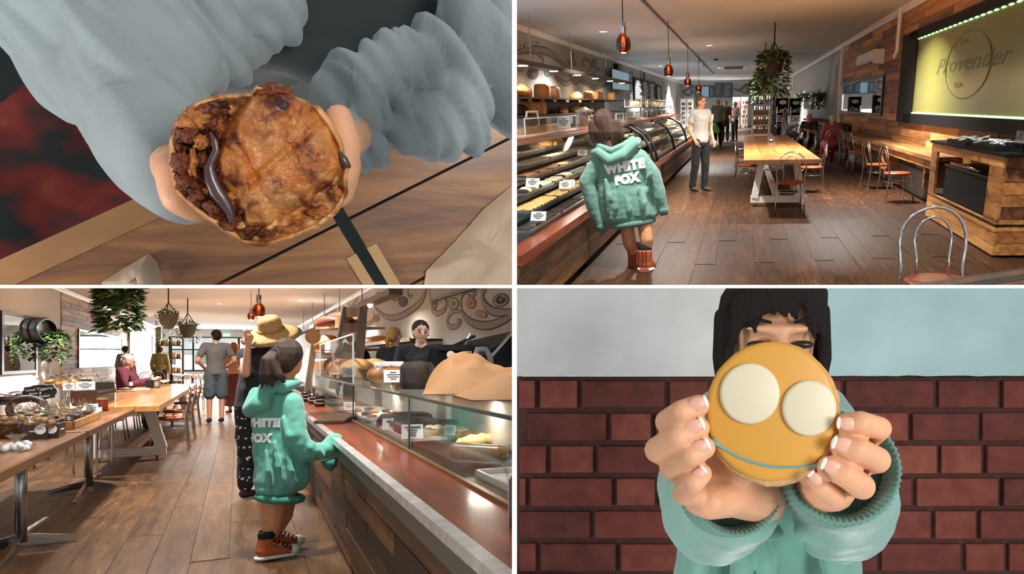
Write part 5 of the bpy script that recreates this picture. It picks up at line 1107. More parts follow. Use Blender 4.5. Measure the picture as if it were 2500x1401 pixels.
p = B.Z(318, 946, .76); t = Thing(B, 'sauce_bottle', 'dark sauce bottle with pale label on the long table', 'bottle', p); t.part('bottle', MB().lathe([(0, 0), (.035, 0), (.036, .12), (.015, .16), (.014, .19), (0, .19)], p, 14), mat('dark_bottle', '#1d1512', .2), smooth=40); t.part('cap', MB().lathe([(0, .19), (.016, .19), (.016, .21), (0, .21)], p, 10), BLACK); t.part('label', MB().lathe([(.0362, .03), (.0372, .03), (.0372, .1), (.0362, .1)], p, 14), PAPER)
p = B.Z(308, 956, .76); t = Thing(B, 'cake_plate', 'white plate with a wrapped cake before the old woman', 'plate', p); t.part('plate', MB().lathe([(0, 0), (.08, 0), (.13, .012), (.128, .018), (.07, .008), (0, .008)], p, 24), PAPER, smooth=True); t.part('cake', MB().ball(p+V(0, 0, .03), (.07, .09, .04)), CRB, smooth=True); t.part('wrapper', MB().lathe([(.05, .0), (.11, .05), (.1, .055), (.05, .01)], p, 9), KRAFT)
p = B.Z(340, 950, .76); solo(B, 'newspaper', MB().b2(p+V(-.12, -.3, 0), p+V(.12, .3, .01)), PAPER, 'folded white paper on the long table by the old woman', 'paper', p)
# ---- tables of jams in front
for k, (ya, yb, lab) in enumerate(((6.52, 9.15, 'worn wooden table holding the tray of cellophane bags'), (3.95, 6.46, 'worn wooden table edge nearest the jars'))):
    t = Thing(B, 'jam_table', lab, 'table', (-1.3, (ya+yb)/2, 0))
    for j in range(5): t.part('table_plank', MB().b2((-.97-.2*j-.197, ya, .705), (-.97-.2*j, yb, .735)), mat('x', '#fff') if False else wood('worn_table_wood', ['#4a2a14', '#7a4c28', '#9c6a3c', '#b5824f'], 'Y', .4, 10, .2, .2, True, .5))
    t.part('edge_trim', MB().b2((-.97, ya, .695), (-.945, yb, .74)), mat('table_edge', '#6b4526', .4))
    c = V(-1.26, 8.7 if k == 0 else 6.2, 0); t.part('pedestal', MB().tube([c+V(0, 0, .7), c+V(0, 0, .05)], .035, 10), STEEL, smooth=True)
    for q in range(4):
        a = q*PI/2+.12; t.part('foot', MB().add([c+V(.02*math.cos(a+1.57), .02*math.sin(a+1.57), .10), c-V(.02*math.cos(a+1.57), .02*math.sin(a+1.57), -.10), c+V(.42*math.cos(a)*.7, .95*math.sin(a), .035), c+V(0, 0, .03), c+V(.42*math.cos(a)*.7, .95*math.sin(a), .005)], [(0, 2, 1), (0, 3, 4, 2), (1, 2, 4, 3)]), CHROME); t.part('foot', MB().bar(c+V(0, 0, .10), c+V(.42*math.cos(a)*.7, .95*math.sin(a), .035), .03, .02), CHROME)
TZ = .736
def cello_bag(px, py, z, w, h, fill, lab, grp, seed, tie=True):
    p = B.Z(px, py, z); rnd = random.Random(seed); t = Thing(B, 'cellophane_bag', lab, 'bag', p, 0, grp)
    for k in range(7): t.part('contents', MB().ball(p+V(rnd.uniform(-.4, .4)*w, rnd.uniform(-.5, .5)*w, .02+rnd.random()*h*.35), (w*.26, w*.26, w*.18)), fill, smooth=True)
    mb = MB(); n = 16; vs = []
    for i, (r, z_) in enumerate(((.45, 0), (.62, .12), (.62, .35), (.4, .52), (.12, .62), (.28, .8), (.48, 1.0))):
        for k in range(n): a = 2*PI*k/n; q = 1+.28*noise.noise(Vector((math.cos(a)*2+seed, math.sin(a)*2, i*.8))); vs.append(p+V(w*r*q*math.cos(a), w*r*q*math.sin(a), h*z_*(1+.12*math.sin(a*3+seed)*(i == 6))))
    mb.add(vs, [(i*n+k, i*n+(k+1) % n, (i+1)*n+(k+1) % n, (i+1)*n+k) for i in range(6) for k in range(n)]); t.part('wrap', mb, CELLO)
    if tie: t.part('tie', MB().tube([p+V(.13*w*math.cos(a), .13*w*math.sin(a), h*.62) for a in [2*PI*k/10 for k in range(10)]], .006, 5, True), ROPE)
ORG = mat('orange_snack', '#d08a45', .6, var=.3, vscale=60); DKF = mat('dark_fudge', '#2e1e17', .5, var=.4, vscale=40); TANF = mat('tan_nuts', '#a87f52', .6, var=.4, vscale=50)
# tray crate and its bags
cr = Thing(B, 'tray_crate', 'pine tray crate full of tied cellophane bags on the worn table', 'crate', (-1.28, 7.1, TZ))
cx0, cx1, cy0, cy1 = -1.48, -1.06, 6.75, 7.9
cr.part('base', MB().b2((cx0, cy0, TZ), (cx1, cy1, TZ+.012)), BOXW)
for a, b in (((cx0, cy0, TZ), (cx1, cy0+.03, TZ+.06)), ((cx0, cy1-.03, TZ), (cx1, cy1, TZ+.06)), ((cx0, cy0, TZ), (cx0+.015, cy1, TZ+.06)), ((cx1-.015, cy0, TZ), (cx1, cy1, TZ+.06))): cr.part('side', MB().b2(a, b), BOXW)
k = 0
for i in range(3):
    for j in range(4):
        q = V(cx0+.08+i*.13, cy0+.16+j*.27, TZ+.013); k += 1; pxq = None
        t_ = 'tied fudge bag in the tray crate, %s column from the wall, %s along' % (ORD[i], ORD[j])
        rnd = random.Random(k); p = q; th = Thing(B, 'cellophane_bag', t_, 'bag', p, 0, 'cellophane bags in the tray crate')
        for m in range(6): th.part('contents', MB().ball(p+V(rnd.uniform(-.035, .035), rnd.uniform(-.06, .06), .02+rnd.random()*.05), (.026, .04, .02)), DKF, smooth=True)
        mb = MB(); n = 14; vs = []
        for ii, (r, z_) in enumerate(((.05, 0), (.068, .03), (.065, .08), (.03, .12), (.014, .115), (.035, .135), (.05, .165))):
            for kk in range(n): a = 2*PI*kk/n; qq = 1+.35*noise.noise(Vector((math.cos(a)*2+k, math.sin(a)*2, ii*.8))); vs.append(p+V(r*qq*math.cos(a), r*1.6*qq*math.sin(a), z_*(1+.15*math.sin(a*3+k)*(ii == 6))))
        th.part('wrap', mb.add(vs, [(ii*n+kk, ii*n+(kk+1) % n, (ii+1)*n+(kk+1) % n, (ii+1)*n+kk) for ii in range(6) for kk in range(n)]), CELLO)
        th.part('tie', MB().tube([p+V(.018*math.cos(a), .026*math.sin(a), .115) for a in [2*PI*q_/10 for q_ in range(10)]], .006, 5, True), mat('green_tie', '#5d7a3a', .7))
pc = B.Z(222, 1018, TZ+.02); price_card(B, pc, 0, .10, .08, 'white price card clipped to the front of the tray crate', None, .2)
def jar(p, r, h, body, lid, lab, grp, label=True):
    t = Thing(B, 'jam_jar', lab, 'jar', p, 0, grp); t.part('glass', MB().lathe([(0, 0), (r*.9, 0), (r, r*.15), (r, h*.72), (r*.8, h*.82), (r*.8, h*.85), (0, h*.85)], p, 18), body, smooth=40); t.part('lid', MB().lathe([(0, h*.84), (r*.92, h*.84), (r*.92, h), (0, h*1.01)], p, 18), lid, smooth=40)
    if label: t.part('label', MB().lathe([(r*1.005, h*.15), (r*1.02, h*.15), (r*1.02, h*.62), (r*1.005, h*.62)], p, 18), PAPER, smooth=40)
JD = mat('dark_jam', '#241014', .15, coat=.5); JR = mat('red_jam', '#6e1f12', .15, coat=.5); LID = mat('maroon_lid', '#3a1f1c', .5); LIDG = mat('gold_lid', '#a88a54', .35, .6)
jar(B.Z(249, 1003, TZ), .052, .13, JR, LIDG, 'red relish jar with gold lid beside the tray crate', None, False); jar(B.Z(233, 1008, TZ), .05, .09, JD, LID, 'short dark relish jar beside the red one', None, True)
for i, (px, py) in enumerate(((60, 1008), (42, 1014), (14, 1020))): jar(B.Z(px, py, TZ), .075, .19, JD, LID, ORD[i]+' white labelled dark jam jar counting from the round board', 'jam jars with white labels')
jar(B.Z(112, 1040, TZ), .05, .10, JD, BLACK, 'small unlabelled dark jar behind the tied packets', None, False)
# low riser with more bags behind
rz = Thing(B, 'riser_shelf', 'dark low shelf of orange snack bags behind the chalk sign', 'shelf', (-2.3, 9.4, 0))
ra, rb = B.Y(35, 940, 10.2), B.Y(215, 985, 9.4)
rxa, rxb = B.Z(40, 985, .90).x, B.Z(208, 965, .90).x; ry = 10.0
rz.part('top', MB().b2((rxa, ry-.3, .86), (rxb, ry+.9, .89)), BEAMW); rz.part('front', MB().b2((rxa, ry-.32, .74), (rxb, ry-.28, .92)), mat('dark_red_wood', '#3a1d14', .5)); rz.part('back', MB().b2((rxa, ry+.88, .74), (rxb, ry+.92, .98)), BEAMW)
for sx in (rxa, rxb-.03):
    rz.part('side', MB().b2((sx, ry-.3, .74), (sx+.03, ry+.9, .9)), BEAMW)
    for sy in (ry-.25, ry+.85): rz.part('leg', MB().tube([(sx+.015, sy, 0), (sx+.015, sy, .75)], .014, 8), CHROME)
for k, px in enumerate((125, 140, 155, 170, 185, 197)): cello_bag(px, 950-(k % 2)*6, .892, .11, .24, ORG if k < 5 else TANF, ('tied bag of pale nuts at the end of the dark riser' if k == 5 else ORD[k]+' tied bag of orange snacks along the dark riser'), 'snack bags on the dark riser', 40+k)
p = B.Z(208, 945, .892); t = Thing(B, 'card_reader', 'small black card stand on the dark riser', 'card stand', p); t.part('body', MB().b2(p+V(-.06, 0, 0), p+V(.06, .1, .1)), BLACK); t.part('screen', MB().b2(p+V(-.04, -.006, .03), p+V(.04, 0, .08)), mat('grey_screen', '#9aa5ab', .3))
price_card(B, V(B.Y(168, 966, 9.75).x, 9.75, .892), 0, .10, .08, 'white price card on the front of the dark riser', None, .05); price_card(B, V(rxa+.12, 9.75, .892), 0, .17, .09, 'wide white price card on the dark riser', None, .05)
# chalk sign
cs = B.Y(97, 958, 8.2); sgn = Thing(B, 'chalk_sign', 'scalloped black chalk sign for jams and relish on a stake', 'sign', (cs.x, 8.2, TZ)); ol = []
for k in range(48):
    a = 2*PI*k/48; r = 1+.06*math.cos(8*a); ol.append(V(cs.x+.115*r*math.copysign(abs(math.cos(a))**.6, math.cos(a)), 8.2, cs.z+.064*r*math.copysign(abs(math.sin(a))**.6, math.sin(a))))
RT = Matrix.Translation(cs) @ Matrix.Rotation(-.10, 4, 'Y') @ Matrix.Translation(-cs)
sgn.part('border', MB().poly([cs+(q-cs)*1.05 for q in ol], (0, .006, 0)).xf(RT), CHALKW); sgn.part('board', MB().poly([q-V(0, .004, 0) for q in ol], (0, .006, 0)).xf(RT), CHALK)
for s, dx, dz in (('Local Taggerty', .0, .030), ('Jams &', -.03, -.003), ('Relish', .03, -.035)): sgn.part('lettering', text_mb(s, .032, .15, .001).xf(RT @ basis(cs+V(dx, -.006, dz), (1, 0, 0), (0, 0, 1))), CHALKW)
sgn.part('stake', MB().bar(V(cs.x+.03, 8.21, TZ), V(cs.x, 8.21, cs.z), .02, .012), BOXW)
# basket and packets at the near edge
bk_ = B.Z(62, 1062, TZ); t = Thing(B, 'wicker_basket', 'low woven basket of wrapped nuts on the worn table', 'basket', bk_)
for j in range(6): t.part('weave', MB().tube([bk_+V((.14+.012*j)*math.cos(a), (.24+.015*j)*math.sin(a), .012+.018*j+.004*math.sin(a*14+j*PI)) for a in [2*PI*k/56 for k in range(56)]], .011, 6, True), mat('wicker', '#6e4a28', .8, var=.3, vscale=40), smooth=True)
t.part('base', MB().lathe([(0, 0), (.14, 0), (.14, .01), (0, .01)], bk_, 20, None, 1, 1.7), MATS['wicker'])
for k in range(5): cello_bag(30+k*20, 1048-(k % 2)*8, TZ+.06, .10, .15, TANF, ORD[k]+' crinkled bag of nuts along the low woven basket', 'nut bags in the basket', 70+k)
for k, (px, py) in enumerate(((95, 1068), (122, 1066))):
    p = B.Z(px, py, TZ); t = Thing(B, 'fudge_block', 'dark wrapped block tied with string and a round tag', 'packet', p, 0, 'tied packets beside the basket'); t.part('block', MB().box(p+V(0, 0, .045), (.13, .22, .09)), DKF); t.part('wrap', MB().box(p+V(0, 0, .047), (.136, .23, .096)), CELLO); t.part('string', MB().tube([p+V(.07*math.cos(a), .118*math.sin(a), .05) for a in [2*PI*q/16 for q in range(16)]], .005, 5, True), PAPER)
    t.part('tag', MB().lathe([(0, 0), (.03, 0), (.03, .004), (0, .004)], p+V(.03, -.122, .06), 16, (PI/2, 0, 0)), PAPER)
p = B.Z(40, 1100, TZ); t = Thing(B, 'sweet_bag', 'open bag of white sweets spilling on the worn table', 'bag', p)
for k in range(14): t.part('sweet', MB().ball(p+V(random.uniform(-.06, .06), random.uniform(-.12, .12), .015+.02*random.random()), .018), PAPER, smooth=True)
t.part('wrap', MB().lathe([(.07, 0), (.085, .03), (.05, .05), (.015, .06), (.05, .09)], p, 12, None, 1, 1.7), CELLO)
bp_ = B.Z(68, 1028, TZ); t = Thing(B, 'bread_board', 'round dark board with a hole standing behind the jars', 'board', bp_); t.part('ring', MB().tube([bp_+V(.12*math.cos(a), .0, .10+.09*math.sin(a)) for a in [2*PI*k/24 for k in range(24)]], .03, 8, True), DKF, smooth=True); t.part('foot', MB().b2(bp_+V(-.1, -.03, 0), bp_+V(.1, .03, .02)), BEAMW)
# ---- jar rack by the windows
rx0, rx1 = B.Y(386, 850, 30).x, B.Y(446, 850, 30).x
rk = Thing(B, 'jar_rack', 'black metal rack with rows of pale jars before the windows', 'rack', ((rx0+rx1)/2, 30, 0))
for sx in (rx0, (rx0+rx1)/2, rx1):
    for sy in (29.9, 30.4): rk.part('upright', MB().tube([(sx, sy, 0), (sx, sy, 2.0)], .02, 6), BLACK)
for z in (.35, .8, 1.3, 1.75):
    rk.part('shelf', MB().b2((rx0, 29.9, z-.025), (rx1, 30.4, z)), BLACK)
    for k in range(9): rk.part('jar', MB().lathe([(0, 0), (.04, 0), (.042, .16), (.03, .19), (0, .19)], (rx0+.06+k*(rx1-rx0-.12)/8, 30.0, z), 8), mat('rj%d' % (k % 3), ('#c9c4b8', '#6b4a38', '#b59a7a')[k % 3], .4))
# ================================================================== counter on the right
CX, GX, GZ = .525, .82, 1.05
RC = ('x', 1255, -1)
def cb(mb): return clip(mb, B, RC)
ct = Thing(B, 'serving_counter', 'long plank fronted serving counter with steel edged red timber ledge', 'counter', (CX, 5, 0))
y = 1.7
for r in range(6):
    yy = 1.6
    while yy < 19:
        L = random.choice((1.6, 2.4, 3.1)); ct.part('plank', cb(MB().b2((CX+.05+random.uniform(-.004, .004), yy+.005, .03+r*.098), (CX+.08, min(yy+L, 19)-.005, .03+r*.098+.094))), DARKPL); yy += L
ct.part('carcass', cb(MB().b2((CX+.08, 1.6, 0), (1.28, 19, .70))), BLK2)
ct.part('front_rail', cb(MB().b2((CX+.03, 1.5, .62), (CX+.06, 19, .72))), mat('grey_rail', '#5a564e', .4))
ct.part('steel_edge', cb(MB().b2((CX, 1.5, .715), (CX+.045, 19, .752))), mat('worn_steel', '#d6d4cf', .3, .55, var=.25, vscale=14, bump=.2, bscale=60))
ct.part('ledge', cb(MB().b2((CX+.045, 1.5, .71), (GX+.02, 19, .75))), REDWOOD)
gc = Thing(B, 'glass_case', 'low glass topped pastry case on the serving counter', 'display case', (GX+.3, 5, .75))
YG = 9.8
gc.part('floor_panel', cb(MB().b2((GX, 2, .735), (1.27, YG, .752))), mat('case_floor', '#4a4038', .4)); gc.part('top_glass', cb(MB().b2((GX, 2, GZ-.008), (1.30, YG, GZ))), CASEGLASS); gc.part('front_glass', cb(MB().b2((GX, 2, .755), (GX+.008, YG, GZ-.008))), CASEGLASS)
gc.part('edge_strip', cb(MB().bar((GX, 2, GZ), (GX, YG, GZ), .014, .014)), mat('dark_glass_edge', '#2b3a36', .2)); gc.part('base_rail', cb(MB().bar((GX-.012, 1.9, .757), (GX-.012, YG, .757), .02, .012)), mat('brass_rail', '#8a6a44', .35, .6)); gc.part('end_glass', MB().b2((GX, YG-.01, .755), (1.27, YG, GZ)), CASEGLASS)
gc.part('back_wall', cb(MB().b2((1.27, 2, .74), (1.29, YG, GZ-.01))), mat('case_back_white', '#c9c3b8', .4))
for yv in (4.15, 6.4): gc.part('joint', MB().tube([(GX, yv, .76), (GX, yv, GZ)], .006, 5), MATS['dark_glass_edge'])
lamp(B, 'case_fill', (1.18, 4.0, 1.02), 3.5, (1, .9, .78), .15); lamp(B, 'case_fill', (1.18, 7, 1.02), 5, (1, .9, .78), .15)  # fill lamps added to brighten the dark pastry case
# pastry inside
MEL = mat('white_melamine', '#e4e0d8', .35)
def mtray(x, y, w, l, lab, m=MEL):
    t = Thing(B, 'pastry_tray', lab, 'tray', (x, y, .755)); t.part('plate', cb(MB().b2((x-w/2, y-l/2, .755), (x+w/2, y+l/2, .763))), m)
    for a, b in (((x-w/2, y-l/2, .757), (x-w/2+.012, y+l/2, .785)), ((x+w/2-.012, y-l/2, .757), (x+w/2, y+l/2, .785)), ((x-w/2, y-l/2, .757), (x+w/2, y-l/2+.015, .785)), ((x-w/2, y+l/2-.015, .757), (x+w/2, y+l/2, .785))):
        q = cb(MB().b2(a, b))
        if len(q.f): t.part('rim', q, m)
mtray(1.04, 5.15, .34, 1.3, 'white tray of dark brownies in the glass case'); mtray(1.05, 3.75, .38, 1.1, 'dark tray of cinnamon scrolls in the glass case', BLK2); mtray(1.06, 2.78, .36, .6, 'white tray with the glazed roll in the glass case'); mtray(1.05, 7.0, .36, 1.6, 'white tray of small tarts in the glass case')
for k, (x, y, sx) in enumerate(((.96, 4.95, 1.5), (1.08, 5.1, 1.3), (.98, 5.4, 1.2), (1.1, 5.5, 1.4), (1.14, 4.9, 1.2))):
    b = put_me(B, 'brownie', loaf_me('tin', k % 3), CHOC, (x, y, .765), .3*k, 'rough dark brownie slab on the white tray', 'brownie', 'brownies in the glass case', sz=(.8, .9, .55*sx))
for px, py, rr_, lab in ((1075, 1058, .0, 'cinnamon scroll topped with cream in the dark tray'), (1130, 1062, .6, 'split cream scroll beside the cinnamon scroll'), (1195, 1052, 1.2, 'cinnamon scroll with thick cream by the case end')):
    p = B.Z(px, py, .78); p.z = .765; t = Thing(B, 'cinnamon_scroll', lab, 'pastry', p)
    sp = [p+V((.015+.0085*a)*math.cos(a), (.015+.0085*a)*math.sin(a)*1.7, .028) for a in [k*.35 for k in range(31)]]
    t.part('scroll', MB().tube(sp, .024, 8), mat('scroll_bread', '#b9824a', .5, var=.35, vscale=30), smooth=True)
    t.part('base', MB().lathe([(0, 0), (.10, 0), (.11, .03), (0, .03)], p, 20, None, 1, 1.7), CRB, smooth=True)
    for j in range(5): t.part('cream', MB().ball(p+V(random.uniform(-.05, .05), random.uniform(-.09, .09), .052), (.03, .05, .014)), CREAM, smooth=True)
for px, py, lab in ((1170, 1080, 'pale pastry stick lying before the scrolls'), (1110, 1046, 'pale pastry stick lying behind the scrolls')):
    p = B.Z(px, py, .78); p.z = .77; put_me(B, 'pastry_stick', loaf_me('baguette', 1), CRL, p, -1.1, lab, 'pastry', None, sz=(.8, .6, .8))
p = B.Z(1160, 1122, .78); p.z = .768; t = Thing(B, 'glazed_roll', 'shiny caramel glazed roll on the white tray near the case end', 'pastry', p); t.part('roll', fuse('roll', [[(V(-.06, .10, .045), (.045, .05, .042)), (V(.09, -.09, .045), (.042, .05, .042))]], .005, CARA, 3), CARA)
for k in range(8): p = V(.98+.11*(k % 3), 6.5+.3*(k//2), .765); put_me(B, 'tart', cookie_me(), (CARA, CHOC)[k % 2], p, 0, 'small brown tart on the white tray', 'tart', 'tarts in the glass case', sz=(.75, 1.2, 1.4))
pcs = [((957, 1022), (.12, .075), 'BROWNIE\nSLICE\n$6.50', 'white price card for the brownies in the glass case'), ((1007, 1030), (.12, .085), 'CINNAMON\nSCROLL\nEACH\n$5.50', 'white price card for the cinnamon scrolls'), ((830, 992), (.10, .075), None, 'white price card before the small tarts')]
for (px, py), (w, h), tx, lab in pcs:
    p = B.Z(px, py+18, .76); t = price_card(B, V(.885, p.y*.885/max(p.x, .885), .757), -.15, w, h, lab, None, .35, tx)
q = B.Z(1097, 1070, .78); price_card(B, V(q.x, q.y, .765), -1.2, .1, .06, 'price card seen edge on beside the cinnamon scroll', None, .2)
# wallet, jars on the ledge
p = B.Z(822, 1028, .752); t = Thing(B, 'leather_wallet', 'brown crackled leather wallet on the red timber ledge', 'wallet', V(p.x, p.y, .752)); p = V(p.x, p.y, .752)
WL = mat('crackle_leather', '#4a3424', .4, var=.35, vscale=50, bump=.5, bscale=90, coat=.3)
t.part('cover', MB().box(p+V(0, 0, .03), (.22, .48, .012), (.06, .0, -.35)), WL); t.part('inside', MB().box(p+V(0, 0, .018), (.205, .46, .016), (.03, 0, -.35)), BLK2); t.part('cover', MB().box(p+V(0, 0, .006), (.22, .48, .01), (0, 0, -.35)), WL)
for k, (px, py) in enumerate(((782, 992), (765, 985), (748, 980))):
    p = B.Z(px, py, .752); p.x = min(max(p.x, .66), .76); t = Thing(B, 'tied_jar', ORD[k]+' raffia tied dark jar on the ledge counting from the wallet', 'jar', p, 0, 'raffia tied jars on the ledge'); t.part('glass', MB().lathe([(0, 0), (.05, 0), (.056, .02), (.056, .10), (.048, .115), (0, .115)], p, 18), JD, smooth=40); t.part('cover', MB().lathe([(0, .113), (.05, .113), (.058, .10), (.06, .105), (.05, .128), (0, .13)], p, 18), CELLO)
    t.part('raffia', MB().tube([p+V(.058*math.cos(a), .058*math.sin(a), .055+.02*math.sin(a)) for a in [2*PI*q_/20 for q_ in range(20)]], .004, 5, True), mat('raffia', '#c9ae83', .8)); t.part('raffia', MB().tube([p+V(.058*math.cos(a), .058*math.sin(a), .055-.02*math.sin(a)) for a in [2*PI*q_/20 for q_ in range(20)]], .004, 5, True), MATS['raffia'])
# on top of the case: bread, cake, paper bags
WB = mat('clear_wrap_bread', '#c98e55', .4, var=.4, vscale=20)
p = B.Z(897, 935, GZ); t = Thing(B, 'wrapped_loaf', 'round crusty loaf in a printed clear bag on the case top', 'bread', V(1.15, p.y, GZ)); c = V(1.02+.12, p.y, GZ)
t.part('loaf', MB().ball(c+V(0, 0, .07), (.18, .3, .085)), CRB, smooth=True); t.part('bag', MB().ball(c+V(0, 0, .075), (.20, .34, .10), 18, 10), CELLO); t.part('band', MB().box(c+V(-.0, -.1, .125), (.24, .16, .05), (.5, 0, 0)), PAPER); t.part('lettering', text_mb('Artisan Bakehouse', .036, .1, .001).xf(Matrix.Translation(c+V(0, -.185, .14)) @ Matrix.Rotation(1.1, 4, 'X')), INKTXT)
p = V(1.10, 4.35, GZ); p = B.Y(1018, 950, 5.2); p.z = GZ; t = Thing(B, 'plum_cake', 'tall dark fruit cake in shiny clear wrap on the case top', 'cake', p); t.part('cake', MB().lathe([(0, 0), (.11, 0), (.118, .04), (.115, .15), (.09, .18), (0, .19)], p, 24, None, .95, 1.1), CHOC, smooth=True); t.part('wrap', MB().lathe([(.120, 0), (.124, .05), (.121, .155), (.095, .187), (.0, .197)], p, 18, None, .95, 1.1), CELLO)
pb_ = B.Y(1150, 950, 4.3); pb_.z = GZ
def paperbag(c, L, Wd, Hb, peak, seed, ang, lab):
    """folded paper bag lying on its side: a creased sheet with a peaked mouth, closed underneath"""
    t = Thing(B, 'paper_bag', lab, 'bag', c); nu, nv = 26, 18; vs = []; R = Matrix.Rotation(ang, 3, 'Z')
    for i in range(nu+1):
        u = i/nu; hp = Hb*((u/peak)**.7 if u < peak else 1-.62*((u-peak)/(1-peak))**1.2)
        for j in range(nv+1):
            v = j/nv*2-1; z = hp*(1-abs(v)**2.4)
            q = Vector((u*L*6, v*3, seed)); z += (.30*Hb*(abs(noise.noise(q*.55))-.22)+.12*Hb*(abs(noise.noise(q*1.5))-.2))*min(1, 2.2*(1-abs(v)))
            vs.append(c+R @ Vector((u*L-.1*L, v*Wd/2*(.85+.3*u), max(.003, z))))
    n1 = nv+1; fs = [(i*n1+j, (i+1)*n1+j, (i+1)*n1+j+1, i*n1+j+1) for i in range(nu) for j in range(nv)]
    m = len(vs); vs += [Vector((v.x, v.y, c.z+.001)) for v in vs]; fs += [tuple(m+k for k in reversed(f)) for f in fs]
    t.part('paper', cb(MB().add(vs, fs)), KRAFT, smooth=18)
q_ = B.Y(1062, 975, 4.6); paperbag(V(q_.x, 4.6, GZ+.002), .62, .9, .24, .26, 3, -.25, 'large crumpled brown paper bag on the case top')
q_ = B.Y(1150, 990, 3.8); paperbag(V(q_.x, 3.8, GZ+.002), .5, .7, .13, .5, 9, -.1, 'second brown paper bag slumped in front of the first')
p = V(1.0, 2.55, .752); p = B.Z(1215, 1180, .80)
t = Thing(B, 'bottled_packet', 'dark bottle in clear plastic at the counter end', 'bottle', V(p.x, p.y, .75)); pz = V(p.x, p.y, .75)
t.part('bottle', cb(MB().lathe([(0, 0), (.035, 0), (.037, .14), (.02, .17), (0, .175)], V(.74, 2.10, .752), 18)), JD, smooth=40); t.part('wrap', cb(MB().lathe([(.05, .0), (.055, .14), (.07, .18), (.03, .21), (.06, .24)], V(.76, 2.12, .752), 14)), CELLO); t.part('badge', MB().lathe([(0, 0), (.018, 0), (.018, .003), (0, .003)], V(.722, 2.07, .80), 16, (PI/2, 0, -.6)), STEEL)
# rolls, baskets, cards behind glass
for k, (px, y, m, kind, lab) in enumerate(((872, 8.0, CRL, 'round', 'pale floury loaf behind the wrapped loaf'), (915, 8.3, CRL, 'round', 'golden bun loaf beside the floury loaf'), (905, 9.0, CRB, 'round', 'brown loaf in the row behind the glass screen'), (838, 9.5, CRB, 'round', 'big crusty cob behind the acrylic screen'))):
    p = B.Y(px, 900, y); put_me(B, 'bread_loaf', loaf_me(kind, k % 3), m, V(p.x, y, GZ+.02), .4*k, lab, 'bread', None, 1.25)
p = B.Y(935, 915, 7.2); t = Thing(B, 'wicker_basket', 'dark woven basket behind the wrapped loaf', 'basket', V(p.x, 7.2, GZ)); 
for j in range(6): t.part('weave', MB().tube([V(p.x, 7.2, GZ)+V((.16+.01*j)*math.cos(a), (.2+.01*j)*math.sin(a), .015+.02*j) for a in [2*PI*k/30 for k in range(30)]], .012, 6, True), MATS['wicker'])
for px, py, y, lab in ((968, 905, 6.6, 'white price card beside the fruit cake'), (853, 905, 7.6, 'white price card before the floury loaf'), (960, 945, 5.6, 'small white price card at the foot of the fruit cake')): p = B.Y(px, py, y); price_card(B, V(p.x, y, GZ), 0, .13, .09, lab, None, .15)
# acrylic screen standing on the case
sc0, sc1 = B.X(776, 900, 1.0).y, B.X(890, 900, 1.0).y
s_ = Thing(B, 'acrylic_screen', 'clear acrylic sneeze screen standing on the counter', 'screen', (.95, 7.5, GZ)); xa = .86; ya_, yb_ = 5.5, 9.6
s_.part('front_pane', MB().add([(xa, yb_, GZ), (xa+.45, yb_-.0, GZ), (xa+.45, yb_, GZ+.38), (xa, yb_, GZ+.38)], [(0, 1, 2, 3)]), ACR); s_.part('side_pane', MB().add([(xa, ya_+1.2, GZ), (xa, yb_, GZ), (xa, yb_, GZ+.38), (xa, ya_+1.2, GZ+.42)], [(0, 1, 2, 3)]), ACR)
for a, b in (((xa, yb_, GZ), (xa, yb_, GZ+.38)), ((xa, ya_+1.2, GZ), (xa, ya_+1.2, GZ+.42)), ((xa, ya_+1.2, GZ+.42), (xa, yb_, GZ+.38))): s_.part('pane_edge', MB().bar(a, b, .012, .012), MATS['frosted_edge'])
# ladder rack with breads
GRW = wood('grey_ladder_wood', ['#6e6053', '#8f7e6c', '#a9977f', '#bba98f'], 'Z', .65, 10, .3)
yl = 10.5; l0, l1 = B.Y(830, 900, yl), B.Y(880, 900, yl)
lr = Thing(B, 'ladder_rack', 'grey timber ladder rack stacked with loaves beside the counter', 'rack', (l0.x, yl, 0))
for (pa, pb, yy) in (((812, 912), (846, 750), yl), ((872, 912), (886, 750), yl-.3), ((745, 960), (775, 785), yl+4)): lr.part('post', MB().bar(B.Y(*pa, yy)-V(0, 0, .2), B.Y(*pb, yy), .10, .12), GRW)
for py in (762, 800, 822, 870): lr.part('rung', MB().bar(B.Y(840-(py-760)*.2, py, yl), B.Y(884-(py-760)*.08, py, yl-.3), .03, .13), GRW)
for z0, pyq in ((0, 805), (1, 860), (2, 905)):
    a, b = B.Y(770, pyq, yl+4), B.Y(835, pyq-6, yl); lr.part('shelf', MB().poly([a, b, b+V(.6, .3, 0), a+V(.6, .3, 0)], (0, 0, .025)), BOXW); lr.part('shelf_front', MB().bar(a+V(0, 0, .08), b+V(0, 0, .08), .02, .16), BOXW)
a, b = B.Y(785, 800, yl+3.4), B.Y(832, 785, yl+.3)
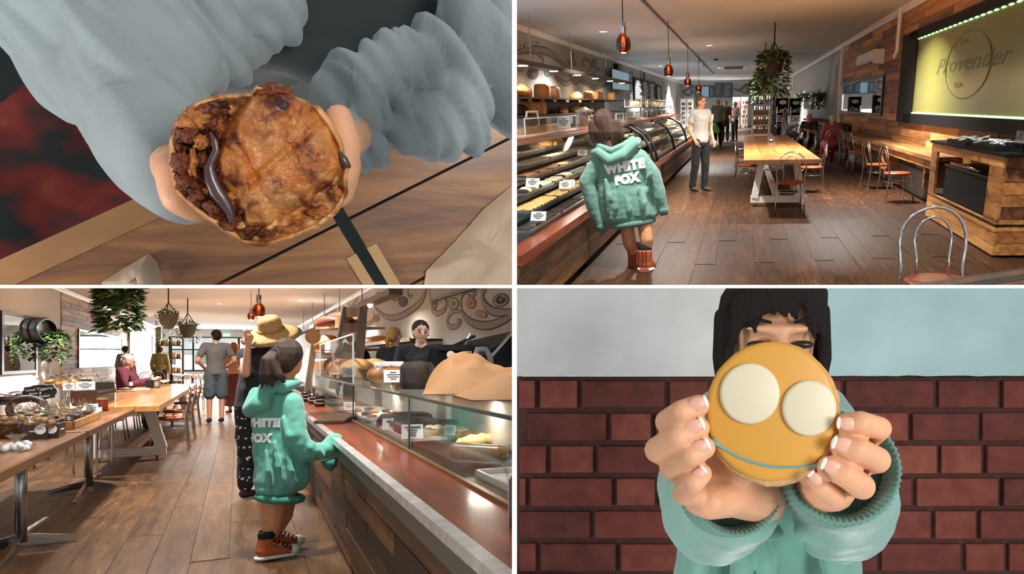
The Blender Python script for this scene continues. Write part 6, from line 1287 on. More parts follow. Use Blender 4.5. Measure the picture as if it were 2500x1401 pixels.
for k, (px, py, m, kd_, sc, lab) in enumerate(((800, 787, mat('dark_crust', '#7a3416', .5, var=.4, vscale=14, bump=.5, bscale=40), 'long', 1.2, 'dark red crusted loaf on top of the ladder rack'), (826, 778, MATS['dark_crust'], 'long', 1.2, 'second dark crusted loaf on top of the ladder rack'), (858, 782, CRB, 'long', 1.1, 'golden baguette on top of the ladder rack'), (800, 845, CRL, 'round', 1.4, 'pale cob on the middle shelf of the ladder rack'), (845, 855, CRB, 'round', 1.6, 'large golden cob on the middle shelf of the ladder rack'), (815, 858, CRL, 'round', 1.2, 'floury cob on the middle shelf of the ladder rack'), (822, 895, DKF, 'round', 1.3, 'dark wrapped loaf on the low shelf of the ladder rack'))):
    p = B.Y(px, py, yl+1.2); put_me(B, 'bread_loaf', loaf_me(kd_, k % 3), m, p-V(0, 0, .05), .2, lab, 'bread', None, sc)
rs_ = B.Y(764, 822, 11); t = Thing(B, 'round_sign', 'round wooden sign on a stick by the ladder rack', 'sign', V(rs_.x, 11, .75)); t.part('disc', MB().lathe([(0, 0), (.10, 0), (.10, .012), (0, .012)], rs_, 24, (PI/2, 0, 0)), BOXW); t.part('stick', MB().bar(V(rs_.x-.02, 11, .75), rs_, .02, .012), BOXW)
# shelves on the right wall behind staff
for z, lab in ((1.62, 'upper dark bread shelf on the wall behind the staff'), (1.25, 'lower steel bread shelf on the wall behind the staff')):
    yS0 = bx(1010, 830, BXR-.5).y; t = Thing(B, 'bread_shelf', lab, 'shelf', (BXR-.3, 20, z)); t.part('board', MB().b2((BXR-.55, yS0, z-.03), (BXR, 34, z)), BEAMW if z > 1.5 else STEEL); t.part('lip', MB().b2((BXR-.57, yS0, z-.05), (BXR-.55, 34, z+.02)), BOXW if z > 1.5 else STEEL)
for k, px in enumerate((905, 925, 880, 860)): y_ = (BXR-.3); p = bx(px, 815, BXR-.3); put_me(B, 'bread_loaf', loaf_me('long', k % 3), (CRL, CRB)[k % 2], V(BXR-.3, p.y, 1.62), .1, 'pale crusty loaf on the upper wall shelf', 'bread', 'loaves on the upper wall shelf', 1.5)
lbm = Thing(B, 'lamp_beam', 'timber lamp beam hung above the bread shelves by thin rods', 'light beam', (BXR-.9, 20, 2.2)); xb2 = BXR-.9
yb_0, yb_1 = B.X(965, 723, xb2).y, 40
lbm.part('beam', MB().b2((xb2-.1, yb_0, 2.32), (xb2+.12, yb_1, 2.42)), wood('grey_beam_wood', ['#4a3a2e', '#6b5747', '#846f5c'], 'Y', .6)); lbm.part('light', MB().ball((xb2-.02, yb_0+2.5, 2.30), (.05, .1, .04)), LED); lamp(B, 'beam_light', (xb2, yb_0+2.5, 2.24), 60, (1, .85, .65), .1)
for px in (884, 829, 792, 763, 741): q = B.X(px, 760, xb2); lbm.part('rod', MB().tube([(xb2, q.y, 2.4), (xb2, q.y, BH)], .012, 6), STEEL)
# television on the right wall
a, b = bx(1050, 725, BXR-.06).y, bx(1182, 725, BXR-.06).y
t = Thing(B, 'television', 'dark television high on the muralled wall', 'television', (BXR-.06, (a+b)/2, 2.2)); zt = bx(1050, 730, BXR-.06).z
t.part('case', MB().b2((BXR-.07, min(a, b), zt-.05), (BXR-.02, max(a, b), zt+.7)), BLACK); t.part('screen', MB().b2((BXR-.075, min(a, b)+.15, zt), (BXR-.07, max(a, b)-.15, zt+.66)), mat('dark_screen', '#1e3034', .2))
# bread slicer and oven hood
ys = 6.6; s0, s1 = B.Y(1062, 905, ys), B.Y(1160, 848, ys)
sl_ = Thing(B, 'bread_slicer', 'black bread slicing machine with grey hooped leg behind the counter', 'machine', (s0.x, ys, .8)); a_, b_ = B.Y(1070, 900, ys), B.Y(1165, 850, ys)
sl_.part('body', MB().b2((a_.x, ys, .75), (b_.x, ys+.9, b_.z)), BLK2); sl_.part('rail', MB().b2((a_.x, ys-.02, b_.z-.02), (b_.x+.1, ys+.02, b_.z+.03)), BLACK)
sl_.part('dial', MB().lathe([(0, 0), (.035, 0), (.035, .012), (0, .014)], B.Y(1099, 866, ys)-V(0, .01, 0), 20, (PI/2, 0, 0)), WHITE); pl_ = B.Y(1140, 861, ys); sl_.part('plate', MB().b2(pl_+V(-.04, -.012, -.015), pl_+V(.04, -.004, .015)), PAPER); sl_.part('plate_text', MB().b2(pl_+V(-.03, -.016, -.005), pl_+V(.03, -.012, .005)), mat('red_text', '#a8493c', .6))
hp = [B.Y(px, py, ys-.15) for px, py in ((1156, 905), (1160, 870), (1166, 853), (1185, 852), (1196, 870), (1200, 905))]; sl_.part('hoop_leg', MB().tube(hp, .028, 8), mat('hammered_grey', '#8d8a82', .5), smooth=True)
hd_ = Thing(B, 'oven_hood', 'dark sloping oven door with steel rods by the wall', 'oven', (2.2, 7.8, .9)); q = [B.Y(1100, 850, 7.6), B.Y(1256, 815, 7.6), B.Y(1256, 915, 7.0), B.Y(1110, 915, 7.0)]
hd_.part('door', cb(MB().poly(q, (.0, .12, .03))), mat('oven_black', '#22282a', .3)); 
for (pa, pb) in (((1095, 850), (1160, 820)), ((1200, 870), (1256, 805)), ((1128, 850), (1150, 815))): hd_.part('rod', MB().tube([B.Y(*pa, 6.9), B.Y(*pb, 6.9)], .014, 6), STEEL if pa[0] > 1100 else BLACK)
# ---- mural on the right wall
AB = (wRB, B, 'X', BXR, (-1, 0, 0)); MG2 = mat('mural_taupe', '#a09488', .8)
for pts, w in (([(1150, 190), (1240, 270), (1350, 285), (1480, 230), (1590, 140), (1640, 50), (1650, 0)], .16), ([(1700, 150), (1740, 122), (1750, 165), (1705, 195), (1760, 245), (1830, 205), (1850, 140), (1830, 85)], .11), ([(2000, 225), (2050, 300), (2150, 355), (2280, 360), (2420, 310), (2510, 255)], .14), ([(2000, 232), (1930, 222), (1872, 270), (1857, 330), (1890, 378), (1950, 368), (1988, 325), (1955, 312)], .10), ([(2510, 225), (2400, 235), (2300, 220), (2222, 150), (2202, 60), (2240, 0)], .14), ([(2000, 210), (1990, 120), (2020, 45), (2075, 12), (2120, 30)], .08),
               ([(1290, 0), (1295, 60), (1350, 100), (1400, 60), (1412, 0)], .12), ([(1050, 345), (1110, 335), (1135, 290), (1140, 220)], .14), ([(1480, 0), (1470, 50), (1500, 80), (1520, 60)], .07), ([(880, 150), (930, 190), (1000, 150), (1080, 100)], .14), ([(640, 290), (690, 250), (760, 210)], .22), ([(905, 195), (950, 130), (985, 95)], .10), ([(2060, 60), (2090, 85), (2140, 50), (2110, 15)], .06)):
    swirl(*AB, pts, w, MG2, ZB2)
MINT = mat('mural_mint', '#b3bd9c', .8); TANB = mat('mural_sand', '#c99a6a', .8)
for c, rx, ry, m, nm, rg, ro in (((2385, 115), 72, 58, MG2, 'painted_coffee_cup', 0, -.3), ((2388, 112), 52, 40, mat('mural_cocoa', '#3f332d', .8), 'painted_coffee', .4, -.3), ((1920, 148), 46, 54, MINT, 'painted_doughnut', .36, 0), ((2095, 145), 42, 50, TANB, 'painted_pretzel', .3, 0), ((2195, 250), 52, 30, TANB, 'painted_croissant', 0, .35), ((1185, 78), 30, 40, TANM, 'painted_cupcake', 0, 0), ((1425, 130), 40, 46, PURP, 'painted_cup', 0, .2), ((1165, 292), 24, 34, TANM, 'painted_pretzel', .4, 0)):
    blot(*AB, c, rx, ry, m, nm, rg, ZB2, ro)
for k in range(4): swirl(*AB, [(2160+k*22, 225+k*4), (2165+k*22, 275+k*4)], .03, INKB, ZB2)
# ================================================================== people
person(B, B.Z(527, 1031, 0), .15, 1.84, 'man in a grey tee shirt and denim shorts with hands on hips', '#5e5c58', '#4a545a', '#1c1c1e', ('short', '#1d1613'), '#c08a6c', sleeve=.3, blen=.48, vox=.011, headturn=.35, J=dict(elL=(-.30, -.06, 1.14), wrL=(-.17, .10, 1.0), elR=(.30, -.06, 1.14), wrR=(.17, .12, 1.0), anR=(.09, -.03, .085)))
person(B, B.Z(572, 1008, 0), .5, 1.66, 'woman in a peach top and long patterned maroon skirt', '#d3a58d', mat('starred_skirt', '#6e3a34', .9, var=.5, vscale=26), '#5a3a2c', ('long', '#a86a3e'), '#d3a084', sleeve=.1, bot='skirt', blen=.86, vox=.012, J=dict(elR=(.22, .0, 1.12), wrR=(.12, .2, 1.12), elL=(-.22, .05, 1.1), wrL=(-.05, .22, 1.1)))
p = B.Y(306, 900, 27); person(B, V(p.x, 27, 0), -.4, 1.66, 'man in a dark jumper standing by the wide mirror', '#7d766e', '#3a3632', '#222', ('short', '#2a211c'), '#a87c62', sleeve=1, vox=.015)
p = B.Y(394, 900, 29); person(B, V(p.x, 28.6, 0), -.2, 1.68, 'figure in a dark vest over a yellow shirt before the jar rack', '#8f8a5a', '#23282c', '#222', ('short', '#4a3a2c'), '#c0957c', sleeve=.9, vox=.015)
sx_, sy_ = -1.80, 16.2
person(B, V(sx_, sy_, 0), -PI/2-.25, 1.86, 'old woman with white hair in a maroon cardigan seated at the long table', '#6e3140', '#3a3438', '#222', ('curly', '#d8cfc0'), '#d3a088', sit=True, sleeve=1, vox=.010, slim=1.1, J=dict(head=(0, .05, 1.11), wrR=(.08, .36, .80), wrL=(-.08, .36, .80)))
chair_at(B, V(sx_, sy_, 0), -PI/2-.25, 'chrome hoop back chair under the old woman', g2)
# staff behind the counter
p = B.Y(1028, 812, 7.0); person(B, V(p.x, 7.0, 0), PI-.30, p.z*1.0726, 'staff member in a black top with tied back hair facing the hat wearer', '#15171a', '#15171a', '#222', ('tail', '#2b2019'), '#dcae96', sleeve=.9, vox=.0085, headturn=.30, slim=.95, J=dict(elR=(.24, .06, 1.12), wrR=(.16, .25, 1.0), elL=(-.24, .06, 1.12), wrL=(-.16, .25, 1.0)))
p = B.Y(962, 822, 9.4); person(B, V(p.x, 9.4, 0), -.9, p.z*1.0726, 'staff member in black with a blonde ponytail turned to the shelves', '#15171a', '#15171a', '#222', ('tail', '#b98a52'), '#dcae96', sleeve=.9, vox=.010)
p = B.Y(866, 838, 12.2); person(B, V(p.x, 12.2, 0), PI*.8, p.z*1.0726, 'staff member glimpsed behind the ladder rack', '#26201c', '#15171a', '#222', ('short', '#3a2418'), '#cf9878', sleeve=.9, vox=.013)
# woman in the straw hat, arm raised
hp0 = B.Z(622, 1217, 0); EL = mat('patterned_trousers', '#1b1b1d', .9)
m_, t_, p_ = nodes('elephant_print'); Nn = t_.nodes.new; Ll = t_.links.new; tc = Nn('ShaderNodeTexCoord'); vo = Nn('ShaderNodeTexVoronoi'); vo.inputs['Scale'].default_value = 26; mpn = Nn('ShaderNodeMapping'); mpn.inputs['Scale'].default_value = (1, 1, 1.3); Ll(tc.outputs['Object'], mpn.inputs[0]); Ll(mpn.outputs[0], vo.inputs['Vector'])
wv = Nn('ShaderNodeTexWave'); wv.bands_direction = 'Z'; wv.inputs['Scale'].default_value = 3.4; wv.inputs['Distortion'].default_value = .5; Ll(tc.outputs['Object'], wv.inputs['Vector']); mu = Nn('ShaderNodeMath'); mu.operation = 'MULTIPLY_ADD'; mu.inputs[1].default_value = .35; Ll(wv.outputs[1], mu.inputs[0]); Ll(vo.outputs['Distance'], mu.inputs[2])
cr_ = Nn('ShaderNodeValToRGB'); cr_.color_ramp.interpolation = 'CONSTANT'; cr_.color_ramp.elements[0].color = hexc('#d8d2c6'); cr_.color_ramp.elements[1].position = .34; cr_.color_ramp.elements[1].color = hexc('#17171a'); Ll(mu.outputs[0], cr_.inputs[0]); Ll(cr_.outputs[0], p_.inputs['Base Color']); p_.inputs['Roughness'].default_value = .9
def hl(px, py, dy): v = B.Y(px, py, hp0.y+dy)-hp0; return (Matrix.Rotation(.75, 3, 'Z') @ v)/(1.56/1.7)
hw = person(B, hp0, -.75, 1.56, 'woman in a straw hat and black top with arm raised and patterned trousers', '#15171a', m_, '#3a2c24', ('short', '#b89a6e'), '#c98f72', sleeve=.0, blen=.93, vox=.010, inflate=.028, slim=1.08, J=dict(chest=(.03, .05, 1.29), neck=(.06, .10, 1.45), head=(.08, .15, 1.585), shR=(.21, .06, 1.405), shL=(-.15, .04, 1.40), elL=hl(600, 912, -.12), wrL=hl(606, 842, -.14), hdL=hl(604, 800, -.12), elR=(.27, .14, 1.14), wrR=(.2, .3, 1.12)))
hc_ = V(.08, .15, 1.585)*(1.56/1.7); STRAW = mat('straw', '#b98f55', .8, var=.2, vscale=40, bump=.6, bscale=120)
prof = [(.25, -.035), (.20, -.005), (.13, .02), (.104, .03), (.10, .06), (.098, .11), (.075, .145), (0, .152), (0, .148), (.07, .14), (.092, .11), (.094, .06), (.098, .026), (.12, .014), (.20, -.013), (.232, -.043)]
hw.part('straw_hat', MB().lathe(prof, (0, 0, 0), 40, None, 1, 1.05).xf(Matrix.Translation(hc_+V(0, -.02, .045)) @ Matrix.Rotation(.42, 4, 'X') @ Matrix.Rotation(.12, 4, 'Y')), STRAW, rel=True, smooth=True, label='wide woven straw sun hat')
hw.part('hat_band', MB().tube([V(.105*math.cos(a), .11*math.sin(a), .035) for a in [2*PI*k/30 for k in range(30)]], .012, 6, True).xf(Matrix.Translation(hc_+V(0, -.02, .045)) @ Matrix.Rotation(.42, 4, 'X') @ Matrix.Rotation(.12, 4, 'Y')), mat('straw_band', '#a1773f', .8), rel=True, smooth=True)
hb = B.Z(586, 1085, .45); hb = B.Y(587, 1066, hp0.y+.2); t = Thing(B, 'handbag', 'small black bag held low by the woman in the straw hat', 'bag', hb); t.part('bag', fuse('bag', [[(V(0, 0, 0), (.05, .04, .045)), (V(.04, 0, -.06), (.05, .04, .04))]], .007, BLK2, 2), BLK2); t.part('strap', MB().tube([(-.03, 0, .03), (0, 0, .12), (.04, 0, .03)], .006, 5), BLK2, rel=True)
# ---- the child with the ponytail
yK = 5.15
def kp_(px, py, dy=0): return B.Y(px, py, yK+dy)
kb_ = B.Z(672, 1366, 0); kc = Thing(B, 'person', 'child with a brown ponytail in a sage hooded jumper leaning on the ledge', 'person', kb_)
bd_ = [[(kp_(705, 872), (.078, .085, .10)), (kp_(710, 892), (.064, .07, .06))], [(kp_(704, 905), .048), (kp_(690, 955), .05)], [(kp_(690, 990), (.11, .09, .09)), (kp_(685, 1180), (.12, .10, .12))],
       [(kp_(731, 885), (.012, .02, .02)), (kp_(727, 890), .02)], [(kp_(722, 905), (.025, .03, .02)), (kp_(708, 890), (.05, .06, .05))]]
bd_ += chain([kp_(672, 1190), kp_(668, 1260), kp_(660, 1305)], (.09, .068, .046)); bd_ += chain([kp_(695, 1190, .12), kp_(690, 1255, .16), kp_(676, 1292, .18)], (.085, .064, .044))
kc.part('body', pj(fuse('body', bd_, .008, SKC, 3), kc), SKC)
GJB = mat('sea_green_hoodie', '#5fa590', .95, sheen=.35, var=.05, vscale=10, bump=.12, bscale=220); GJBR = mat('sea_green_ribbing', '#3f8570', .95)
jk = [[(kp_(695, 975), (.10, .09, .06)), (kp_(690, 1060), (.145, .12, .12)), (kp_(690, 1170), (.165, .14, .10))], [(kp_(680, 1190), (.135, .13, .06)), (kp_(695, 1170), (.15, .13, .06))], [(kp_(640, 1000), (.06, .07, .05)), (kp_(650, 1120), (.07, .09, .08)), (kp_(700, 1080), (.12, .1, .1))]]
jk += chain([kp_(712, 985, -.06), kp_(722, 1060, -.10), kp_(745, 1105, -.10), kp_(800, 1098, -.05)], (.07, .07, .062, .052)); jk += chain([kp_(800, 1098, -.05), kp_(815, 1080, -.02), kp_(826, 1085, 0)], (.055, .058, .045))
for q in ((690, 1020, 720, 1100), (670, 1080, 690, 1190), (740, 1070, 770, 1110), (760, 1075, 790, 1115), (650, 1100, 660, 1190), (700, 1100, 720, 1190)): jk += chain([kp_(q[0], q[1], -.13), kp_((q[0]+q[2])/2, (q[1]+q[3])/2+4, -.15), kp_(q[2], q[3], -.13)], (.012, .022, .012))
jo2 = kc.part('hooded_jumper', pj(fuse('hooded_jumper', jk, .0075, GJB, 4, disp=foldc), kc), GJB)
hdp = chain([kp_(655, 945, -.02), kp_(635, 985, -.06), kp_(612, 1000, .0), kp_(625, 960, .06)], (.05, .06, .05, .04)); hdp += chain([kp_(655, 940, -.04), kp_(690, 945, -.08), kp_(722, 935, -.03)], (.035, .04, .03))
kc.part('hood', pj(fuse('hood', hdp, .006, GJB, 4), kc), GJB, under=jo2)
kc.part('hem_band', MB().tube([kp_(684, 1214)+V(.122*math.cos(a), .122*math.sin(a), -.015*math.cos(a)) for a in [2*PI*k/36 for k in range(36)]], .024, 8, True), GJBR, smooth=True, under=jo2)
kc.part('cuff', MB().tube([kp_(803, 1122, -.06), kp_(806, 1135, -.06), kp_(800, 1146, -.06)], [.052, .042, .03], 14), GJBR, smooth=True, under=jo2)
dg = BVHTree.FromPolygons([kc.loc+v.co for v in jo2.data.vertices], [tuple(p.vertices) for p in jo2.data.polygons])
for s_t, py_ in (('WHITE', 1030), ('FOX', 1066)):
    dv_ = nrm((.62, .78, 0)); o_ = kp_(657, py_)-dv_*.5; m_t = fine(text_mb(s_t, .066, 0, 0, .006, sp=1.12).xf(basis(o_, (.78, -.62, 0), (0, 0, 1))))
    kc.part('lettering', onto(m_t, None, dv_, .007), PRINT, label='white puffy lettering on the back', under=jo2)
hr2 = [[(kp_(701, 862), (.095, .10, .10)), (kp_(696, 880, -.02), (.085, .08, .085))]]
rnd = random.Random(11)
for k in range(20):
    u = rnd.uniform(-1, 1); v = rnd.uniform(-.03, .03); hr2 += chain([kp_(668, 862, -.06), kp_(655+u*8, 880, -.12+v), kp_(662+u*22, 915, -.13+v), kp_(668+u*32, 935+rnd.uniform(-14, 14), -.12+v)], (.03, .028, .022, .005))
HRP = mat('brown_pony_hair', '#3a2619', .5, var=.35, vscale=6, stretch=(16, 16, 1), bump=.5, bscale=40)
kc.part('hair', pj(fuse('hair', hr2, .006, HRP, 2), kc), HRP, label='brown hair tied in a low ponytail'); kc.part('hair_tie', MB().ball(kp_(666, 862, -.07), (.03, .03, .03)), BLK2, smooth=True)
for c, f in ((kp_(660, 1345, -.02), 0), (kp_(676, 1322, .18), 1)):
    sh = kc.part('shoe', pj(fuse('shoe', [[(c+V(-.03, 0, .01), (.055, .05, .05)), (c+V(.10, .03, -.012), (.055, .045, .032))], [(c+V(-.03, 0, .02), (.052, .048, .04)), (c+V(-.02, 0, .095), (.05, .046, .02))]], .005, CANV, 2), kc), CANV)
    kc.part('sole', pj(fuse('sole', [[(c+V(-.035, 0, -.035), (.06, .052, .018)), (c+V(.10, .03, -.037), (.062, .05, .015))]], .005, SOLE, 2), kc), SOLE, under=sh); kc.part('toe_cap', MB().ball(c+V(.128, .035, -.012), (.042, .046, .034)), SOLE, smooth=True, under=sh)
    for k in range(5): kc.part('eyelet', MB().ball(c+V(.02+.022*k, -.046+.003*k, .055-.013*k), .006), STEEL, under=sh); kc.part('lace', MB().tube([c+V(.02+.022*k, -.044, .06-.013*k), c+V(.03+.022*k, .0, .075-.014*k)], .005, 5), BLK2, under=sh)
    kc.part('sock', MB().lathe([(.05, .085), (.052, .11), (.045, .13), (.04, .08)], c+V(-.02, 0, 0), 16), SOCK, smooth=True)
# ================================================================== close-up: iced biscuit held before the brick wall (frame C)
def cp(px, py, y): return C.Y(px, py, y)
BRW = 1.75
BRC = ('x', 1257, 1), ('y', 703, 1)
mB, tB, pB = nodes('red_brick'); N = tB.nodes.new; L = tB.links.new
oi = N('ShaderNodeObjectInfo'); tc = N('ShaderNodeTexCoord'); nz = N('ShaderNodeTexNoise'); nz.inputs['Scale'].default_value = 22; nz.inputs['Detail'].default_value = 6
geo = N('ShaderNodeNewGeometry'); L(geo.outputs['Position'], nz.inputs['Vector'])
ma = N('ShaderNodeMath'); ma.operation = 'MULTIPLY_ADD'; ma.inputs[1].default_value = .55; L(oi.outputs['Random'], ma.inputs[0])
mb_ = N('ShaderNodeMath'); mb_.operation = 'MULTIPLY_ADD'; mb_.inputs[1].default_value = .9; mb_.inputs[2].default_value = -.25; L(nz.outputs[0], mb_.inputs[0]); L(mb_.outputs[0], ma.inputs[2])
rp = N('ShaderNodeValToRGB'); rp.color_ramp.elements[0].color = hexc('#431b16'); rp.color_ramp.elements[1].color = hexc('#8c4c39')
e = rp.color_ramp.elements.new(.5); e.color = hexc('#6c3026'); L(ma.outputs[0], rp.inputs[0]); L(rp.outputs[0], pB.inputs['Base Color']); pB.inputs['Roughness'].default_value = .85
bb = N('ShaderNodeBump'); bb.inputs['Strength'].default_value = .35; bb.inputs['Distance'].default_value = .004; L(nz.outputs[0], bb.inputs['Height']); L(bb.outputs[0], pB.inputs['Normal'])
wb = Thing(C, 'wall_brick', None, None, cp(1875, 1150, BRW), kind='structure')
a, b = cp(1257, 921, BRW), cp(2860, 1645, BRW)
wb.part('mortar', MB().b2((a.x, BRW+.006, b.z), (b.x, BRW+.08, a.z)), mat('dark_mortar', '#4a2c26', .9, var=.2, vscale=30, bump=.3, bscale=90))
pitch = 79.5/FPX*BRW; sc_ = BRW/FPX
rows = [[1262, 1313, 1416, 1629, 1736, 1850, 2058, 2284, 2440, 2540], [1262, 1282, 1487, 1595, 1790, 1900, 2108, 2220, 2390, 2540], [1262, 1340, 1455, 1660, 1765, 1970, 2080, 2290, 2400, 2540],
        [1262, 1290, 1500, 1605, 1815, 1920, 2125, 2230, 2440, 2540], [1262, 1447, 1655, 1760, 1965, 2070, 2275, 2385, 2540], [1262, 1315, 1510, 1720, 1830, 2040, 2145, 2350, 2455, 2540], [1262, 1460, 1570, 1780, 1890, 2100, 2205, 2410, 2540]]
for i, r in enumerate(rows): r[-1:] = [2530+(i*37) % 60, 2640+(i*53) % 70, 2850]          # the wall runs on past the frame
rows += [[q+(0 if j == 0 else 25) for j, q in enumerate(rows[0])], [q+(0 if j == 0 else 30) for j, q in enumerate(rows[1])]]
bmesh_ = bevbox('brick', (1, .04, .066), .008, mB, 2); ms = []
for i, r in enumerate(rows):
    z = CAMZ-((926+79.5*i+36)-PPY)*sc_
    for p, q in zip(r[:-1], r[1:]):
        w = (q-p-13)*sc_
        if w < .01: continue
        ms.append(Matrix.Translation(Vector((((p+q)/2-PPX)*sc_, BRW+.012+random.uniform(-.002, .003), z))-wb.loc) @ Matrix.Diagonal((w, 1, random.uniform(.96, 1.02), 1)))
pieces(wb.o, 'brick', bmesh_, ms)
for nm, p0, p1, c in (('wall_render_grey', 1257, 1893, '#c4c5c3'), ('wall_render_teal', 1893, 2860, '#a2bfbf')):
    a, b = cp(p0, 690, BRW), cp(p1, 917, BRW)
    mb = MB(); n = 40; yb = BRW-.03                    # a thick coat of render with a rough lower lip
    vs = []; 
    for i in range(n+1):
        x = a.x+(b.x-a.x)*i/n; jz = noise.noise(Vector((x*60, 3, 0)))*.003
        vs += [(x, yb, a.z), (x, yb+noise.noise(Vector((x*9, 1, 0)))*.002, b.z+.02), (x, yb+.006, b.z+jz), (x, BRW+.08, b.z+jz)]
    mb.add(vs, [(i*4+k, (i+1)*4+k, (i+1)*4+k+1, i*4+k+1) for i in range(n) for k in range(3)])
    solo(C, nm, clip(mb, C, *BRC), mat(nm, c, .9, var=.10, vscale=7, bump=.35, bscale=14), loc=(a.x, yb, b.z), kind='structure', smooth=35)
# ---- the biscuit
Yc = .52
cc = cp(1887, 1009, Yc)
ck = Thing(C, 'iced_biscuit', 'round biscuit with glossy yellow icing and two white sugar discs, held in both hands', 'biscuit', cc)
k3 = Yc/FPX
def disc(cpx, rx, ry, y0, y1, bev, n=120, wob=0, seed=0, squ=0):
    c = cp(*cpx, Yc); prof = [(1-bev*2.2, y0), (1-bev*.7, y0+(y1-y0)*.12), (1, y0+(y1-y0)*.45), (1-bev*.3, y0+(y1-y0)*.85), (1-bev*1.2, y1)]
    mb = MB(); vs = []; m = len(prof)
    for r, y in prof:
        for k in range(n):
            t = 2*PI*k/n; w = 1+wob*(noise.noise(Vector((math.cos(t)*6, math.sin(t)*6, seed)))+.5*noise.noise(Vector((math.cos(t)*17, math.sin(t)*17, seed))))
            vs.append((c.x+rx*k3*r*w*math.cos(t), y, c.z+ry*k3*r*w*math.sin(t)))
    fs = [(i*n+k, i*n+(k+1) % n, (i+1)*n+(k+1) % n, (i+1)*n+k) for i in range(m-1) for k in range(n)]+[tuple(range(n)), tuple((m-1)*n+k for k in range(n))[::-1]]
    return mb.add(vs, fs)
ck.part('biscuit_base', disc((1890, 1012), 166, 178, Yc-.0005, Yc+.009, .03, wob=.022, seed=4), mat('baked_biscuit', '#d9ad74', .8, var=.12, vscale=160, bump=.5, bscale=600), smooth=50)
ck.part('yellow_icing', disc((1883, 1004), 160, 170, Yc-.0032, Yc+.002, .035, wob=.010, seed=9), mat('yellow_fondant', '#d69c3c', .42, sss=.15, coat=.08), smooth=50)
WSUG = mat('white_sugar', '#ded4b8', .45, sss=.2)
ck.part('sugar_disc', disc((1828, 960), 73, 74, Yc-.0066, Yc-.002, .05), WSUG, smooth=50)
ck.part('sugar_disc', disc((1972, 995), 66, 68, Yc-.0066, Yc-.002, .05), WSUG, smooth=50)
BLU = mat('blue_piping', '#5fa3b4', .4, coat=.2)
pts = [cp(x, y, Yc-.0034) for x, y in ((1739, 1071), (1748, 1083), (1770, 1097), (1800, 1114), (1835, 1128), (1870, 1137), (1910, 1141), (1950, 1140), (1990, 1136), (1997, 1131))]
ck.part('blue_piped_line', MB().tube(pts, [.0018, .0014]+[.0009]*7+[.0012], 8), BLU, smooth=True)
# ---- the girl
SKIN = mat('warm_skin', '#d9a27e', .5, var=.05, vscale=30, sss=.12, bump=.05, bscale=300)
SKIN_HAND = mat('hand_skin', '#e2a983', .5, var=.06, vscale=60, sss=.12, bump=.12, bscale=700)
HOOD = mat('green_fleece', '#6fa394', .9, sheen=.4, var=.06, vscale=20, bump=.15, bscale=300)
RIB = mat('green_ribbing', '#5d8b7f', .9, sheen=.3); HAIRD = mat('dark_brown_hair', '#17100e', .75, var=.3, vscale=8, stretch=(14, 14, 1), spec=.25, bump=.5, bscale=24)
g = Thing(C, 'person', 'girl in a green hooded jumper holding out a biscuit before the brick wall', 'person', cp(1890, 1330, 1.15))
def fing(ps, r): return chain([cp(*p) for p in ps], r)
hand = []
rr = (.0079, .0086, .0090, .0104)
def finger(tip, mid, kn, mcp, s=1.0, dy=0):
    return fing([(tip[0], tip[1], Yc-.004+dy), (mid[0], mid[1], Yc-.009+dy), (kn[0], kn[1], Yc+.004+dy), (mcp[0], mcp[1], Yc+.052)], [r*s for r in rr])
hand += finger((1706, 990), (1664, 1006), (1629, 1030), (1690, 1085))
hand += finger((1705, 1045), (1655, 1066), (1605, 1098), (1690, 1130), 1.06)
hand += finger((1720, 1093), (1685, 1112), (1640, 1142), (1705, 1170), 1.02)
hand += finger((1714, 1156), (1692, 1178), (1668, 1205), (1725, 1210), .92)
P1 = [(cp(1700, 1105, Yc+.055), .016), (cp(1716, 1205, Yc+.045), .0175), (cp(1790, 1200, Yc+.062), .020), (cp(1790, 1120, Yc+.062), .018)]
hand += [P1[:3], [P1[0], P1[2], P1[3]], [P1[1], (cp(1735, 1226, Yc+.03), .013), P1[2]], [P1[2], P1[3], (cp(1850, 1200, Yc+.10), .026)], [(cp(1850, 1200, Yc+.10), .026), (cp(1850, 1225, Yc+.22), .028)]]
hand += fing([(1800, 1150, Yc+.05), (1800, 1090, Yc+.034), (1800, 1040, Yc+.02)], (.014, .0115, .0105))      # thumb behind the biscuit
hand += finger((2066, 1034), (2100, 1031), (2148, 1046), (2090, 1090), .95)
hand += finger((2054, 1088), (2092, 1098), (2143, 1123), (2080, 1130), 1.06)
hand += finger((2022, 1140), (2062, 1158), (2106, 1188), (2060, 1170), 1.04)
hand += finger((1990, 1165), (2008, 1190), (2040, 1216), (2030, 1200), .88, .012)
P2 = [(cp(2085, 1095, Yc+.055), .016), (cp(2035, 1195, Yc+.05), .017), (cp(2000, 1190, Yc+.065), .020), (cp(2010, 1110, Yc+.062), .018)]
hand += [P2[:3], [P2[0], P2[2], P2[3]], [P2[2], P2[3], (cp(2040, 1150, Yc+.10), .026)], [(cp(2040, 1150, Yc+.10), .026), (cp(2060, 1180, Yc+.22), .028)]]
hand += fing([(1985, 1150, Yc+.05), (1975, 1090, Yc+.034), (1970, 1045, Yc+.02)], (.014, .0115, .0105))
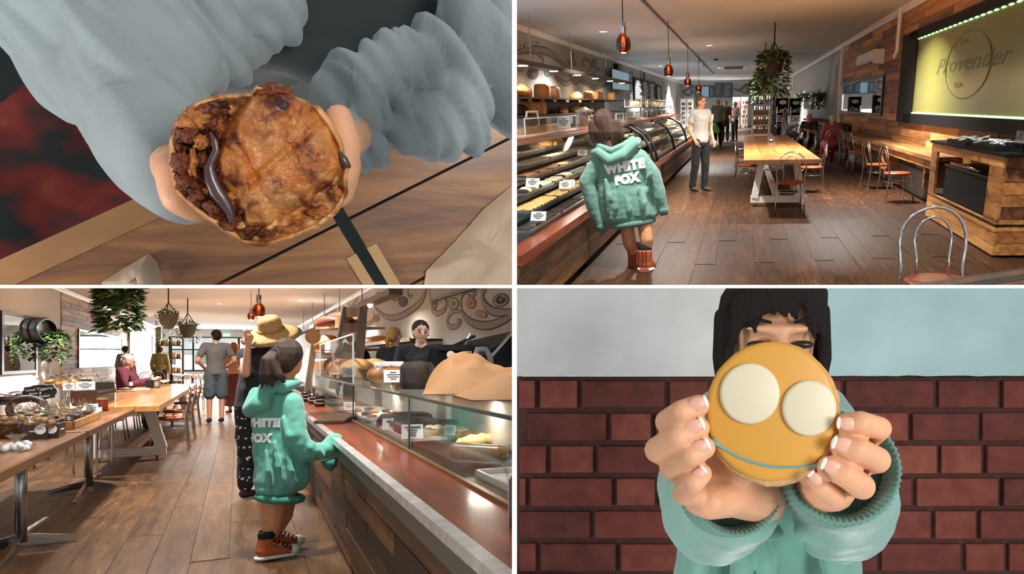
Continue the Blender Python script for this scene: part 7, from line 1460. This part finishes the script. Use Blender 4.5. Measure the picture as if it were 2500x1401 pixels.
# arms on to the head and neck, so that the body stays one skin
Yh = 1.15
hc = cp(1882, 842, Yh)
def hd(dx, dy, dz): return hc+Vector((dx, dy, dz))
body = []
hm = fuse('hands', hand, .0013, SKIN_HAND, 4)
body_hands = g.part('hands', clip_mesh(hm, C, *BRC), SKIN_HAND, label='two bare hands with short pink nails')
body_hands.data.transform(Matrix.Translation(-g.loc))
head = [[(hd(0, .01, .035), (.077, .09, .08)), (hd(0, .0, -.03), (.062, .075, .06))], [(hd(0, -.03, -.075), (.04, .04, .028)), (hd(0, .0, -.02), (.066, .075, .05))],
        [(hd(0, -.085, .012), (.009, .012, .012)), (hd(0, -.098, -.022), (.013, .014, .011))], [(hd(0, .02, -.06), .045), (hd(0, .03, -.20), .05)],
        [(hd(0, -.078, .022), (.055, .018, .008))], [(hd(0, .03, -.20), .05), (hd(0, .05, -.40), (.11, .07, .12))]]
hm = clip_mesh(fuse('head', head, .006, SKIN, 3), C, *BRC); hm.transform(Matrix.Translation(-g.loc))
ho = g.part('head', hm, SKIN)
for s in (-1, 1):
    el = MB().ball(hd(.032*s, -.078, -.001), (.017, .008, .006)); g.part('eye', el, mat('eye_dark', '#2a1a16', .3), smooth=True, under=ho)
    eb = MB().tube([hd(.016*s, -.096, .030), hd(.034*s, -.094, .034), hd(.054*s, -.082, .027)], [.002, .0032, .0015], 6); g.part('eyebrow', eb, HAIRD, smooth=True, under=ho)
g.part('mouth', MB().ball(hd(0, -.078, -.052), (.022, .008, .006)), mat('girl_lips', '#b0655a', .5), smooth=True, under=ho)
hair = [[(hd(0, .025, .045), (.082, .095, .086)), (hd(0, .05, -.05), (.072, .06, .09))]]
hp = []
for i in range(24):                             # fringe and side locks, each a tapering strand
    u = -1+2*i/23; x = .066*u
    drop = .060 if abs(u) < .55 else .075+.10*(abs(u)-.55)
    drop *= random.uniform(.75, 1.12)
    yb = -.092+.028*u*u
    hp += chain([hd(x*.72, yb+.02, .10), hd(x*.95, yb-.008, .075), hd(x*1.04+random.uniform(-.004, .004), yb-.003, .10-drop)], (.012, .0085, .003))
for s in (-1, 1):
    for j in range(5):
        hp += chain([hd(s*.068, -.045+.03*j, .05), hd(s*.074, -.043+.03*j, -.02), hd(s*(.070+.004*random.random()), -.035+.03*j, -.075-.03*random.random())], (.013, .010, .003))
hm = clip_mesh(fuse('hair', hair+hp, .0032, HAIRD, 2), C, *BRC); hm.transform(Matrix.Translation(-g.loc)); g.part('hair', hm, HAIRD, label='dark hair with a ragged fringe')
def W(px, py, y, r): return (cp(px, py, y), r)
hood = [[W(1880, 1060, 1.16, (.13, .08, .08)), W(1875, 1280, 1.15, (.14, .09, .10)), W(1875, 1440, 1.15, (.15, .095, .06))],
        [W(1880, 1000, 1.18, (.10, .06, .05)), W(1880, 1080, 1.16, (.15, .09, .06))]]
hood += chain([cp(1770, 1040, 1.13), cp(1725, 1180, .98), cp(1745, 1250, .82), cp(1800, 1228, .67)], (.062, .066, .058, .040))
hood += chain([cp(1990, 1030, 1.13), cp(2045, 1180, .98), cp(2060, 1235, .82), cp(2060, 1170, .66)], (.062, .068, .060, .047))
for (a, b, c, r) in (((1720, 1230, .80), (1800, 1290, .78), (1890, 1300, .80), .012), ((1960, 1290, .74), (2050, 1310, .73), (2130, 1270, .76), .012), ((1990, 1330, .86), (2060, 1340, .85), (2120, 1310, .86), .014),
                     ((1800, 1320, 1.05), (1810, 1370, 1.04), (1800, 1420, 1.03), .014), ((1850, 1310, 1.05), (1870, 1370, 1.04), (1875, 1420, 1.03), .013), ((1700, 1300, 1.05), (1715, 1360, 1.04), (1700, 1420, 1.04), .012), ((2010, 1340, 1.05), (2030, 1380, 1.04), (2040, 1420, 1.03), .012)):
    hood += chain([cp(*a), cp(*b), cp(*c)], (r, r*1.3, r))
hm = clip_mesh(fuse('hooded_jumper', hood, .0045, HOOD, 6, disp=lambda c, n: n*(.004*noise.noise(c*18)+.002*noise.noise(c*45))), C, *BRC)
hm.transform(Matrix.Translation(-g.loc)); ho = g.part('hooded_jumper', hm, HOOD)
def cuff(cen, ax, a, b, wid, n=110, ribs=55):    # ribbed cuff: a corrugated ring round the axis
    c = cp(*cen); ax = nrm(ax); x = ax.orthogonal().normalized(); x = (Vector((1, 0, 0))-ax*ax.x).normalized(); y = ax.cross(x); vs = []; fs = []
    prof = [(.90, -.02), (1.0, -.26), (1.07, -.1), (1.1, .25), (1.12, .65), (1.10, 1.0)]; prof = [(.86, .55), (.9, .1), (.97, -.04), (1.03, .0), (1.07, .25), (1.10, .6), (1.12, 1.0)]; N2 = ribs*4
    for r, t in prof:
        for k in range(N2):
            th = 2*PI*k/N2; rb = 1+.018*math.cos(ribs*th)
            vs.append(c+(x*math.cos(th)*a+y*math.sin(th)*b)*r*rb+ax*(t*wid))
    m = len(prof); fs = [(i*N2+k, i*N2+(k+1) % N2, (i+1)*N2+(k+1) % N2, (i+1)*N2+k) for i in range(m-1) for k in range(N2)]
    return MB().add(vs, fs)
g.part('cuff', cuff((2056, 1142, .574), (.10, 1, -.20), .0435, .0425, .06), RIB, smooth=True, under=ho)
g.part('cuff', cuff((1796, 1200, .60), (-.06, 1, -.16), .036, .035, .055), RIB, smooth=True, under=ho)
NAIL = mat('pink_nail', '#e3ab93', .4, coat=.1); NTIP = mat('nail_tip', '#f4ece4', .35)
for (p, ang, sz) in (((1700, 987), -.35, 1), ((1690, 1043), -.4, 1.1), ((1705, 1094), -.45, 1.05), ((1704, 1160), -.75, .85),
                     ((2070, 1034), PI+.08, .95), ((2062, 1087), PI+.3, 1.1), ((2034, 1141), PI+.4, 1.05), ((1992, 1169), PI+.8, .75)):
    R = Matrix.Rotation(ang, 3, 'Y'); c = cp(p[0], p[1], Yc-.0128)
    nl = g.part('nail', MB().ball(c, (.0072*sz, .0022, .0050*sz), 14, 10, R), NAIL, smooth=True, under=body_hands)
    g.part('nail_tip', MB().ball(c+R @ Vector((.0066*sz, .0002, 0)), (.0018*sz, .0018, .0044*sz), 10, 8, R), NTIP, smooth=True, under=body_hands)
lamp(C, 'biscuit_softbox', (1.5, -1.0, 1.36), 34, (1, .96, .90), .9, rot=(PI/2, 0, .62))  # unseen softbox added in place of daylight on hands and face

# ================================================================== close-up: meat pie over a plank table (looking straight down)
class TopFrame(Frame):
    def __init__(s, y):
        s.y0 = y; s.h = 0; c = Vector((0, 0, CAMZ))
        s.u = -(C.Y(640, 380, 1)-c).normalized(); s.r = (Vector((1, 0, 0))-s.u*s.u.x).normalized(); s.d = s.u.cross(s.r); o = c-s.u*y
        s.M = Matrix(((s.r.x, s.d.x, s.u.x, o.x), (s.r.y, s.d.y, s.u.y, o.y), (s.r.z, s.d.z, s.u.z, o.z), (0, 0, 0, 1)))
    def p(s, px, py, h):
        v = C.Y(px, py, 1)-Vector((0, 0, CAMZ)); v *= (s.y0-h)/-v.dot(s.u); return Vector((v.dot(s.r), v.dot(s.d), h))
P = TopFrame(1.08)
def clipP(mb):                                   # trim to this set's side of the white boards
    w = MB().add([P.M @ v for v in mb.v], mb.f); w = clip(w, C, ('x', 1255, -1), ('y', 697.5, -1))
    Mi = P.M.inverted(); return MB().add([Mi @ v for v in w.v], w.f)
def clipPm(me):
    mb = clipP(MB().add([v.co.copy() for v in me.vertices], [tuple(p.vertices) for p in me.polygons]))
    out = mb.mesh(me.name, None, True); fixn(out)
    for m in me.materials: out.materials.append(m)
    return out
pp = P.p
solo(P, 'floor', clipP(MB().b2((-1.2, -1.0, -.42), (1.2, 1.0, -.40))), mat('dark_green_floor', '#14201f', .8, var=.5, vscale=7), kind='structure')
# plank table
tabl = Thing(P, 'plank_table', 'brown varnished plank table under the meat pie', 'table', pp(900, 600, 0))
ang = math.atan(.465); tx = Vector((math.cos(ang), math.sin(ang), 0)); ty = Vector((-math.sin(ang), math.cos(ang), 0))
o0 = pp(395, 489, 0)                             # a point on the table's far edge
j0 = pp(812, 515, 0); jd = (j0-o0).dot(tx)
PW = wood('pie_table_planks', ['#4a2c18', '#80522d', '#a3713f', '#bd8c56'], 'X', .45, 18, .2, .15, True, .5)
PLM = basis((0, 0, 0), tx, ty)
for i in range(6):
    y1 = -i*.118; y0 = y1-.114
    for (xa, xb) in ((-1.1, jd-.004), (jd+.014, 1.2)):
        mb = MB().b2((xa, y0, -.03), (xb, y1, 0)).xf(Matrix.Translation(o0) @ PLM)
        mb = clipP(mb)
        if len(mb.f) > 3: tabl.part('plank', mb, PW)
for sgn, dx in ((0, -.010), (1, .020)):
    mb = clipP(MB().b2((jd+dx-.007, -.6, 0), (jd+dx+.007, -.16, .006)).xf(Matrix.Translation(o0) @ PLM)); tabl.part('batten', mb, mat('pale_batten', '#a98458', .6))
mb = clipP(MB().b2((-1.1, -.016, -.03), (jd+.6, .014, .004)).xf(Matrix.Translation(o0) @ PLM)); tabl.part('edge_strip', mb, mat('edge_wood', '#94683e', .5, var=.2, vscale=12))
# paper bags
def crumple(outl, h, name, lab, m):
    c = sum((pp(*q, 0) for q in outl), Vector())/len(outl); mb = MB(); vs = []; n = len(outl)*8
    ol = []
    for i in range(len(outl)):
        a, b = pp(*outl[i], .004), pp(*outl[(i+1) % len(outl)], .004); ol += [a.lerp(b, k/8) for k in range(8)]
    R = 8; vs = [c+Vector((0, 0, h))]
    for r in range(1, R+1):
        for q in ol:
            v = c.lerp(q, r/R); v.z = .004+h*(1-(r/R)**3)+.012*noise.noise(v*30)*(1-(r/R)**4)+.006*abs(noise.noise(v*60)); vs.append(v)
    fs = [(0, 1+k, 1+(k+1) % n) for k in range(n)]+[(1+(r-1)*n+k, 1+r*n+k, 1+r*n+(k+1) % n, 1+(r-1)*n+(k+1) % n) for r in range(1, R) for k in range(n)]
    solo(P, name, clipP(mb.add(vs, fs)), m, lab, 'bag', c, smooth=True)
BEIGE = mat('beige_paper', '#b39b84', .8, var=.1, vscale=12)
crumple([(240, 720), (250, 688), (310, 650), (365, 618), (385, 640), (398, 690), (400, 720)], .02, 'paper_bag', 'crumpled beige paper bag corner on the plank table below the pie', BEIGE)
crumple([(1030, 720), (1040, 660), (1110, 590), (1180, 510), (1275, 430), (1290, 600), (1290, 720)], .03, 'paper_bag', 'wide crumpled beige paper bag lying beside the table joint', BEIGE)
# the eater
pe = Thing(P, 'person', 'person in a pale grey fleece jumper holding a pie out in both hands', 'person', pp(650, 120, 0))
FLEECE = mat('grey_fleece', '#8d989b', .95, sheen=.15, var=.08, vscale=14, bump=.1, bscale=200)
DARKJ = mat('charcoal_jumper', '#2c3436', .95, sheen=.3)
def Q(px, py, h, r): return (pp(px, py, h), r)
def foldy(c, n): return n*(.006*noise.noise(c*14)+.0025*noise.noise(c*38))
def put(th, name, me, m, label=None, under=None):
    me = clipPm(me); me.transform(Matrix.Translation(-th.loc)); return th.part(name, me, m, label, under=under)
body = [[Q(560, -40, .05, (.18, .12, .10)), Q(640, 60, .05, (.16, .10, .08))]]
jm = put(pe, 'jumper', fuse('jumper', [[Q(600, -120, .08, (.26, .14, .10)), Q(700, 60, .02, (.20, .09, .06))], [Q(960, -60, .15, (.16, .10, .07)), Q(760, -20, .12, (.1, .1, .06))]], .008, DARKJ, 4, disp=foldy), DARKJ)
def foldax(ax, f1, f2, amp):
    ax = nrm(ax)
    def fn(c, n):
        t = c.dot(ax); q = c-ax*t
        w = noise.noise(Vector((t*f1, 0, 0))+q*f2+Vector((0, 5, 0))); w2 = noise.noise(Vector((t*f1*2.1, 9, 0))+q*f2*1.4)
        w3 = noise.noise(Vector((t*f1*3.6, 4, 0))+q*f2*2); return n*(amp*((2.8*abs(w)-.66)+.5*(2.4*abs(w2)-.5))+.006*(2.4*abs(w3)-.5))
    return fn
ls = [[Q(190, -40, .20, (.10, .10, .07)), Q(300, 110, .24, (.075, .08, .06))], [Q(420, 10, .22, (.075, .08, .05)), Q(560, -10, .18, (.06, .07, .045))], [Q(130, 40, .20, (.06, .07, .05)), Q(235, 190, .25, (.05, .05, .045))],
      [Q(320, 150, .27, .052), Q(385, 310, .31, .036)], [Q(260, 180, .26, .046), Q(350, 310, .30, .034)], [Q(385, 310, .31, .036), Q(414, 372, .36, .022)]]
put(pe, 'sleeve', fuse('sleeve', ls, .0045, FLEECE, 8, disp=foldax((.75, .66, -.1), 15, 5, .020)), FLEECE, under=jm)
rs = [[Q(850, 322, .36, .027), Q(880, 305, .33, .040)], [Q(862, 318, .33, .038), Q(960, 235, .31, .050)], [Q(960, 235, .31, .050), Q(1130, 165, .27, .060)], [Q(1130, 165, .27, .060), Q(1300, 80, .22, .066)]]
put(pe, 'sleeve', fuse('sleeve', rs, .004, FLEECE, 6, disp=foldax((.86, .5, -.1), 20, 6, .026)), FLEECE, under=jm)
put(pe, 'trousers', fuse('trousers', [[Q(660, 20, .0, (.055, .10, .03)), Q(640, 260, -.02, (.06, .14, .03))]], .007, mat('blue_denim', '#46606a', .9, var=.2, vscale=40), 3), MATS['blue_denim'])
Hh = .50
hnd = [[Q(430, 420, Hh-.05, .014), Q(440, 480, Hh-.045, .0135)], [Q(440, 480, Hh-.045, .0135), Q(478, 508, Hh-.05, .011)], [Q(428, 425, Hh-.055, .014), Q(420, 385, .36, .018)], [Q(420, 385, .36, .018), Q(405, 360, .30, .018)],
       [Q(828, 285, Hh-.05, .010), Q(842, 350, Hh-.048, .0125)], [Q(842, 350, Hh-.048, .0125), Q(838, 430, Hh-.05, .012)], [Q(825, 470, Hh-.055, .012), Q(838, 430, Hh-.05, .012)], [Q(815, 470, Hh-.055, .012), Q(750, 530, Hh-.065, .010)], [Q(842, 350, Hh-.06, .013), Q(855, 330, .36, .018)], [Q(855, 330, .36, .018), Q(880, 310, .30, .018)],
       [Q(480, 500, Hh-.06, .011), Q(600, 520, Hh-.085, .011)], [Q(740, 530, Hh-.075, .011), Q(660, 480, Hh-.09, .011)], [Q(600, 400, Hh-.09, .022), Q(450, 420, Hh-.07, .02)], [Q(660, 400, Hh-.09, .022), Q(820, 400, Hh-.07, .02)]]
hnd += [[Q(500+40*k, 480, Hh-.09, .012), Q(540+30*k, 380, Hh-.1, .011)] for k in range(4)]
put(pe, 'hands', fuse('hands', hnd, .003, SKIN_HAND, 4), SKIN_HAND)
# red tartan cloth below the table edge
rd = Thing(P, 'checked_cloth', 'crumpled red and dark green checked cloth hanging beside the plank table', 'cloth', pp(140, 400, -.25))
mR, tR, pR = nodes('red_check'); N = tR.nodes.new; L = tR.links.new
tc = N('ShaderNodeTexCoord'); mp = N('ShaderNodeMapping'); mp.inputs['Rotation'].default_value = (0, 0, .5); mp.inputs['Scale'].default_value = (4, 5, 1); L(tc.outputs['Object'], mp.inputs[0])
nz = N('ShaderNodeTexNoise'); nz.inputs['Scale'].default_value = 2.6; nz.inputs['Detail'].default_value = 2; L(mp.outputs[0], nz.inputs['Vector'])
rp = N('ShaderNodeValToRGB'); cr = rp.color_ramp; cr.elements[0].position = .42; cr.elements[0].color = hexc('#121a19'); cr.elements[1].position = .56; cr.elements[1].color = hexc('#5a1512'); e = cr.elements.new(.66); e.color = hexc('#6e2417'); e = cr.elements.new(.74); e.color = hexc('#6b5a1e')
L(nz.outputs[0], rp.inputs[0]); L(rp.outputs[0], pR.inputs['Base Color']); pR.inputs['Roughness'].default_value = .95
me = fuse('cloth', [[Q(120, 270, -.25, (.05, .05, .03)), Q(60, 420, -.26, (.13, .10, .03)), Q(220, 430, -.26, (.12, .10, .03))], [Q(40, 420, -.26, (.14, .1, .03)), Q(-20, 620, -.26, (.2, .1, .03)), Q(240, 480, -.26, (.1, .1, .03))]], .009, mR, 4, disp=lambda c, n: n*.03*noise.noise(c*9))
put(rd, 'cloth', me, mR)
# ---- the pie
pie = Thing(P, 'meat_pie', 'golden brown meat pie with a torn flaky lid, held in two hands', 'pie', pp(630, 405, Hh-.045))
OUT = [(630, 207), (700, 212), (715, 232), (757, 250), (778, 258), (800, 285), (815, 310), (835, 345), (842, 380), (853, 405), (848, 440), (849, 470), (830, 510), (790, 545), (740, 572), (690, 590), (640, 601), (600, 598), (560, 575), (520, 545), (470, 508), (430, 470), (416, 420), (412, 380), (415, 330), (425, 300), (455, 270), (472, 250), (520, 233), (575, 228), (610, 225)]
LID = [(585, 262), (620, 232), (630, 208), (700, 214), (716, 238), (760, 262), (800, 302), (826, 360), (836, 395), (815, 440), (775, 472), (740, 502), (690, 532), (640, 552), (600, 548), (590, 515), (570, 490), (545, 462), (535, 430), (528, 400), (540, 360), (545, 330), (560, 292)]
def star(cen, outl, nr, ns, h0, hf, cf, skirt):
    """rough dish-shaped relief inside an outline; hf gives height, cf colour of the crust at each place"""
    c = pp(*cen, h0); ol = [pp(*q, h0)-c for q in outl]; an = sorted((math.atan2(q.y, q.x), q.length) for q in ol)
    def R(t):
        n = len(an)
        for i in range(n):
            a0, r0 = an[i]; a1, r1 = an[(i+1) % n]
            if i == n-1: a1 += 2*PI
            tt = t if t >= an[0][0] else t+2*PI
            if a0 <= tt <= a1: u = (tt-a0)/max(a1-a0, 1e-6); u = u*u*(3-2*u); return r0+(r1-r0)*u
        return an[0][1]
    RR = [R(-PI+2*PI*k/ns) for k in range(ns)]
    vs = []; cols = []; fs = []
    for i in range(nr+1):
        rho = i/nr
        for k in range(ns):
            t = -PI+2*PI*k/ns; r = RR[k]*rho; v = Vector((c.x+r*math.cos(t), c.y+r*math.sin(t), h0)); v.z += hf(v, rho, t); vs.append(v); cols.append(cf(v, rho, t))
    for (sr, sz) in skirt:
        for k in range(ns):
            t = -PI+2*PI*k/ns; r = RR[k]*sr; v = Vector((c.x+r*math.cos(t), c.y+r*math.sin(t), h0+sz)); vs.append(v); cols.append(cf(v, 1, t))
    m = nr+1+len(skirt)
    fs = [(i*ns+k, (i+1)*ns+k, (i+1)*ns+(k+1) % ns, i*ns+(k+1) % ns) for i in range(m-1) for k in range(ns)]
    fs.append(tuple((m-1)*ns+k for k in range(ns)))
    me = MB().add(vs, fs).mesh('star', pie.loc, True); fixn(me)
    ca = me.color_attributes.new('col', 'FLOAT_COLOR', 'POINT')
    for i, q in enumerate(cols): ca.data[i].color = (*q, 1)
    return me
def mixc(a, b, t): t = max(0, min(1, t)); return tuple(x+(y-x)*t for x, y in zip(a, b))
GOLD, PALE, BRN, DRK, RUST = [hexc(h)[:3] for h in ('#b56a2b', '#d8a566', '#7c3d16', '#2e150b', '#6e2a14')]
def fbm(v, s, o=4): return noise.fractal(Vector((v.x*s, v.y*s, 3.1)), 1.0, 2.1, o)
def px2(v):                                     # where on the crust, in thousandths of the pie's width from its middle
    return ((v.x-pie.loc.x)/.00026, -(v.y-pie.loc.y)/.00026)
SPOT = [(-55, -70, 22, 1), (-58, 30, 22, 1), (120, -40, 45, .7), (60, -170, 35, 1), (-95, 75, 16, 1), (130, 25, 30, .5), (40, 60, 30, .45), (-20, 95, 22, .6), (-60, 130, 18, .6), (85, -160, 20, 1), (20, -105, 60, .35), (150, 60, 20, .8), (90, 95, 30, .5)]
def lidc(v, rho, t):
    x, y = px2(v); n = fbm(v, 55); f = fbm(v, 190, 3)
    c = mixc(GOLD, PALE, .15+.6*n+(.3 if y > 70 else 0)); b = .7*max(0, fbm(v, 90)+.05)+.55*max(0, rho-.9)*6  # lower lid paler: a cream highlight put into the crust colour
    for sx, sy, sr, k in SPOT: b += 1.5*k*math.exp(-((x-sx)**2+(y-sy)**2)/(sr*sr))*(.8+.8*f)
    c = mixc(c, BRN, b); return mixc(c, DRK, b-.85)
def lidh(v, rho, t):
    x, y = px2(v); d = .020*(1-rho**2.6)
    r1 = abs(fbm(v, 26, 3)); w = .0055*(1-r1*2.2)+.0022*fbm(v, 80)+.0012*fbm(v, 220, 3)
    vl = -.006*math.exp(-((x-.35*y+15)/16)**2)*(1 if y > -60 else .4)-.004*math.exp(-((y+.8*x-20)/14)**2)*(1 if x > -30 else 0)
    return d+w+vl-.003*max(0, rho-.93)/.07
def filc(v, rho, t):
    f = fbm(v, 120); c = mixc(RUST, BRN, .5+f); c = mixc(c, DRK, .45-1.3*fbm(v, 60)); return mixc(c, GOLD, 2*(f-.28))
def filh(v, rho, t):
    x, y = px2(v); k = max(0, min(1, (x+.35*y*0+75)/50)) if y < 90 else max(0, min(1, (x+20)/50))
    return .004-.018*k+.010*(.4-abs(fbm(v, 75, 3)))+.004*fbm(v, 260, 3)
def crc(v, rho, t):
    c = mixc(hexc('#bd7a38')[:3], hexc('#e0ae70')[:3], .5+fbm(v, 60)); return mixc(c, BRN, 1.7*(fbm(v, 70)+.08)+(.35 if rho < .9 else 0))
def crh(v, rho, t):
    if rho < .6: return -.02
    x, y = px2(v); k = max(0, min(1, max((x+40)/50, (y-105)/40)))
    rim = -.004+.012*math.exp(-((rho-.95)/.045)**2)*(1+.6*fbm(v, 40))+.002*fbm(v, 180, 3)
    return rim*(1-k)+k*(max(rim, -.001+.009*(.5-abs(fbm(v, 45, 3)))+.002*fbm(v, 200, 3)))
CRUST = attr_mat('baked_crust', .45, .45, 500, coat=.12); LIDM = attr_mat('baked_lid', .42, .7, 420, coat=.08)
pie.part('crust', star((630, 405), OUT, 60, 300, Hh-.008, crh, crc, ((1.0, -.010), (.96, -.024), (.84, -.05))), CRUST)
pie.part('filling', star((625, 405), [(625+(x-625)*.93, 405+(y-405)*.93) for x, y in OUT], 110, 300, Hh-.008, filh, filc, ((.97, -.02),)), attr_mat('meat_filling', .5, .6, 600), label='dark crumbly browned filling')
pie.part('lid', star((680, 385), LID, 130, 320, Hh-.004, lidh, lidc, ((.985, -.005), (.93, -.008))), LIDM)
ONI = mat('red_onion', '#43282c', .35, coat=.3, var=.3, vscale=90)
pie.part('onion_strip', MB().tube([pp(x, y, Hh+.008) for x, y in ((513, 322), (525, 345), (528, 368), (516, 392), (510, 410), (516, 440), (530, 470), (548, 495), (562, 520), (566, 538), (560, 545))], [.001, .002, .0024, .0024, .003, .0042, .0048, .004, .0026, .0018, .001], 8, flat=.6), ONI, smooth=True)
pie.part('onion_strip', MB().tube([pp(x, y, Hh+.002) for x, y in ((826, 372), (838, 390), (846, 402), (856, 408))], [.002, .0032, .0028, .001], 8, flat=.7), ONI, smooth=True)
def flake(c, rx, ry, h, sd):
    mb = MB(); n = 28; vs = [pp(*c, h+.008)]
    for r in (.4, .75, 1.0):
        for k in range(n):
            t = 2*PI*k/n; q = 1+.55*noise.noise(Vector((math.cos(t)*2.6, math.sin(t)*2.6, sd)))
            v = pp(c[0]+rx*r*q*math.cos(t), c[1]+ry*r*q*math.sin(t), h+.005*(1-r*r)+.005*noise.noise(Vector((r*5+sd, t*2, 1)))); vs.append(v)
    vs += [pp(*c, h-.008)]
    fs = [(0, 1+k, 1+(k+1) % n) for k in range(n)]+[(1+r*n+k, 1+(r+1)*n+k, 1+(r+1)*n+(k+1) % n, 1+r*n+(k+1) % n) for r in range(2) for k in range(n)]+[(1+2*n+k, 3*n+1, 1+2*n+(k+1) % n) for k in range(n)]
    return mb.add(vs, fs)
FLK = mat('pastry_flake', '#b06c34', .5, var=.35, vscale=140, bump=.5, bscale=400); FLD = mat('dark_pastry_flake', '#7a3d1c', .55, var=.4, vscale=160, bump=.6, bscale=400)
for i, (c, rx, ry, m) in enumerate((((468, 290), 42, 26, FLK), ((455, 330), 30, 22, FLD), ((490, 345), 24, 20, FLK), ((440, 400), 22, 30, FLD), ((470, 395), 16, 34, FLK), ((496, 392), 14, 22, FLD), ((445, 445), 20, 24, FLD), ((505, 466), 14, 10, FLK), ((480, 480), 22, 14, FLD), ((520, 505), 26, 16, FLD), ((555, 548), 30, 14, FLD), ((560, 478), 18, 13, FLK), ((668, 222), 44, 20, FLD), ((745, 265), 22, 14, FLK), ((700, 560), 34, 10, FLK), ((780, 520), 30, 14, FLK), ((820, 470), 14, 22, FLK), ((650, 570), 26, 10, FLD))):
    pie.part('flake', flake(c, rx, ry, Hh+(-.002 if i > 12 else .001), i*1.7), m, smooth=True)
lamp(C, 'window_lamp', (-1.35, .05, .78), 13, (1, .96, .90), .4, rot=(PI/2+.42, 0, -1.0))  # unseen softbox added to light the pie from the lower left
bpy.data.scenes.remove(SCR)
